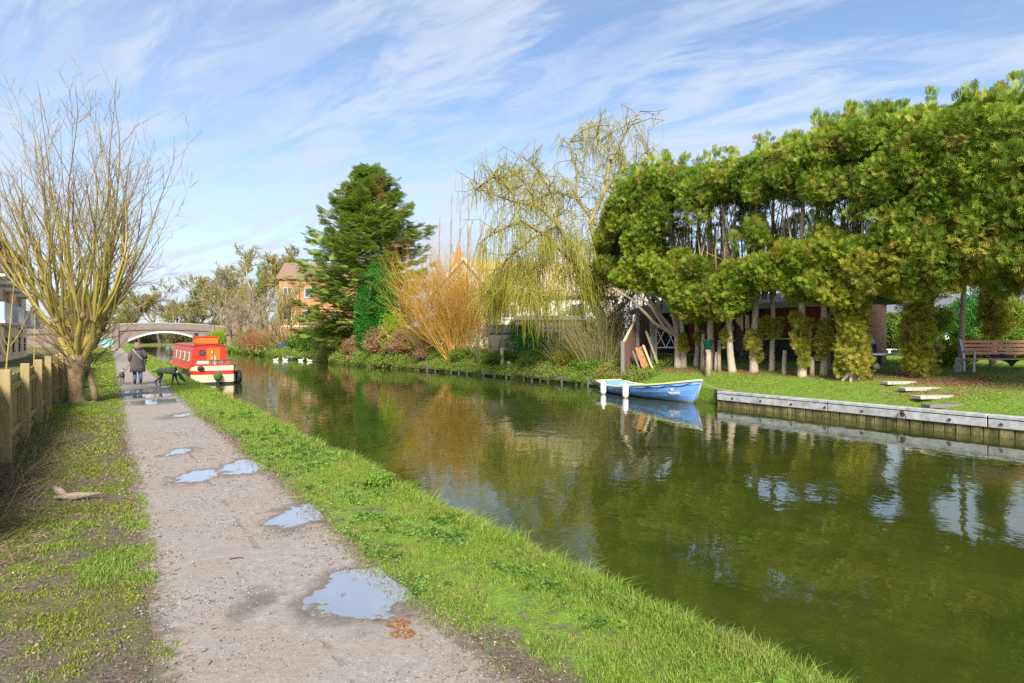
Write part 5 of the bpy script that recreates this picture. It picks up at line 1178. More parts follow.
def prism_tess(mb, poly, y0, y1):
    tri = mathutils.geometry.tessellate_polygon([[Vector((a, z, 0)) for a, z in poly]]); k = len(poly)
    mb.add([(a, y0, z) for a, z in poly] + [(a, y1, z) for a, z in poly], [tuple(t) for t in tri] + [tuple(i + k for i in t[::-1]) for t in tri] + [(i, (i + 1) % k, k + (i + 1) % k, k + i) for i in range(k)])
prism_tess(b, poly, 0, Wd); b.build('wall', 'bridge_brick', root)
for y in (-.12, Wd - .18):
    b = MB(); pr = [(x, deck_z(x) - .12) for x in np.linspace(-26, 20, 30)] + [(x, deck_z(x) + .95) for x in np.linspace(20, -26, 30)]; prism_tess(b, pr, y, y + .34); b.build('parapet', 'bridge_brick', root)
    b = MB(); pr = [(x, deck_z(x) + .96) for x in np.linspace(-26, 20, 30)] + [(x, deck_z(x) + 1.14) for x in np.linspace(20, -26, 30)]; prism_tess(b, pr, y - .06, y + .40); b.build('coping', 'stone', root)
    b = MB(); pr = [(x, deck_z(x) - .34) for x in np.linspace(-26, 20, 30)] + [(x, deck_z(x) - .15) for x in np.linspace(20, -26, 30)]; prism_tess(b, pr, y - .09, y + .43); b.build('string_course', 'grey_timber', root)
b = MB(); pr = [(x, flat_arch(x)) for x in xs] + [(x, flat_arch(x) + .36) for x in xs[::-1]]; prism_tess(b, pr, -.16, .0); b.build('arch_ring', 'white_band', root)
for x in (-13.5, -8.6, 8.6, 13.5): b = MB(); b.box((x, -.2, deck_z(x) / 2 + .2), (.9, .35, deck_z(x) + 1.9)); b.build('pier', 'bridge_brick', root)
pmat('graffiti_paint', (.10, .42, .30), (.30, .48, .58), 1.1, .7, 0, c3=(.62, .62, .60))
b = MB(); b.box((-10.9, -.03, 1.35), (3.7, .05, 1.7)); b.build('painted_panel', 'graffiti_paint', root)
p = C(118, -.9, 0); root = empty('white_gate', p, A_C, 'white painted low gate beside the towpath near the bridge', 'gate')
for x in (-.9, .9): b = MB(); b.box((x, 0, .6), (.14, .14, 1.3)); b.build('post', 'white_paint', root)
for z in (.35, .65, .95): b = MB(); b.box((0, 0, z), (1.64, .05, .1)); b.build('rail', 'white_paint', root)

# ------------------------------------------------------------------ garden cabin, fence and small things behind the trunks
pmat('red_cedar', (.46, .13, .06), (.30, .08, .04), 3, .8, .5, 30, (6, 6, .6)); pmat('dark_plank', (.20, .11, .08), (.11, .06, .045), 4, .85, .5, 30, (6, 6, .5)); pmat('brown_fence', (.20, .11, .08), (.12, .065, .05), 3, .85, .5, 30, (8, 8, .5))
pmat('pale_roof', (.50, .60, .55), (.38, .48, .42), 4, .6, .1); pmat('charcoal', (.045, .05, .058), (.03, .033, .038), 8, .6, .2); pmat('steel', (.45, .47, .50), (.34, .36, .38), 9, .35, .1, metallic=.5); pmat('orange_board', (.36, .16, .05), (.24, .10, .035), 5, .8, .4, 40, (5, 1, 1), c3=(.46, .26, .10)); pmat('yellow_batten', (.55, .48, .20), (.42, .36, .14), 6, .8, .3)
cab = empty('garden_cabin', C(16.6, 23.3, .8), A_C, 'dark red boarded garden cabin with pale green roof edge behind the hedge trunks', 'cabin')
b = MB()
y = -5.2
while y < 5.2:
    wd_ = .14
    if not (-1.4 < y < .9 or 2.7 < y < 4.4): b.box((.06 + .008 * random.random(), y, 1.15), (.03, wd_ - .008, 2.5))
    y += wd_
b.build('plank_front', 'red_cedar', cab)
b = MB(); b.box((1.1, 0, 1.05), (2.0, 10.5, 2.5)); b.build('wall', 'dark_plank', cab)
b = MB(); b.prism([(-.9, 2.32), (1.1, 2.85), (2.5, 2.32), (2.5, 2.44), (1.1, 2.98), (-.9, 2.44)], 11.4, 'y', 0); b.build('roof', 'charcoal', cab)
b = MB(); b.box((-.93, 0, 2.33), (.06, 11.5, .24)); b.build('fascia', 'pale_roof', cab)
for y in (-5.0, -1.6, 1.6, 4.8): b = MB(); b.box((-.75, y, 1.0), (.10, .10, 2.5)); b.build('veranda_post', 'dark_plank', cab)
for y in (-.3, 3.5): window(cab, .08, y, 1.25, 1.4 if y < 0 else 1.3, 1.7, 2, 'x', 'dark_frame', out=-1)
# charcoal slatted storage under the veranda
root = empty('storage_bench', C(13.6, 22.3, .76), A_C, 'charcoal slatted storage unit in front of the red cabin', 'storage unit')
b = MB(); b.box((.35, 0, .5), (.7, 3.6, .96)); b.build('body', 'charcoal', root)
b = MB()
for z in np.arange(.1, .95, .14): b.box((-.015, 0, z), (.03, 3.55, .115))
b.build('slats', 'charcoal', root); b = MB(); b.box((.35, 0, 1.01), (.82, 3.7, .05)); b.build('lid', 'steel', root)
# bicycle wheels leaning in the dark (wheel like hoops by the trunks)
def bicycle(loc, rz, label):
    root = empty('bicycle', loc, rz, label, 'bicycle')
    for x in (-.52, .52):
        b = MB(); b.tube([(x + math.cos(a) * .33, 0, .34 + math.sin(a) * .33) for a in np.linspace(0, 2 * math.pi, 21)], .02, 6, False); w_ = b.build('wheel', 'iron', root, True)
        b = MB()
        for a in np.arange(0, 3.14, .45): b.beam((x - math.cos(a) * .31, 0, .34 - math.sin(a) * .31), (x + math.cos(a) * .31, 0, .34 + math.sin(a) * .31), .005, .005)
        b.build('spokes', 'steel', w_)
    b = MB(); A_, B_, Cc, Dd = (-.52, 0, .34), (-.1, 0, .30), (-.22, 0, .78), (.36, 0, .78)
    for p_, q_ in ((A_, B_), (A_, Cc), (B_, Cc), (B_, Dd), (Cc, Dd), (Dd, (.52, 0, .34)), (Dd, (.33, 0, .95)), (Cc, (-.25, 0, .9))): b.tube([p_, q_], .018, 6)
    b.build('frame', 'steel', root); b = MB(); b.box((-.27, 0, .93), (.24, .12, .05), taper=.7); b.build('saddle', 'iron', root); b = MB(); b.tube([(.33, -.26, .97), (.38, 0, .97), (.33, .26, .97)], .014, 6); b.build('handlebar', 'iron', root)
bicycle(on_ground(PV(753, 21.6)), A_C + 1.57, 'old bicycle leaning in the shade behind the egg shaped leafy clump')
# low brick wall at the foot of the cabin
root = empty('brick_planter', C(19.6, 22.0, .55), A_C, 'low brown brick planter behind the leftmost hedge trunks', 'planter'); b = MB(); b.box((0, 0, .22), (.5, 3.2, .5)); b.build('wall', 'bridge_brick', root); b = MB(); b.box((0, 0, .49), (.56, 3.26, .05)); b.build('coping', 'stone', root)

# brown fence by the boat: stepped down to the water
root = empty('brown_fence', on_ground(PV(636, 19.5)), 0, 'dark brown board fence with sloping end panel beside the reeds', 'fence')
pa = PY(622, 382, 26.3); pb_ = PY(637, 378, 27.2); pc = PY(657, 378, 28.9)
def fpanel(a, ha, b_, hb, name='panel'):
    q = MB(); n_ = max(3, int((b_ - a).length / .13))
    for i in range(n_):
        s0 = a + (b_ - a) * (i / n_); s1 = a + (b_ - a) * ((i + .94) / n_); d = (b_ - a).normalized(); nn_ = Vector((-d.y, d.x, 0)) * (.012 if i % 2 else .016)
        h0 = ha + (hb - ha) * i / n_; h1 = ha + (hb - ha) * (i + 1) / n_; vs = []
        for s, hh_ in ((s0, h0), (s1, h1)):
            g0 = on_ground(s).z - .1
            for sg in (-1, 1): vs += [Vector((s.x, s.y, g0)) + nn_ * sg, Vector((s.x, s.y, hh_)) + nn_ * sg]
        q.add(vs, [(0, 1, 3, 2), (4, 6, 7, 5), (1, 5, 7, 3), (0, 2, 6, 4), (0, 4, 5, 1), (2, 3, 7, 6)])
    return q.build(name, 'brown_fence', root, ws=True)
z_lo = PY(622, 345, 26.3).z; z_hi = PY(637, 316, 27.2).z
fpanel(pa, z_lo, pb_, z_hi); fpanel(pb_, z_hi + .05, pc, PY(657, 312, 28.9).z)
b = MB(); b.beam(Vector((pa.x, pa.y - .02, z_lo)), Vector((pb_.x, pb_.y - .02, z_hi)), .09, .06); b.build('capping', 'pale_post', root, ws=True)
for p_, zt_, mt in ((pa, PY(622, 341, 26.3).z, 'grey_timber'), (pb_, PY(637, 311, 27.2).z, 'grey_timber')):
    g0 = on_ground(p_).z - .2; b = MB(); b.box((p_.x, p_.y - .08, (g0 + zt_) / 2), (.16, .16, zt_ - g0)); b.build('post', mt, root, bevel=.01, ws=True)
root['label'] = 'dark brown board fence with sloping end panel beside the reeds'
# leaning boards
def lean_board(pxs, py0, py1, Y, w, mat, label, tilt, cat='board', thick=.04):
    a = PY(pxs[0], py0, Y + .5); c = PY(pxs[1], py1, Y); c.z = on_ground(c).z; b = MB(); b.beam(c, a, w, thick, up=(0, -1, .3)); o = b.build('leaning_board', mat, None, bevel=.004); tag(o, label, cat, 'boards leaning on the brown fence')
lean_board((640, 649), 347, 374, 25.7, .46, 'orange_board', 'wide orange brown board leaning against the brown fence', 0)
lean_board((633, 641), 351, 379, 25.9, .09, 'grey_timber', 'narrow grey batten leaning left of the wide orange board', 0, 'batten')
lean_board((643, 654), 345, 375, 25.5, .08, 'pale_post', 'narrow pale batten leaning on the right edge of the orange board', 0, 'batten')
lean_board((646, 659), 331, 370, 25.9, .10, 'yellow_batten', 'tall yellow green plank leaning between orange board and lamp post', 0, 'plank')
# lamp post
p = on_ground(PY(652.5, 360, 26.3)); root = empty('lamp_post', p, 0, 'grey timber post with a glazed lantern beside the white lattice', 'lamp post'); h = PY(652, 301, 26.3).z - p.z
b = MB(); b.box((0, 0, h / 2), (.2, .2, h)); b.build('post', 'grey_timber', root, bevel=.015)
b = MB(); b.lathe([(.12, h), (.14, h + .05), (.05, h + .1), (.08, h + .14)], 6); b.build('lantern_base', 'iron', root); b = MB(); b.lathe([(.09, h + .14), (.17, h + .48)], 6); b.build('lantern_glass', 'pale_glass', root); b = MB(); b.lathe([(.19, h + .48), (.21, h + .5), (.1, h + .62), (.03, h + .72)], 6); b.build('lantern_cap', 'iron', root)
# white lattice railing
p0, p1 = PY(656, 352, 26.6), PY(676, 352, 26.2); g0 = on_ground(p0).z; root = empty('lattice_railing', (p0.x, p0.y, g0), 0, 'white crossed lattice railing between lamp post and first hedge trunk', 'railing')
z0, z1 = PY(656, 347.5, 26.4).z, PY(656, 327.5, 26.4).z; b = MB()
for z in (z0, z1): b.beam((p0.x, p0.y, z), (p1.x, p1.y, z), .05, .05)
b.build('rail', 'steel_white' if 'steel_white' in MATS else 'white_paint', root, ws=True)
for k in range(2):
    b = MB(); a0 = p0 + (p1 - p0) * (k / 2); a1 = p0 + (p1 - p0) * ((k + 1) / 2); b.beam((a0.x, a0.y, z0), (a1.x, a1.y, z1), .035, .035); b.beam((a1.x, a1.y + .04, z0), (a0.x, a0.y + .04, z1), .035, .035); b.build('lattice_cross', 'white_paint', root, ws=True)
for k, q_ in enumerate((p0, p1)): b = MB(); b.box((q_.x, q_.y, (g0 + z1) / 2), (.07, .07, z1 - g0)); b.build('post', 'white_paint', root, ws=True)
# green bucket on a stump
p = on_ground(PY(708, 370, 23.2)); b = MB(); b.tube([(0, 0, -.05), (.02, 0, .85), (-.02, 0, PY(708, 349, 23.2).z - p.z)], [.13, .10, .09], 9); o = b.build('tree_stump', 'hedge_bark', None, True); o.location = p; tag(o, 'slim brown stump carrying the green bucket', 'stump')
zt_ = PY(708, 349, 23.2).z - p.z + p.z; root = empty('green_bucket', (p.x, p.y, zt_), 0, 'dark green round bucket set on a slim brown stump', 'bucket'); pmat('green_plastic', (.01, .16, .09), (.01, .11, .06), 6, .4, .1)
b = MB(); b.lathe([(.13, 0), (.19, .32), (.20, .34), (.18, .34)], 16); b.build('body', 'green_plastic', root, True); b = MB(); b.lathe([(.205, .30), (.215, .33), (.20, .36)], 16); b.build('rim', 'green_plastic', root, True)
# stub posts between the hedge trunks
for px, y0, lab in ((784, 350, 'short pale cut stub right of the thin brown trunk'), (812, 357, 'very short pale cut stub left of the forked trunk pair'), (719, 340, 'thin brown cut pole right of the green bucket'), (716, 352, 'short grey leaning stub beside the thin brown pole'), (702.5, 334, 'slim pale pole left of the green bucket')):
    p = on_ground(PV(px, 19.7)); h = CAMH - (y0 - 338) / 600 * p.y - p.z; b = MB(); b.tube([(0, 0, -.05), (.01, .01, h * .5), (.03, 0, h)], [.09, .07, .065], 9); o = b.build('cut_stump', 'hedge_bark', None, True); o.location = p; tag(o, lab, 'stump', 'cut stubs between the hedge trunks')
# bird box on its post
p = on_ground(PY(829, 378, 20.3)); root = empty('bird_box', p, -.1, 'orange wooden bird box on a post left of the thick leafy column', 'bird box'); s_ = p.y / 600; zz = lambda y: CAMH - (y - 338) * s_ - p.z
b = MB(); b.box((0, 0, zz(320) / 2 + .1), (.09, .09, zz(320) + .2)); b.build('post', 'pale_post', root)
b = MB(); b.box((.14, -.08, (zz(321) + zz(339)) / 2), (.34, .22, zz(321) - zz(339))); b.build('box', 'orange_board', root, bevel=.01)
b = MB(); b.prism([(-.08, zz(321) - .01), (.38, zz(318)), (.38, zz(318) + .04), (-.08, zz(321) + .05)], .34, 'y', -.08); b.build('roof', 'pale_post', root)
b = MB(); b.tube([(.12, -.185, zz(329)), (.12, -.2, zz(329))], .045, 12); b.build('entrance_hole', 'iron', root); b = MB(); b.box((.2, .02, zz(345)), (.16, .03, .35)); b.build('back_board', 'red_cedar', root)
# round grey table with box, spotlight
p = on_ground(PY(866, 365, 19.6)); p.z = PY(866, 369, 19.6).z; root = empty('garden_table', p, 0, 'grey slab topped garden table right of the thick leafy column', 'table'); zt_ = PY(866, 353, 19.6).z - p.z
b = MB(); b.lathe([(.62, zt_ - .06), (.66, zt_ - .04), (.66, zt_), (.6, zt_ + .005)], 24, sx=1.0, sy=1.5); b.build('tabletop', 'steel', root)
for sx, sy in ((-.35, -.4), (.2, -.4), (-.35, .4), (.2, .4)): b = MB(); b.beam((sx, sy, 0), (sx, sy, zt_ - .06), .07, .07); b.build('leg', 'charcoal', root)
q = Vector((PY(869.5, 350, 19.7).x, 19.75, p.z + zt_ + .005)); root = empty('garden_cooler', q, .1, 'dark box with pale domed lid standing on the grey garden table', 'cooler'); b = MB(); b.box((0, 0, .15), (.36, .3, .3)); b.build('body', 'charcoal', root, bevel=.02); b = MB(); b.box((0, 0, .39), (.32, .27, .18), taper=.75); b.build('lid', 'white_band', root, bevel=.02); b = MB(); b.box((0, 0, .51), (.34, .1, .03)); b.build('handle', 'charcoal', root)
p = on_ground(PY(873, 380, 18.4)); root = empty('spotlight', p, 0, 'black garden spotlight on a spike in the lawn beside the steps', 'spotlight'); b = MB(); b.tube([(0, 0, -.05), (-.04, 0, .55)], .018, 6); b.build('spike', 'iron', root); b = MB(); b.tube([(.0, .06, .38), (.06, -.14, .46)], [.07, .1], 12); b.build('lamp_head', 'iron', root, True)
# steps set in the slope
for px, py, w, lab in ((899, 384, 32, 'topmost pale timber step in the sloping lawn'), (920, 390, 40, 'second pale timber step from the top of the lawn'), (934, 398.5, 38, 'third pale timber step, half covered by leaves'), (944, 407, 40, 'lowest brown timber step nearest the canal edging')):
    p = G(px, py); s_ = p.y / 600; b = MB(); b.box((0, 0, .0), (w * s_, .30, .09)); o = b.build('garden_step', 'stone' if py < 400 else 'grey_timber', None, bevel=.01); o.location = (p.x, p.y, p.z + .03); o.rotation_euler = (0, 0, .10); tag(o, lab, 'step', 'timber steps in the lawn')
# bench with dark cloth
pmat('bench_slat', (.68, .30, .19), (.54, .22, .13), 5, .6, .3, 40, (1, 6, 6), c3=(.74, .38, .26)); pmat('dark_cloth', (.035, .04, .045), (.02, .022, .026), 10, .9, .4)
p = PY(1003, 372, 17.6); p = on_ground(p); root = empty('park_bench', p, .02, 'slatted reddish garden bench with grey metal ends at the right', 'bench'); k = 17.6 / 600; bz = lambda y: CAMH - (y - 338) * k - p.z
for z in (bz(340.6), bz(344.7), bz(348.6), bz(352.4)): b = MB(); b.box((0, .24 + (z - .5) * .22, z - .03), (2.12, .03, .082)); b.build('back_slat', 'bench_slat', root, bevel=.006)
zs = bz(359)
for y in (-.20, -.08, .04, .16): b = MB(); b.box((0, y, zs), (2.12, .10, .032)); b.build('seat_slat', 'bench_slat', root, bevel=.006)
for x in (-1.03, 1.03, ):
    b = MB(); b.box((x, -.2, zs / 2 - .03), (.06, .06, zs)); b.box((x, .17, zs / 2 - .03), (.06, .06, zs)); b.beam((x, .17, zs), (x, .33, bz(339)), .06, .05); b.box((x, -.03, zs + .21), (.06, .46, .045)); b.box((x, -.22, zs + .1), (.05, .05, .22)); b.box((x, -.02, zs - .04), (.05, .44, .04)); b.build('bench_end', 'steel', root, bevel=.006)
cl = MB(); nx_, ny_ = 14, 7; x0_ = -.55; vs = []
for j in range(ny_):
    for i in range(nx_):
        t = i / (nx_ - 1) - .5; s = j / (ny_ - 1); w = .95 - .55 * abs(s - .5) * 2 * (0.4 + .6 * s)
        z = zs + .025 + .012 * math.sin(t * 9 + s * 4)
        y = .30 - s * .56
        if s > .55: z -= (s - .55) * .55 * (1 - abs(t) * 1.6); y = .30 - .55 * .56 - (s - .55) * .12
        if s < .25: z += (.25 - s) * .9 * (1 - abs(t + .1) * 1.7); y = .19 + (.25 - s) * .3
        vs.append((.22 + t * w, y, z))
fs = [(j * nx_ + i, j * nx_ + i + 1, (j + 1) * nx_ + i + 1, (j + 1) * nx_ + i) for j in range(ny_ - 1) for i in range(nx_ - 1)]
cl.add(vs, fs); o = cl.build('dark_cloth', 'dark_cloth', None, True); md = o.modifiers.new('s', 'SOLIDIFY'); md.thickness = .012; o.location = p + Vector((-.02, 0, 0)); tag(o, 'dark grey cloth draped over the bench seat', 'cloth')
# stone figure beside the bench
p = on_ground(PY(957.5, 375, 18.2)); b = MB(); b.lathe([(.11, -.02), (.12, .03), (.09, .06), (.13, .16), (.09, .24), (.06, .27), (.09, .33), (.07, .40), (.02, .44)], 12); o = b.build('stone_ornament', 'stone', None, True); o.location = p; tag(o, 'cream stone garden figure left of the bench', 'ornament')
p = G(926, 372); b = MB(); b.tube([(-.25, 0, .0), (-.05, .02, .07), (.12, 0, .03)], [.05, .09, .05], 8); o = b.build('stone_ornament', 'stone', None, True); o.location = p; tag(o, 'grey stone lying at the foot of the leafy column by the steps', 'stone')
# plants round the bench
bush('bright_shrub', 948, 372, 19.4, .5, .42, 'lime_mat', 'bright green feathery shrub left of the stone figure', n=16, per=120, size=.12, tpl=FROND)
bush('bright_shrub', 966, 352, 20.2, .55, .5, 'bush_green', 'light green shrub behind the left end of the bench', n=16, per=120, size=.13, tpl=FROND)
bush('round_hedge', 886, 341, 34, 2.6, 1.15, 'bush_green', 'clipped bright green hedge at the back of the lawn, seen through the arch', 'hedge', n=40, per=260, size=.2, ry=.8)
bush('round_hedge', 850, 341, 35, 2.2, 1.15, 'bush_green', 'clipped green hedge stretch hidden behind the leafy column', 'hedge', n=30, per=200, size=.2, ry=.8)
bush('round_hedge', 1010, 341, 24, 1.4, .8, 'bush_green', 'dark green shrub behind the bench right end', 'hedge', n=24, per=160, size=.16)
bush('laurel', 985, 341, 26, 1.7, 1.5, 'ivy_mat', 'tall dark laurel between small tree and hedge column behind the bench', 'shrub', n=30, per=150, size=.17)
bush('laurel', 1030, 341, 25, 1.8, 1.7, 'cypress_mat', 'tall green shrub mass behind the right end of the bench', 'shrub', n=30, per=150, size=.17)
bush('laurel', 915, 341, 33, 1.5, 1.2, 'bush_green', 'green shrub at the back of the lawn behind the steps column', 'shrub', n=24, per=150, size=.17)
root = empty('small_tree', on_ground(PY(936, 362, 21)), 0, 'small dark leaved tree with pale stem left of the bench', 'tree'); b = MB(); b.tube([(0, 0, -.05), (.02, 0, .5), (-.02, 0, 1.1)], [.06, .05, .035], 8); b.build('trunk', 'pale_post', root); lb = LB()
for i in range(16): d = unit(RNG.normal(size=3)); lb.blob(LEAF6, (d[0] * .42, d[1] * .4, 1.45 + d[2] * .42), (.24, .24, .2), 60, .14, 1, .3, .6, .6)
lb.build('crown', 'cypress_mat', root)
root = empty('low_wall', PY(889, 343, 30), -.1, 'low pale slatted wall at the foot of the clipped hedge', 'wall'); root.location.z = .9
b = MB(); b.box((0, 0, .33), (4.4, .12, .06)); b.build('rail', 'white_band', root)
for x in np.arange(-2.1, 2.2, .7): b = MB(); b.box((x, 0, .14), (.1, .1, .32)); b.build('post', 'white_band', root)
b = MB(); b.box((0, .06, .14), (4.2, .03, .24)); b.build('panel', 'charcoal', root)

# ------------------------------------------------------------------ narrowboat
pmat('boat_red', (.62, .035, .02), (.50, .025, .015), 2, .28, .03, spec=.6); pmat('boat_orange', (.70, .16, .02), (.60, .12, .015), 2, .3, .03); pmat('boat_cream', (.78, .68, .42), (.70, .58, .34), 3, .4, .05); pmat('boat_black', (.025, .025, .028), (.05, .035, .03), 4, .55, .2); pmat('roof_red', (.50, .06, .04), (.36, .05, .035), 2, .5, .1)
pmat('tyre_rubber', (.02, .02, .022), None, 9, .7, .3); pmat('rope_green', (.10, .16, .03), (.06, .10, .02), 18, .9, .6); pmat('rope', (.45, .38, .22), (.3, .25, .15), 40, .9, .4)
nb = empty('narrowboat', C(31.6, 4.22, -.4), A_C, 'red and cream narrowboat moored beside the towpath, stern towards us', 'narrowboat')
HB = .98
def hull_ring(y):                          # half width at gunwale, at water, gunwale height
    t = y / 15.0
    if y < .5: w = .80 + .17 * math.sin(min(1, y / .5) * math.pi / 2)
    elif t > .78: w = .97 * math.cos((t - .78) / .22 * math.pi / 2) ** .75 if t < .999 else .02
    else: w = .97
    hg = .62 + .30 * math.exp(-y / 1.2) + .35 * max(0, (t - .8) / .2) ** 1.6
    return w, hg
ys = [0, .08, .2, .35, .5, 1, 1.6, 2.4, 4, 7, 10, 11.7, 12.5, 13.2, 13.8, 14.3, 14.7, 15.0]
def strip(f0, f1, grow_=0.0, y0=0, y1=15, yl=None):
    V = []; F = []; yy = [y for y in ys if y0 <= y <= y1]
    for y in yy:
        w, hg = hull_ring(y); z0, z1 = f0(y, hg), f1(y, hg)
        V += [(-w - grow_, y, z0), (-w - grow_, y, z1), (w + grow_, y, z1), (w + grow_, y, z0)]
    return V, yy
def band(name, f0, f1, mat, g=.0, y0=0, y1=15, cap0=True, top=False, bottom=True):
    V, yy = strip(f0, f1, g, y0, y1); m_ = len(yy); F = []
    for i in range(m_ - 1):
        a = i * 4; c = a + 4; F += [(a, a + 1, c + 1, c), (a + 2, a + 3, c + 3, c + 2)]
        if top: F.append((a + 1, a + 2, c + 2, c + 1))
        if bottom: F.append((a + 3, a, c, c + 3))
    if cap0: F.append((0, 3, 2, 1))
    F.append(((m_ - 1) * 4, (m_ - 1) * 4 + 1, (m_ - 1) * 4 + 2, (m_ - 1) * 4 + 3))
    V = [(x, y - (g if y < .01 else 0), z) for x, y, z in V]
    b = MB(); b.add(V, F); return b.build(name, mat, nb)
band('hull', lambda y, h: -.25, lambda y, h: h, 'boat_black', 0, top=True)
band('stern_lower_panel', lambda y, h: .10, lambda y, h: .46, 'boat_cream', .006, 0, 1.0)
band('stern_stripe', lambda y, h: .47, lambda y, h: .64, 'boat_red', .009, 0, 1.6)
band('stern_upper_panel', lambda y, h: .65, lambda y, h: max(h - .03, .66), 'boat_cream', .006, 0, 1.0)
band('gunwale', lambda y, h: h - .03, lambda y, h: h + .03, 'boat_red', .02, 0, 15, top=True)
cab0, cab1, cz0, cz1 = 1.9, 12.3, .62, 1.78
b = MB(); vs = []
for y in (cab0, cab1):
    vs += [(-.86, y, cz0), (-.72, y, cz1), (-.4, y, cz1 + .07), (0, y, cz1 + .09), (.4, y, cz1 + .07), (.72, y, cz1), (.86, y, cz0)]
fs = [(i, i + 1, 8 + i, 7 + i) for i in range(6)] + [tuple(range(7))[::-1], tuple(range(7, 14)), (0, 7, 13, 6)]; b.add(vs, fs); b.build('cabin', 'boat_red', nb)
b = MB(); vs = []
for y in (cab0 - .06, cab1 + .06): vs += [(-.76, y, cz1 + .005), (-.4, y, cz1 + .085), (0, y, cz1 + .105), (.4, y, cz1 + .085), (.76, y, cz1 + .005), (.76, y, cz1 + .05), (.4, y, cz1 + .125), (0, y, cz1 + .145), (-.4, y, cz1 + .125), (-.76, y, cz1 + .05)]
fs = [(i, (i + 1) % 10, 10 + (i + 1) % 10, 10 + i) for i in range(10)] + [tuple(range(10))[::-1], tuple(range(10, 20))]; b.add(vs, fs); b.build('roof', 'roof_red', nb)
b = MB(); b.box((-.1, 2.6, cz1 + .30), (1.02, 1.2, .34)); hb_ = b.build('hatch', 'boat_orange', nb, bevel=.02); b = MB(); b.box((-.1, 2.6, cz1 + .49), (1.1, 1.28, .04)); b.build('hatch_lid', 'boat_red', hb_)
b = MB(); b.box((.18, cab0 - .02, 1.22), (.62, .03, .95)); d_ = b.build('rear_door', 'boat_orange', nb, bevel=.01); b = MB(); b.box((.18, cab0 - .045, 1.22), (.015, .02, .93)); b.build('door_joint', 'boat_black', d_); b = MB(); b.box((.12, cab0 - .05, 1.5), (.05, .04, .14)); b.box((.12, cab0 - .05, 1.2), (.04, .04, .14)); b.build('handle', 'boat_cream', d_)
b = MB(); b.tube([(-.33, cab0 + .02, 1.47), (-.33, cab0 - .04, 1.47)], .15, 20); p_ = b.build('porthole', 'boat_black', nb); b = MB(); b.tube([(-.33, cab0 - .041, 1.47), (-.33, cab0 - .05, 1.47)], .09, 16); b.build('porthole_glass', 'window_glass', p_)
for s in (-1, 1):
    for y in (3.4, 5.6, 7.9, 10.2):
        zc_ = 1.25; xc = s * (.86 - .14 * (zc_ - cz0) / (cz1 - cz0) + .008); b = MB(); b.box((xc, y, zc_), (.03, .86, .46), ry=-s * .12); w_ = b.build('window', 'boat_cream', nb); b = MB(); b.box((xc + s * .012, y, zc_), (.03, .76, .37), ry=-s * .12); b.build('pane', 'window_glass', w_)
for k, (x, y, z0, h, r0) in enumerate(((-.55, 2.2, cz1 + .1, .26, .07), (-.3, 4.6, cz1 + .12, .5, .08), (.35, 7.2, cz1 + .12, .18, .09), (-.3, 9.5, cz1 + .12, .18, .09))):
    b = MB(); b.lathe([(r0, z0 - .05), (r0, z0 + h), (r0 * 1.4, z0 + h + .01), (r0 * 1.4, z0 + h + .05), (r0 * .3, z0 + h + .08)], 12, (x, y, 0)); b.build('roof_vent' if k != 1 else 'chimney', 'boat_black', nb)
b = MB(); b.box((0, 1.0, .90), (1.5, 1.5, .06)); b.build('stern_deck', 'grey_timber', nb)
for k, (x, y, w, d, mt) in enumerate(((-.35, 1.5, .5, .3, 'boat_cream'), (.3, 1.45, .6, .25, 'grey_timber'))): b = MB(); b.box((x, y, 1.0), (w, d, .16)); b.build('deck_locker', mt, nb, bevel=.01)
for x in (-.16, .12, .38): b = MB(); b.tube([(x, .06, .72), (x, .0, 1.12)], .022, 7); b.build('rail_post', 'boat_red', nb)
b = MB(); b.tube([(-.75, .35, 1.13), (-.3, -.0, 1.14), (.12, -.04, 1.14), (.5, .0, 1.14), (.8, .4, 1.13)], .02, 7); b.build('rear_rail', 'boat_black', nb)
b = MB(); b.tube([(0, .05, .9), (.02, .1, 1.28), (.1, .9, 1.36)], .025, 8); b.build('tiller', 'boat_cream', nb)
b = MB(); b.lathe([(.03, -.24), (.15, -.16), (.2, 0), (.15, .16), (.03, .24)], 14, (.1, -.2, .40)); b.build('rope_fender', 'rope_green', nb, True)
b = MB(); b.box((.1, -.12, .1), (.09, .3, .5)); b.build('rudder', 'boat_black', nb)
b = MB(); b.lathe([(.05, -.1), (.14, -.05), (.14, .05), (.05, .1)], 10, (-.62, -.06, .78)); b.build('coiled_line', 'boat_black', nb, True)
for x, y, z, ax, lab in ((-1.10, .9, .28, 'x', 'black tyre fender squeezed between narrowboat and grass bank'), (1.10, .35, .30, 'x', 'black tyre fender hung on the right stern quarter'), (1.16, 1.3, .20, 'x', 'black tyre fender further along the right side of the narrowboat')):
    b = MB(); b.tube([(0, math.cos(a) * .24, math.sin(a) * .24) for a in np.linspace(0, 2 * math.pi, 21)], .10, 9, False); o = b.build('tyre_fender', 'tyre_rubber', None, True); q = C(31.6 + y, 4.22 + x, -.4 + z); o.location = q; o.rotation_euler = (0, 0, A_C); tag(o, lab, 'tyre', 'tyre fenders on the narrowboat')

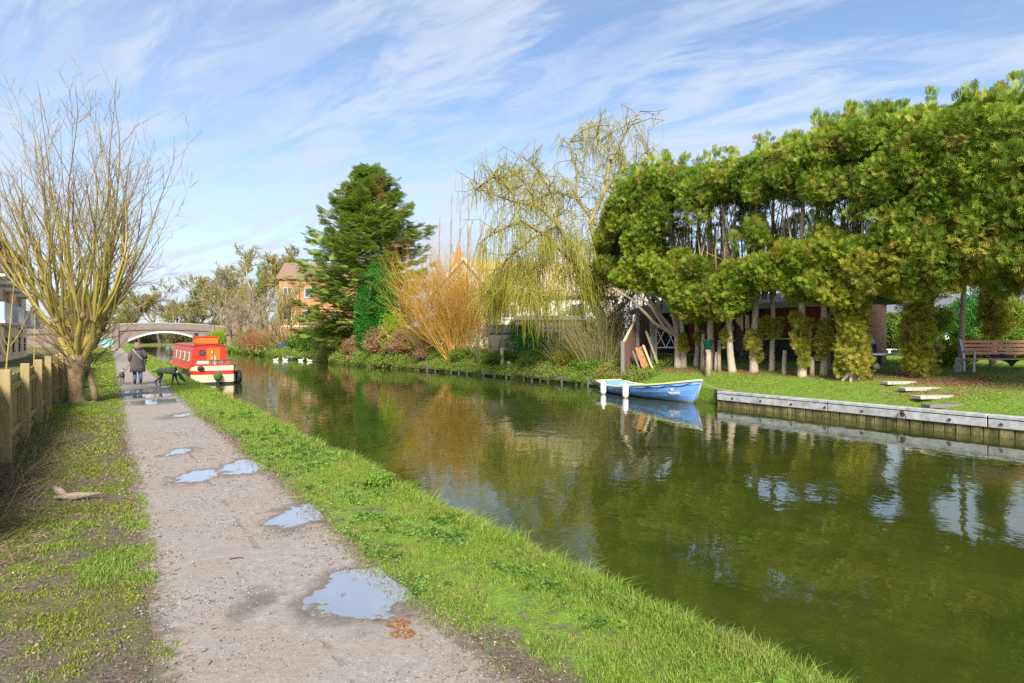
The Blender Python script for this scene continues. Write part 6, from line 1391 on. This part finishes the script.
# ------------------------------------------------------------------ blue rowing boat
pmat('boat_blue', (.17, .36, .74), (.12, .27, .62), 3, .4, .08, 20, c3=(.22, .42, .78)); pmat('boat_blue_in', (.30, .44, .66), (.22, .34, .55), 4, .5, .1); pmat('gunwale_yellow', (.72, .70, .34), (.60, .58, .24), 5, .5, .1); pmat('boat_grey', (.34, .36, .40), (.24, .26, .30), 5, .6, .2); pmat('fender_white', (.82, .82, .80), (.72, .72, .68), 5, .35, .03); pmat('thwart', (.50, .36, .18), (.36, .25, .12), 6, .6, .3, 40, (1, 6, 6))
st_, bw_ = C(18.25, 17.10, -.4), C(13.05, 16.40, -.4); dv = bw_ - st_; Lb_ = dv.length; rzb = math.atan2(dv.y, dv.x)
rb = empty('rowing_boat', st_, rzb, 'pale blue open rowing boat with yellow gunwale moored by the lawn', 'rowing boat')
NS, NR = 22, 9; half = []
def rb_w(t): return .62 + .23 * math.sin(min(t / .42, 1) * math.pi / 2) if t < .42 else .85 * max(0.0, 1 - ((t - .42) / .58) ** 2.1) ** .8 + .012
def rb_g(t): return .43 - .16 * math.sin(min(1, t / .5) * math.pi) * .6 + .36 * max(0, (t - .35) / .65) ** 1.7
def rb_k(t): return -.10 + .10 * (1 - min(1, t / .12)) + .02 * t
def ring(t, s, inset=0.0, zoff=0.0):
    w, g, k = rb_w(t) - inset, rb_g(t), rb_k(t) + zoff; pts = []
    for j in range(NR + 1):
        a = j / NR; z = k + (g - k) * a ** 1.15; ww = max(w, .004) * min(1, (.10 + .90 * math.sin(min(1, a * 1.25) * math.pi / 2) ** .8) * (.80 + .20 * a)); x = t * Lb_ - (1 - a) * .42 * max(0, (t - .8) / .2) + 0
        pts.append((x, s * ww, z))
    return pts
def shell(name, a0, a1, mat, inset=0.0, grow_=0.0, cap=False, zoff=0.0, smooth=True):
    b = MB()
    for s in (-1, 1):
        R_ = [ring(i / NS, s, inset, zoff)[a0:a1 + 1] for i in range(NS + 1)]; k = a1 - a0 + 1
        vs = [(p[0], p[1] * (1 + grow_) + s * grow_ * .0, p[2]) for r_ in R_ for p in r_]; fs = [(i * k + j, (i + 1) * k + j, (i + 1) * k + j + 1, i * k + j + 1) for i in range(NS) for j in range(k - 1)]; b.add(vs, fs)
    return b, b.build(name, mat, rb, smooth)
shell('hull_topsides', 2, NR, 'boat_blue'); shell('hull_bottom', 0, 2, 'boat_grey')
shell('hull_lining', 0, NR, 'boat_blue_in', .05, 0, False, .06)
b = MB(); r0_, r1_ = ring(0, -1), ring(0, 1); vs = [(p[0] - .0, p[1], p[2]) for p in r0_] + [(p[0], p[1], p[2]) for p in r1_[::-1]]; b.add(vs + [(x + .05, y, z) for x, y, z in vs], [tuple(range(len(vs))), tuple(range(len(vs), 2 * len(vs)))[::-1]]); b.build('transom', 'boat_blue', rb)
for s in (-1, 1):
    b = MB(); b.tube([Vector(ring(i / NS, s)[-1]) + Vector((0, s * .005, .012)) for i in range(NS + 1)], .034, 6); b.build('gunwale', 'gunwale_yellow', rb, True)
    b = MB(); b.tube([Vector(ring(i / NS, s)[-2]) + Vector((0, s * .012, .0)) for i in range(NS + 1)], .020, 6); b.build('rubbing_strake', 'boat_blue', rb, True)
    for lv_ in (4, 6):
        b = MB(); b.tube([Vector(ring(i / NS, s)[lv_]) + Vector((0, s * .001, .0)) for i in range(NS + 1)], .008, 5); b.build('plank_edge', 'boat_blue', rb, True)
b = MB(); b.beam((-.03, -.62, .47), (-.03, .62, .47), .07, .05); b.build('transom_cap', 'gunwale_yellow', rb)
for t, w in ((.08, .5), (.33, .22), (.60, .22)):
    ww = rb_w(t) * 1.86; b = MB(); b.box((t * Lb_, 0, rb_g(t) - .14), (w, ww, .035)); b.build('thwart', 'thwart', rb, bevel=.005)
b = MB(); b.add([(Lb_ * .84, -rb_w(.84) * .95, rb_g(.84) - .01), (Lb_ * .84, rb_w(.84) * .95, rb_g(.84) - .01), (Lb_ * .99, .02, rb_g(.99)), (Lb_ * .99, -.02, rb_g(.99))] + [(Lb_ * .84, -rb_w(.84) * .95, rb_g(.84) - .04), (Lb_ * .84, rb_w(.84) * .95, rb_g(.84) - .04), (Lb_ * .99, .02, rb_g(.99) - .03), (Lb_ * .99, -.02, rb_g(.99) - .03)], [(0, 1, 2, 3), (7, 6, 5, 4), (0, 4, 5, 1), (1, 5, 6, 2), (2, 6, 7, 3), (3, 7, 4, 0)]); b.build('foredeck', 'boat_blue_in', rb)
b = MB(); b.tube([(Lb_ - .44, 0, -.12), (Lb_ - .2, 0, .25), (Lb_ + .02, 0, rb_g(1) + .04)], [.03, .03, .035], 7); b.build('stem_post', 'boat_grey', rb, True)
# side facing the camera is -y or +y in the boat's frame
side = 1 if (Matrix.Rotation(rzb, 3, 'Z') @ Vector((0, 1, 0))).dot(Vector((-st_.x, -st_.y, 0))) > 0 else -1
b = MB(); pts = []
for i in range(60):                        # grab line hanging in loops under the gunwale
    t = .04 + .92 * i / 59; q = Vector(ring(t, side)[-1]); sag = .05 + .06 * abs(math.sin(i / 59 * math.pi * 6)); pts.append(q + Vector((0, side * .03, -sag)))
b.tube(pts, .009, 5); b.build('grab_line', 'boat_black', rb, True)
# white hand painted name: flowing strokes too small to read, under a little fan emblem
def on_side(t, a):
    rg = ring(t, side); j = a * NR; i0 = int(j); f = j - i0; p0, p1 = Vector(rg[i0]), Vector(rg[min(i0 + 1, NR)]); return p0.lerp(p1, f) + Vector((0, side * .014, 0))
b = MB(); pts = [on_side(.80 + .09 * (i / 70), .56 + .075 * math.sin(i * .95) + .02 * math.sin(i * .37)) for i in range(70)]; b.tube(pts, .008, 4); b.build('painted_name', 'fender_white', rb, True)
b = MB()
for q in range(5): b.tube([on_side(.832, .68), on_side(.818 + q * .008, .80)], .008, 4)
b.build('painted_emblem', 'fender_white', rb)
b = MB(); b.tube([on_side(.30 + .03 * (i / 16), .70 + .03 * math.sin(i * 1.3)) for i in range(16)], .008, 4); b.build('painted_mark', 'fender_white', rb, True)
Rb = Matrix.Rotation(rzb, 3, 'Z')
for t, lab in ((.155, 'white fender nearest the square stern of the blue boat'), (.455, 'white fender amidships on the blue boat')):
    q = Vector(ring(t, side)[-1]); root = empty('boat_fender', st_ + Rb @ Vector((q.x, q.y + side * .11, 0)), rzb, lab, 'fender', 'white fenders on the blue boat')
    b = MB(); b.lathe([(.02, .56), (.045, .52), (.095, .44), (.115, .34), (.115, .10), (.10, .03), (.04, -.02)], 14); b.build('body', 'fender_white', root, True); b = MB(); b.tube([(0, 0, .54), (0, -side * .10, rb_g(t) + .04)], .008, 5); b.build('lanyard', 'boat_black', root)
b = MB(); q = C(13.0, 16.45, -.4) ; b.tube([bw_ + Vector((-.05, .0, .75)), C(12.6, 16.6, .12), C(12.0, 16.62, .10)], .012, 6); tag(b.build('mooring_rope', 'rope', None, True), 'pale mooring rope from the blue boat bow to the edging', 'rope')

# ------------------------------------------------------------------ white ducks
for k, (px, py, fl, lab) in enumerate(((276, 360.5, 1, 'leftmost white duck, largest of the four on the water'), (285, 360.5, -1, 'second white duck from the left, facing away from the first'), (301, 361, 1, 'third white duck from the left, below the covered dinghies'), (309.5, 361.5, -1, 'rightmost white duck, near the light green shrubs'))):
    Y = 2.2 * 600 / (py - 338); p = Vector(((px - 512) / 600 * Y, Y, -.4)); root = empty('white_duck', p, 0 if fl > 0 else math.pi, lab, 'duck', 'white ducks on the canal'); s = .8
    skin_body('body', {'tail': (-.36 * s, 0, .16 * s, .03), 'rump': (-.22 * s, 0, .09 * s, .10 * s), 'mid': (0, 0, .08 * s, .14 * s), 'breast': (.17 * s, 0, .10 * s, .11 * s), 'neck': (.25 * s, 0, .24 * s, .045 * s), 'head0': (.27 * s, 0, .35 * s, .055 * s), 'head': (.32 * s, 0, .36 * s, .045 * s)}, [('tail', 'rump'), ('rump', 'mid'), ('mid', 'breast'), ('breast', 'neck'), ('neck', 'head0'), ('head0', 'head')], 'mid', 'fender_white', root, 2)
    b = MB(); b.tube([(.35 * s, 0, .36 * s), (.44 * s, 0, .335 * s)], [.028 * s, .014 * s], 7); b.build('beak', 'boat_orange', root)
    b = MB()
    for sy in (-1, 1): b = MB(); b.lathe([(.01, -.02), (.014, 0), (.01, .02)], 7, (.315 * s, sy * .045 * s, .375 * s)); b.build('eye', 'iron', root)

# ------------------------------------------------------------------ walker and two dogs
pmat('skin', (.55, .33, .24), None, 5, .6, 0); pmat('coat_cloth', (.17, .14, .125), (.11, .09, .08), 8, .95, .6, 60); pmat('jeans', (.10, .17, .34), (.06, .11, .24), 12, .9, .3); pmat('boot', (.03, .03, .04), None, 9, .6, .2); pmat('fair_hair', (.42, .27, .16), (.30, .18, .10), 14, .8, .6, 40, (4, 4, 1)); pmat('white_strap', (.72, .70, .66), None, 9, .7, .1); pmat('orange_lead', (.55, .26, .08), None, 9, .8, .1); pmat('bag_cloth', (.10, .11, .08), None, 8, .9, .3)
pp = on_ground(PY(137.5, 385, 23.2)); pp.z = .006
W = empty('person', pp, A_C, 'person seen from behind in a long grey brown coat, walking on the towpath', 'person')
# local frame: +y is the walking direction, +x the canal side
J = {'pelvis': (0, 0, .86, (.15, .11)), 'waist': (0, 0, 1.00, (.14, .10)), 'chest': (0, .02, 1.20, (.17, .12)), 'neck0': (0, .03, 1.36, .06), 'neck1': (0, .04, 1.42, .052), 'head': (.0, .05, 1.51, (.078, .09)), 'crown': (0, .05, 1.585, (.06, .07)),
     'shL': (-.17, .02, 1.31, .065), 'elL': (-.25, -.05, 1.07, .045), 'wrL': (-.26, .06, .87, .030), 'haL': (-.26, .09, .80, .032),
     'shR': (.17, .02, 1.31, .065), 'elR': (.26, -.07, 1.09, .045), 'wrR': (.27, .10, .98, .030), 'haR': (.27, .165, .96, .032),
     'hipL': (-.085, 0, .82, .095), 'knL': (-.09, .10, .47, .062), 'anL': (-.09, -.02, .10, .042), 'foL': (-.09, .12, .045, .038),
     'hipR': (.085, 0, .82, .095), 'knR': (.09, .0, .46, .062), 'anR': (.10, -.22, .14, .042), 'foR': (.10, -.12, .045, .036)}
E = [('pelvis', 'waist'), ('waist', 'chest'), ('chest', 'neck0'), ('neck0', 'neck1'), ('neck1', 'head'), ('head', 'crown'), ('chest', 'shL'), ('shL', 'elL'), ('elL', 'wrL'), ('wrL', 'haL'), ('chest', 'shR'), ('shR', 'elR'), ('elR', 'wrR'), ('wrR', 'haR'), ('pelvis', 'hipL'), ('hipL', 'knL'), ('knL', 'anL'), ('anL', 'foL'), ('pelvis', 'hipR'), ('hipR', 'knR'), ('knR', 'anR'), ('anR', 'foR')]
for s, h, w, dirn in ((-1, 'haL', 'wrL', (0, .02, -1)), (1, 'haR', 'wrR', (0, 1, -.15))):
    hx, hy, hz_ = J[h][:3]; d = Vector(dirn).normalized()
    for f in range(4):
        off = Vector((0, 0, (f - 1.5) * .017)) if s > 0 else Vector((0, (f - 1.5) * .017, 0)); L = (.055, .062, .058, .045)[f]; q0 = Vector((hx, hy, hz_)) + off + d * .02; q1 = q0 + d * L * .6 + Vector((-s * .008, 0, 0)); q2 = q1 + d * L * .4 + Vector((-s * .02, 0, -.006))
        J[f'f{s}{f}a'] = (*q0, .009); J[f'f{s}{f}b'] = (*q1, .008); J[f'f{s}{f}c'] = (*q2, .007); E += [(h, f'f{s}{f}a'), (f'f{s}{f}a', f'f{s}{f}b'), (f'f{s}{f}b', f'f{s}{f}c')]
    th = Vector((hx, hy, hz_)) + Vector((-s * .03, .01, .01)); J[f't{s}a'] = (*th, .010); J[f't{s}b'] = (*(th + d * .03 + Vector((-s * .012, 0, 0))), .008); E += [(h, f't{s}a'), (f't{s}a', f't{s}b')]
skin_body('body', J, E, 'pelvis', 'skin', W)
b = MB(); b.tube([(0, .125, 1.50), (0, .15, 1.485)], [.018, .012], 6); b.build('nose', 'skin', W)
JJ = {'t': (0, 0, .9, (.11, .10)), 'hl': (-.085, 0, .80, .105), 'kl': (-.09, .10, .47, .078), 'al': (-.09, -.01, .16, .062), 'hr': (.085, 0, .80, .105), 'kr': (.09, .0, .46, .078), 'ar': (.10, -.20, .19, .062)}
skin_body('jeans', JJ, [('t', 'hl'), ('hl', 'kl'), ('kl', 'al'), ('t', 'hr'), ('hr', 'kr'), ('kr', 'ar')], 't', 'jeans', W)
for x, yy_, z0, tilt in ((-.09, -.01, 0, 0), (.10, -.21, .04, .35)):
    skin_body('boot', {'a': (x, yy_ - .01, .22 + z0, .055), 'b': (x, yy_ - .02, .06 + z0, .05), 'c': (x, yy_ + .09, .045 + z0 * .6, (.045, .038)), 'd': (x, yy_ + .17, .035 + z0 * .1, (.035, .026))}, [('a', 'b'), ('b', 'c'), ('c', 'd')], 'a', 'boot', W)
b = MB(); n_ = 24; prof = [(.50, .26, .20), (.62, .25, .19), (.80, .235, .18), (.95, .215, .165), (1.10, .215, .165), (1.22, .22, .16), (1.30, .20, .135), (1.36, .12, .10), (1.41, .09, .085)]
vs = []
for z, rx, ry in prof:
    for j in range(n_):
        a = 2 * math.pi * j / n_; fold = 1 + (.05 * math.sin(7 * a + z * 3) + .03 * math.sin(11 * a)) * max(0, (1.15 - z)); vs.append((math.cos(a) * rx * fold, .01 + math.sin(a) * ry * fold, z + (.015 * math.sin(3 * a) if z < .55 else 0)))
b.add(vs, [(i * n_ + j, i * n_ + (j + 1) % n_, (i + 1) * n_ + (j + 1) % n_, (i + 1) * n_ + j) for i in range(len(prof) - 1) for j in range(n_)]); o = b.build('coat', 'coat_cloth', W, True); md = o.modifiers.new('s', 'SOLIDIFY'); md.thickness = .015
for s, el, wr in ((-1, (-.26, -.05, 1.07), (-.265, .04, .90)), (1, (.27, -.07, 1.09), (.28, .08, .99))):
    skin_body('sleeve', {'a': (s * .13, .02, 1.31, .095), 'b': (s * .20, .0, 1.25, .088), 'c': (*el, .072), 'd': (*wr, .058)}, [('a', 'b'), ('b', 'c'), ('c', 'd')], 'b', 'coat_cloth', W)
b = MB(); b.lathe([(.05, 1.33), (.135, 1.35), (.15, 1.40), (.12, 1.45), (.06, 1.46)], 14, (0, -.03, 0), 1, .85); b.build('hood', 'coat_cloth', W, True)
skin_body('hair', {'a': (0, .0, 1.44, (.085, .06)), 'b': (0, .02, 1.52, (.105, .10)), 'c': (0, .04, 1.60, (.075, .08))}, [('a', 'b'), ('b', 'c')], 'b', 'fair_hair', W)
for s in (-1, 1): b = MB(); b.lathe([(.006, -.008), (.010, 0), (.006, .008)], 7, (s * .032, .135, 1.52)); b.build('eye', 'iron', W)
b = MB(); b.tube([(-.15, -.10, 1.36), (-.06, -.175, 1.22), (.08, -.195, 1.04), (.2, -.15, .92)], [.016] * 4, 6); b.build('bag_strap', 'white_strap', W, True)
b = MB(); b.box((.25, -.08, .86), (.09, .24, .22)); b.build('shoulder_bag', 'bag_cloth', W, bevel=.03)

def dog(loc, rz, label, mats, head_down, coat, s=1.0, bushy=False):
    root = empty('dog', loc, rz, label, 'dog'); f = s      # local +x is forward
    hd = {'nk': (.38, 0, .48, .060), 'hd': (.49, .02, .31, .070), 'mz': (.60, .02, .19, .040), 'ns': (.65, .02, .145, .028)} if head_down else {'nk': (.44, 0, .66, .06), 'hd': (.56, .02, .76, .068), 'mz': (.67, .02, .73, .036), 'ns': (.73, .02, .72, .024)}
    J = {'pel': (-.26, 0, .56, (.085, .10)), 'mid': (0, 0, .56, (.088, .10)), 'ch': (.24, 0, .55, (.10, .125)), **hd, 't1': (-.36, 0, .58, .026), 't2': (-.48, 0, .52 if head_down else .46, .018), 't3': (-.56, 0, .56 if head_down else .34, .012)}
    E = [('pel', 'mid'), ('mid', 'ch'), ('ch', 'nk'), ('nk', 'hd'), ('hd', 'mz'), ('mz', 'ns'), ('pel', 't1'), ('t1', 't2'), ('t2', 't3')]
    gait = {('f', 1): .10, ('f', -1): -.05, ('b', 1): -.12, ('b', -1): .10}
    for (fb, sd), g in gait.items():
        y = sd * .085
        if fb == 'f': P = [(.25, y, .44, .055), (.24 + g * .3, y, .28, .032), (.25 + g * .9, y, .13, .024), (.26 + g, y, .035, .026), (.30 + g, y, .022, .022)]
        else: P = [(-.26, y, .46, .075), (-.20 + g * .4, y, .33, .045), (-.34 + g, y, .19, .026), (-.31 + g, y, .035, .024), (-.27 + g, y, .022, .022)]
        prev = 'ch' if fb == 'f' else 'pel'
        for i, q in enumerate(P): k = f'{fb}{sd}{i}'; J[k] = q; E.append((prev, k)); prev = k
    J = {k: tuple(c * f for c in v[:3]) + ((v[3] * f if not hasattr(v[3], '__len__') else tuple(c * f for c in v[3])),) for k, v in J.items()}
    skin_body('body', J, E, 'mid', mats, root)
    h = Vector(J['hd'][:3])
    for sd in (-1, 1):
        skin_body('ear', {'a': (h.x - .01, sd * .05 * f, h.z + .05 * f, (.03 * f, .012 * f)), 'b': (h.x - .02, sd * .085 * f, h.z - .01 * f, (.03 * f, .010 * f)), 'c': (h.x - .01, sd * .088 * f, h.z - .06 * f, (.014 * f, .008 * f))}, [('a', 'b'), ('b', 'c')], 'a', mats, root, 1)
        b = MB(); b.lathe([(.006, -.008), (.010, 0), (.006, .008)], 6, (h.x + .035 * f, sd * .05 * f, h.z + .015 * f)); b.build('eye', 'iron', root)
    if coat:
        b = MB(); n_ = 20; vs = []; xs_ = np.linspace(-.30, .30, 7)
        for x in xs_:
            ry, rz_ = (.125, .155) if x > .1 else (.112, .135)
            for j in range(n_ + 1):
                a = -.75 + (math.pi + 1.5) * j / n_; vs.append((x * f, math.cos(a) * ry * f, (.555 + math.sin(a) * rz_) * f))
        b.add(vs, [(i * (n_ + 1) + j, i * (n_ + 1) + j + 1, (i + 1) * (n_ + 1) + j + 1, (i + 1) * (n_ + 1) + j) for i in range(6) for j in range(n_)]); o = b.build('dog_coat', coat, root, True); md = o.modifiers.new('s', 'SOLIDIFY'); md.thickness = .012
    b = MB(); nk = Vector(J['nk'][:3]); c2 = Vector(J['ch'][:3]); ax = (nk - c2).normalized(); m0 = c2.lerp(nk, .75); b.tube([m0 - ax * .03, m0 + ax * .03], .078 * f if not head_down else .08 * f, 14); b.build('collar', 'white_strap', root)
    return root
pmat('dog_black', (.022, .022, .025), (.035, .033, .035), 8, .7, .3, 60); pmat('dog_pied', (.36, .35, .34), (.04, .04, .045), 11, .8, .3, 60); pmat('dog_coat_green', (.10, .15, .07), (.07, .11, .05), 8, .9, .4)
d1 = on_ground(PY(167.5, 387, 22.4)); d1.z = .006
dog(d1, .12, 'black dog in a green coat sniffing the grass on the canal side', 'dog_black', True, 'dog_coat_green', 1.0)
d2 = on_ground(PY(121, 384.5, 23.4)); d2.z = .006
dog(d2, A_C + math.pi / 2 - .2, 'black and white spotted dog walking left of the person', 'dog_pied', False, None, .74)
hand = pp + Matrix.Rotation(A_C, 3, 'Z') @ Vector((.27, .2, .955)); col_ = d1 + Matrix.Rotation(.12, 3, 'Z') @ Vector((.30, 0, .62))
b = MB(); b.tube([hand, hand.lerp(col_, .5) + Vector((0, 0, -.10)), col_], .014, 6); tag(b.build('dog_lead', 'orange_lead', None, True), 'orange lead from the hand of the walker to the black dog', 'lead')
hand2 = pp + Matrix.Rotation(A_C, 3, 'Z') @ Vector((-.26, .09, .78)); col2 = d2 + Matrix.Rotation(A_C + math.pi / 2 - .2, 3, 'Z') @ Vector((.36, 0, .52))
b = MB(); b.tube([hand2, hand2.lerp(col2, .5) + Vector((0, 0, -.12)), col2], .008, 6); tag(b.build('dog_lead', 'boot', None, True), 'dark lead from the left hand of the walker to the spotted dog', 'lead')

# ------------------------------------------------------------------ foreground plants
leafmat('dock_leaf', [(.12, .25, .02), (.20, .34, .04), (.28, .42, .06)], .35)
def dock(px, py, n, L, label, seed, wd=.42, rise=.6, z=None):
    r = np.random.default_rng(seed); p = G(px, py); root = empty('dock_plant', p, 0, label, 'plant', 'broad leaved weeds along the canal bank')
    Vs = []; Fs = []; Rn = []; k0 = 0
    for i in range(n):
        a = r.uniform(0, 6.28); e = r.uniform(.2, .2 + rise); ln = L * r.uniform(.6, 1.15); d = np.array([math.cos(a), math.sin(a), 0]); s = np.array([-math.sin(a), math.cos(a), 0]); m_ = 7; tw_ = r.normal() * .3
        for q in range(m_ + 1):
            t = q / m_; c = d * ln * t * math.cos(e) + np.array([0, 0, ln * (math.sin(e) * t * 1.3 - .55 * t * t)]); w = ln * wd * (math.sin(min(1, (t * .93 + .07)) * math.pi) ** .7) * .5 * (1 + .1 * math.sin(q * 2.3)); up = np.array([0, 0, 1]) * w * .35
            Vs += [c - s * w + up + s * tw_ * 0, c, c + s * w + up]
        for q in range(m_):
            b_ = k0 + q * 3; Fs += [(b_, b_ + 1, b_ + 4, b_ + 3), (b_ + 1, b_ + 2, b_ + 5, b_ + 4)]; Rn += [r.uniform()] * 2 if q == 0 else [Rn[-1]] * 2
        k0 += (m_ + 1) * 3
    me = np_mesh('leaves', np.array(Vs), np.array(Fs), rnd=np.array(Rn), smooth=True); link('leaves', me, 'dock_leaf', root)
    b = MB(); b.tube([(0, 0, -.03), (0, 0, L * .25)], .006, 5); b.build('stem', 'dock_leaf', root); return root
root = empty('leafy_weed', G(383, 487), 0, 'bright green leafy clump on the bank edge halfway along the grass', 'plant'); lb = LB()
for i in range(16): a = RNG.uniform(0, 6.28); q = RNG.uniform(0, .17); lb.blob(tpl_leaves(5, .9, 12), (math.cos(a) * q, math.sin(a) * q, .05 + .07 * RNG.uniform()), (.06, .06, .04), 26, .045, .6, .8, .5, .3, tone=RNG.uniform())
lb.build('leaves', 'dock_leaf', root)
b = MB(); b.tube([(0, 0, -.03), (0, 0, .08)], .006, 5); b.build('stem', 'dock_leaf', root)
dock(436, 507, 16, .13, 'small dark leafy tuft on the water side of the grass strip', 2, .5)
dock(800, 690, 9, .17, 'big pale green dock leaves at the lowest right corner of the bank', 3, .75, .5); dock(770, 700, 7, .15, 'dock leaves at the bottom edge of the photo beside the water', 6, .75, .5); dock(628, 628, 9, .09, 'low dock rosette in the grass above the bare soil patch', 4, .4, .4); dock(700, 668, 7, .08, 'tiny rosette weed near the bottom of the grass bank', 5, .4, .4); dock(120, 520, 8, .10, 'small rosette weed on the left verge beside the path', 8, .4, .4)
tb = TB(); r = np.random.default_rng(9); q = np.array(G(778, 655))
for i, (dx, dz, L) in enumerate(((-.03, .9, .22), (-.07, .8, .15), (.0, 1, .10))):
    tb.add(np.array([q, q + np.array([dx * .6, 0, L * .5]), q + np.array([dx * 1.2, .02, L])]), [.0025, .002, .0012], 5, .8)
tag(tb.build('dry_weed', 'grass_dry'), 'pair of thin dead stems standing against the water at the bank end', 'stem')
# bramble litter along the water line of the near bank
tb = TB()
for i in range(700):
    u = r.uniform(1.5, 14); v = float(left_edge(u)) + r.normal() * .03; p = np.array(C(u, v, -.02)); h = r.uniform(.04, .16); d = np.array([CA, SA, 0]) * r.uniform(-.2, .7) + r.normal(size=3) * .3; d[2] = abs(d[2]) + .35; tb.add(np.array([p, p + d * h * .6, p + d * h + [0, 0, -.02]]), [.0018, .0015, .0008], 3, r.uniform())
tag(tb.build('dry_grass', 'grass_dry'), kind='stuff')
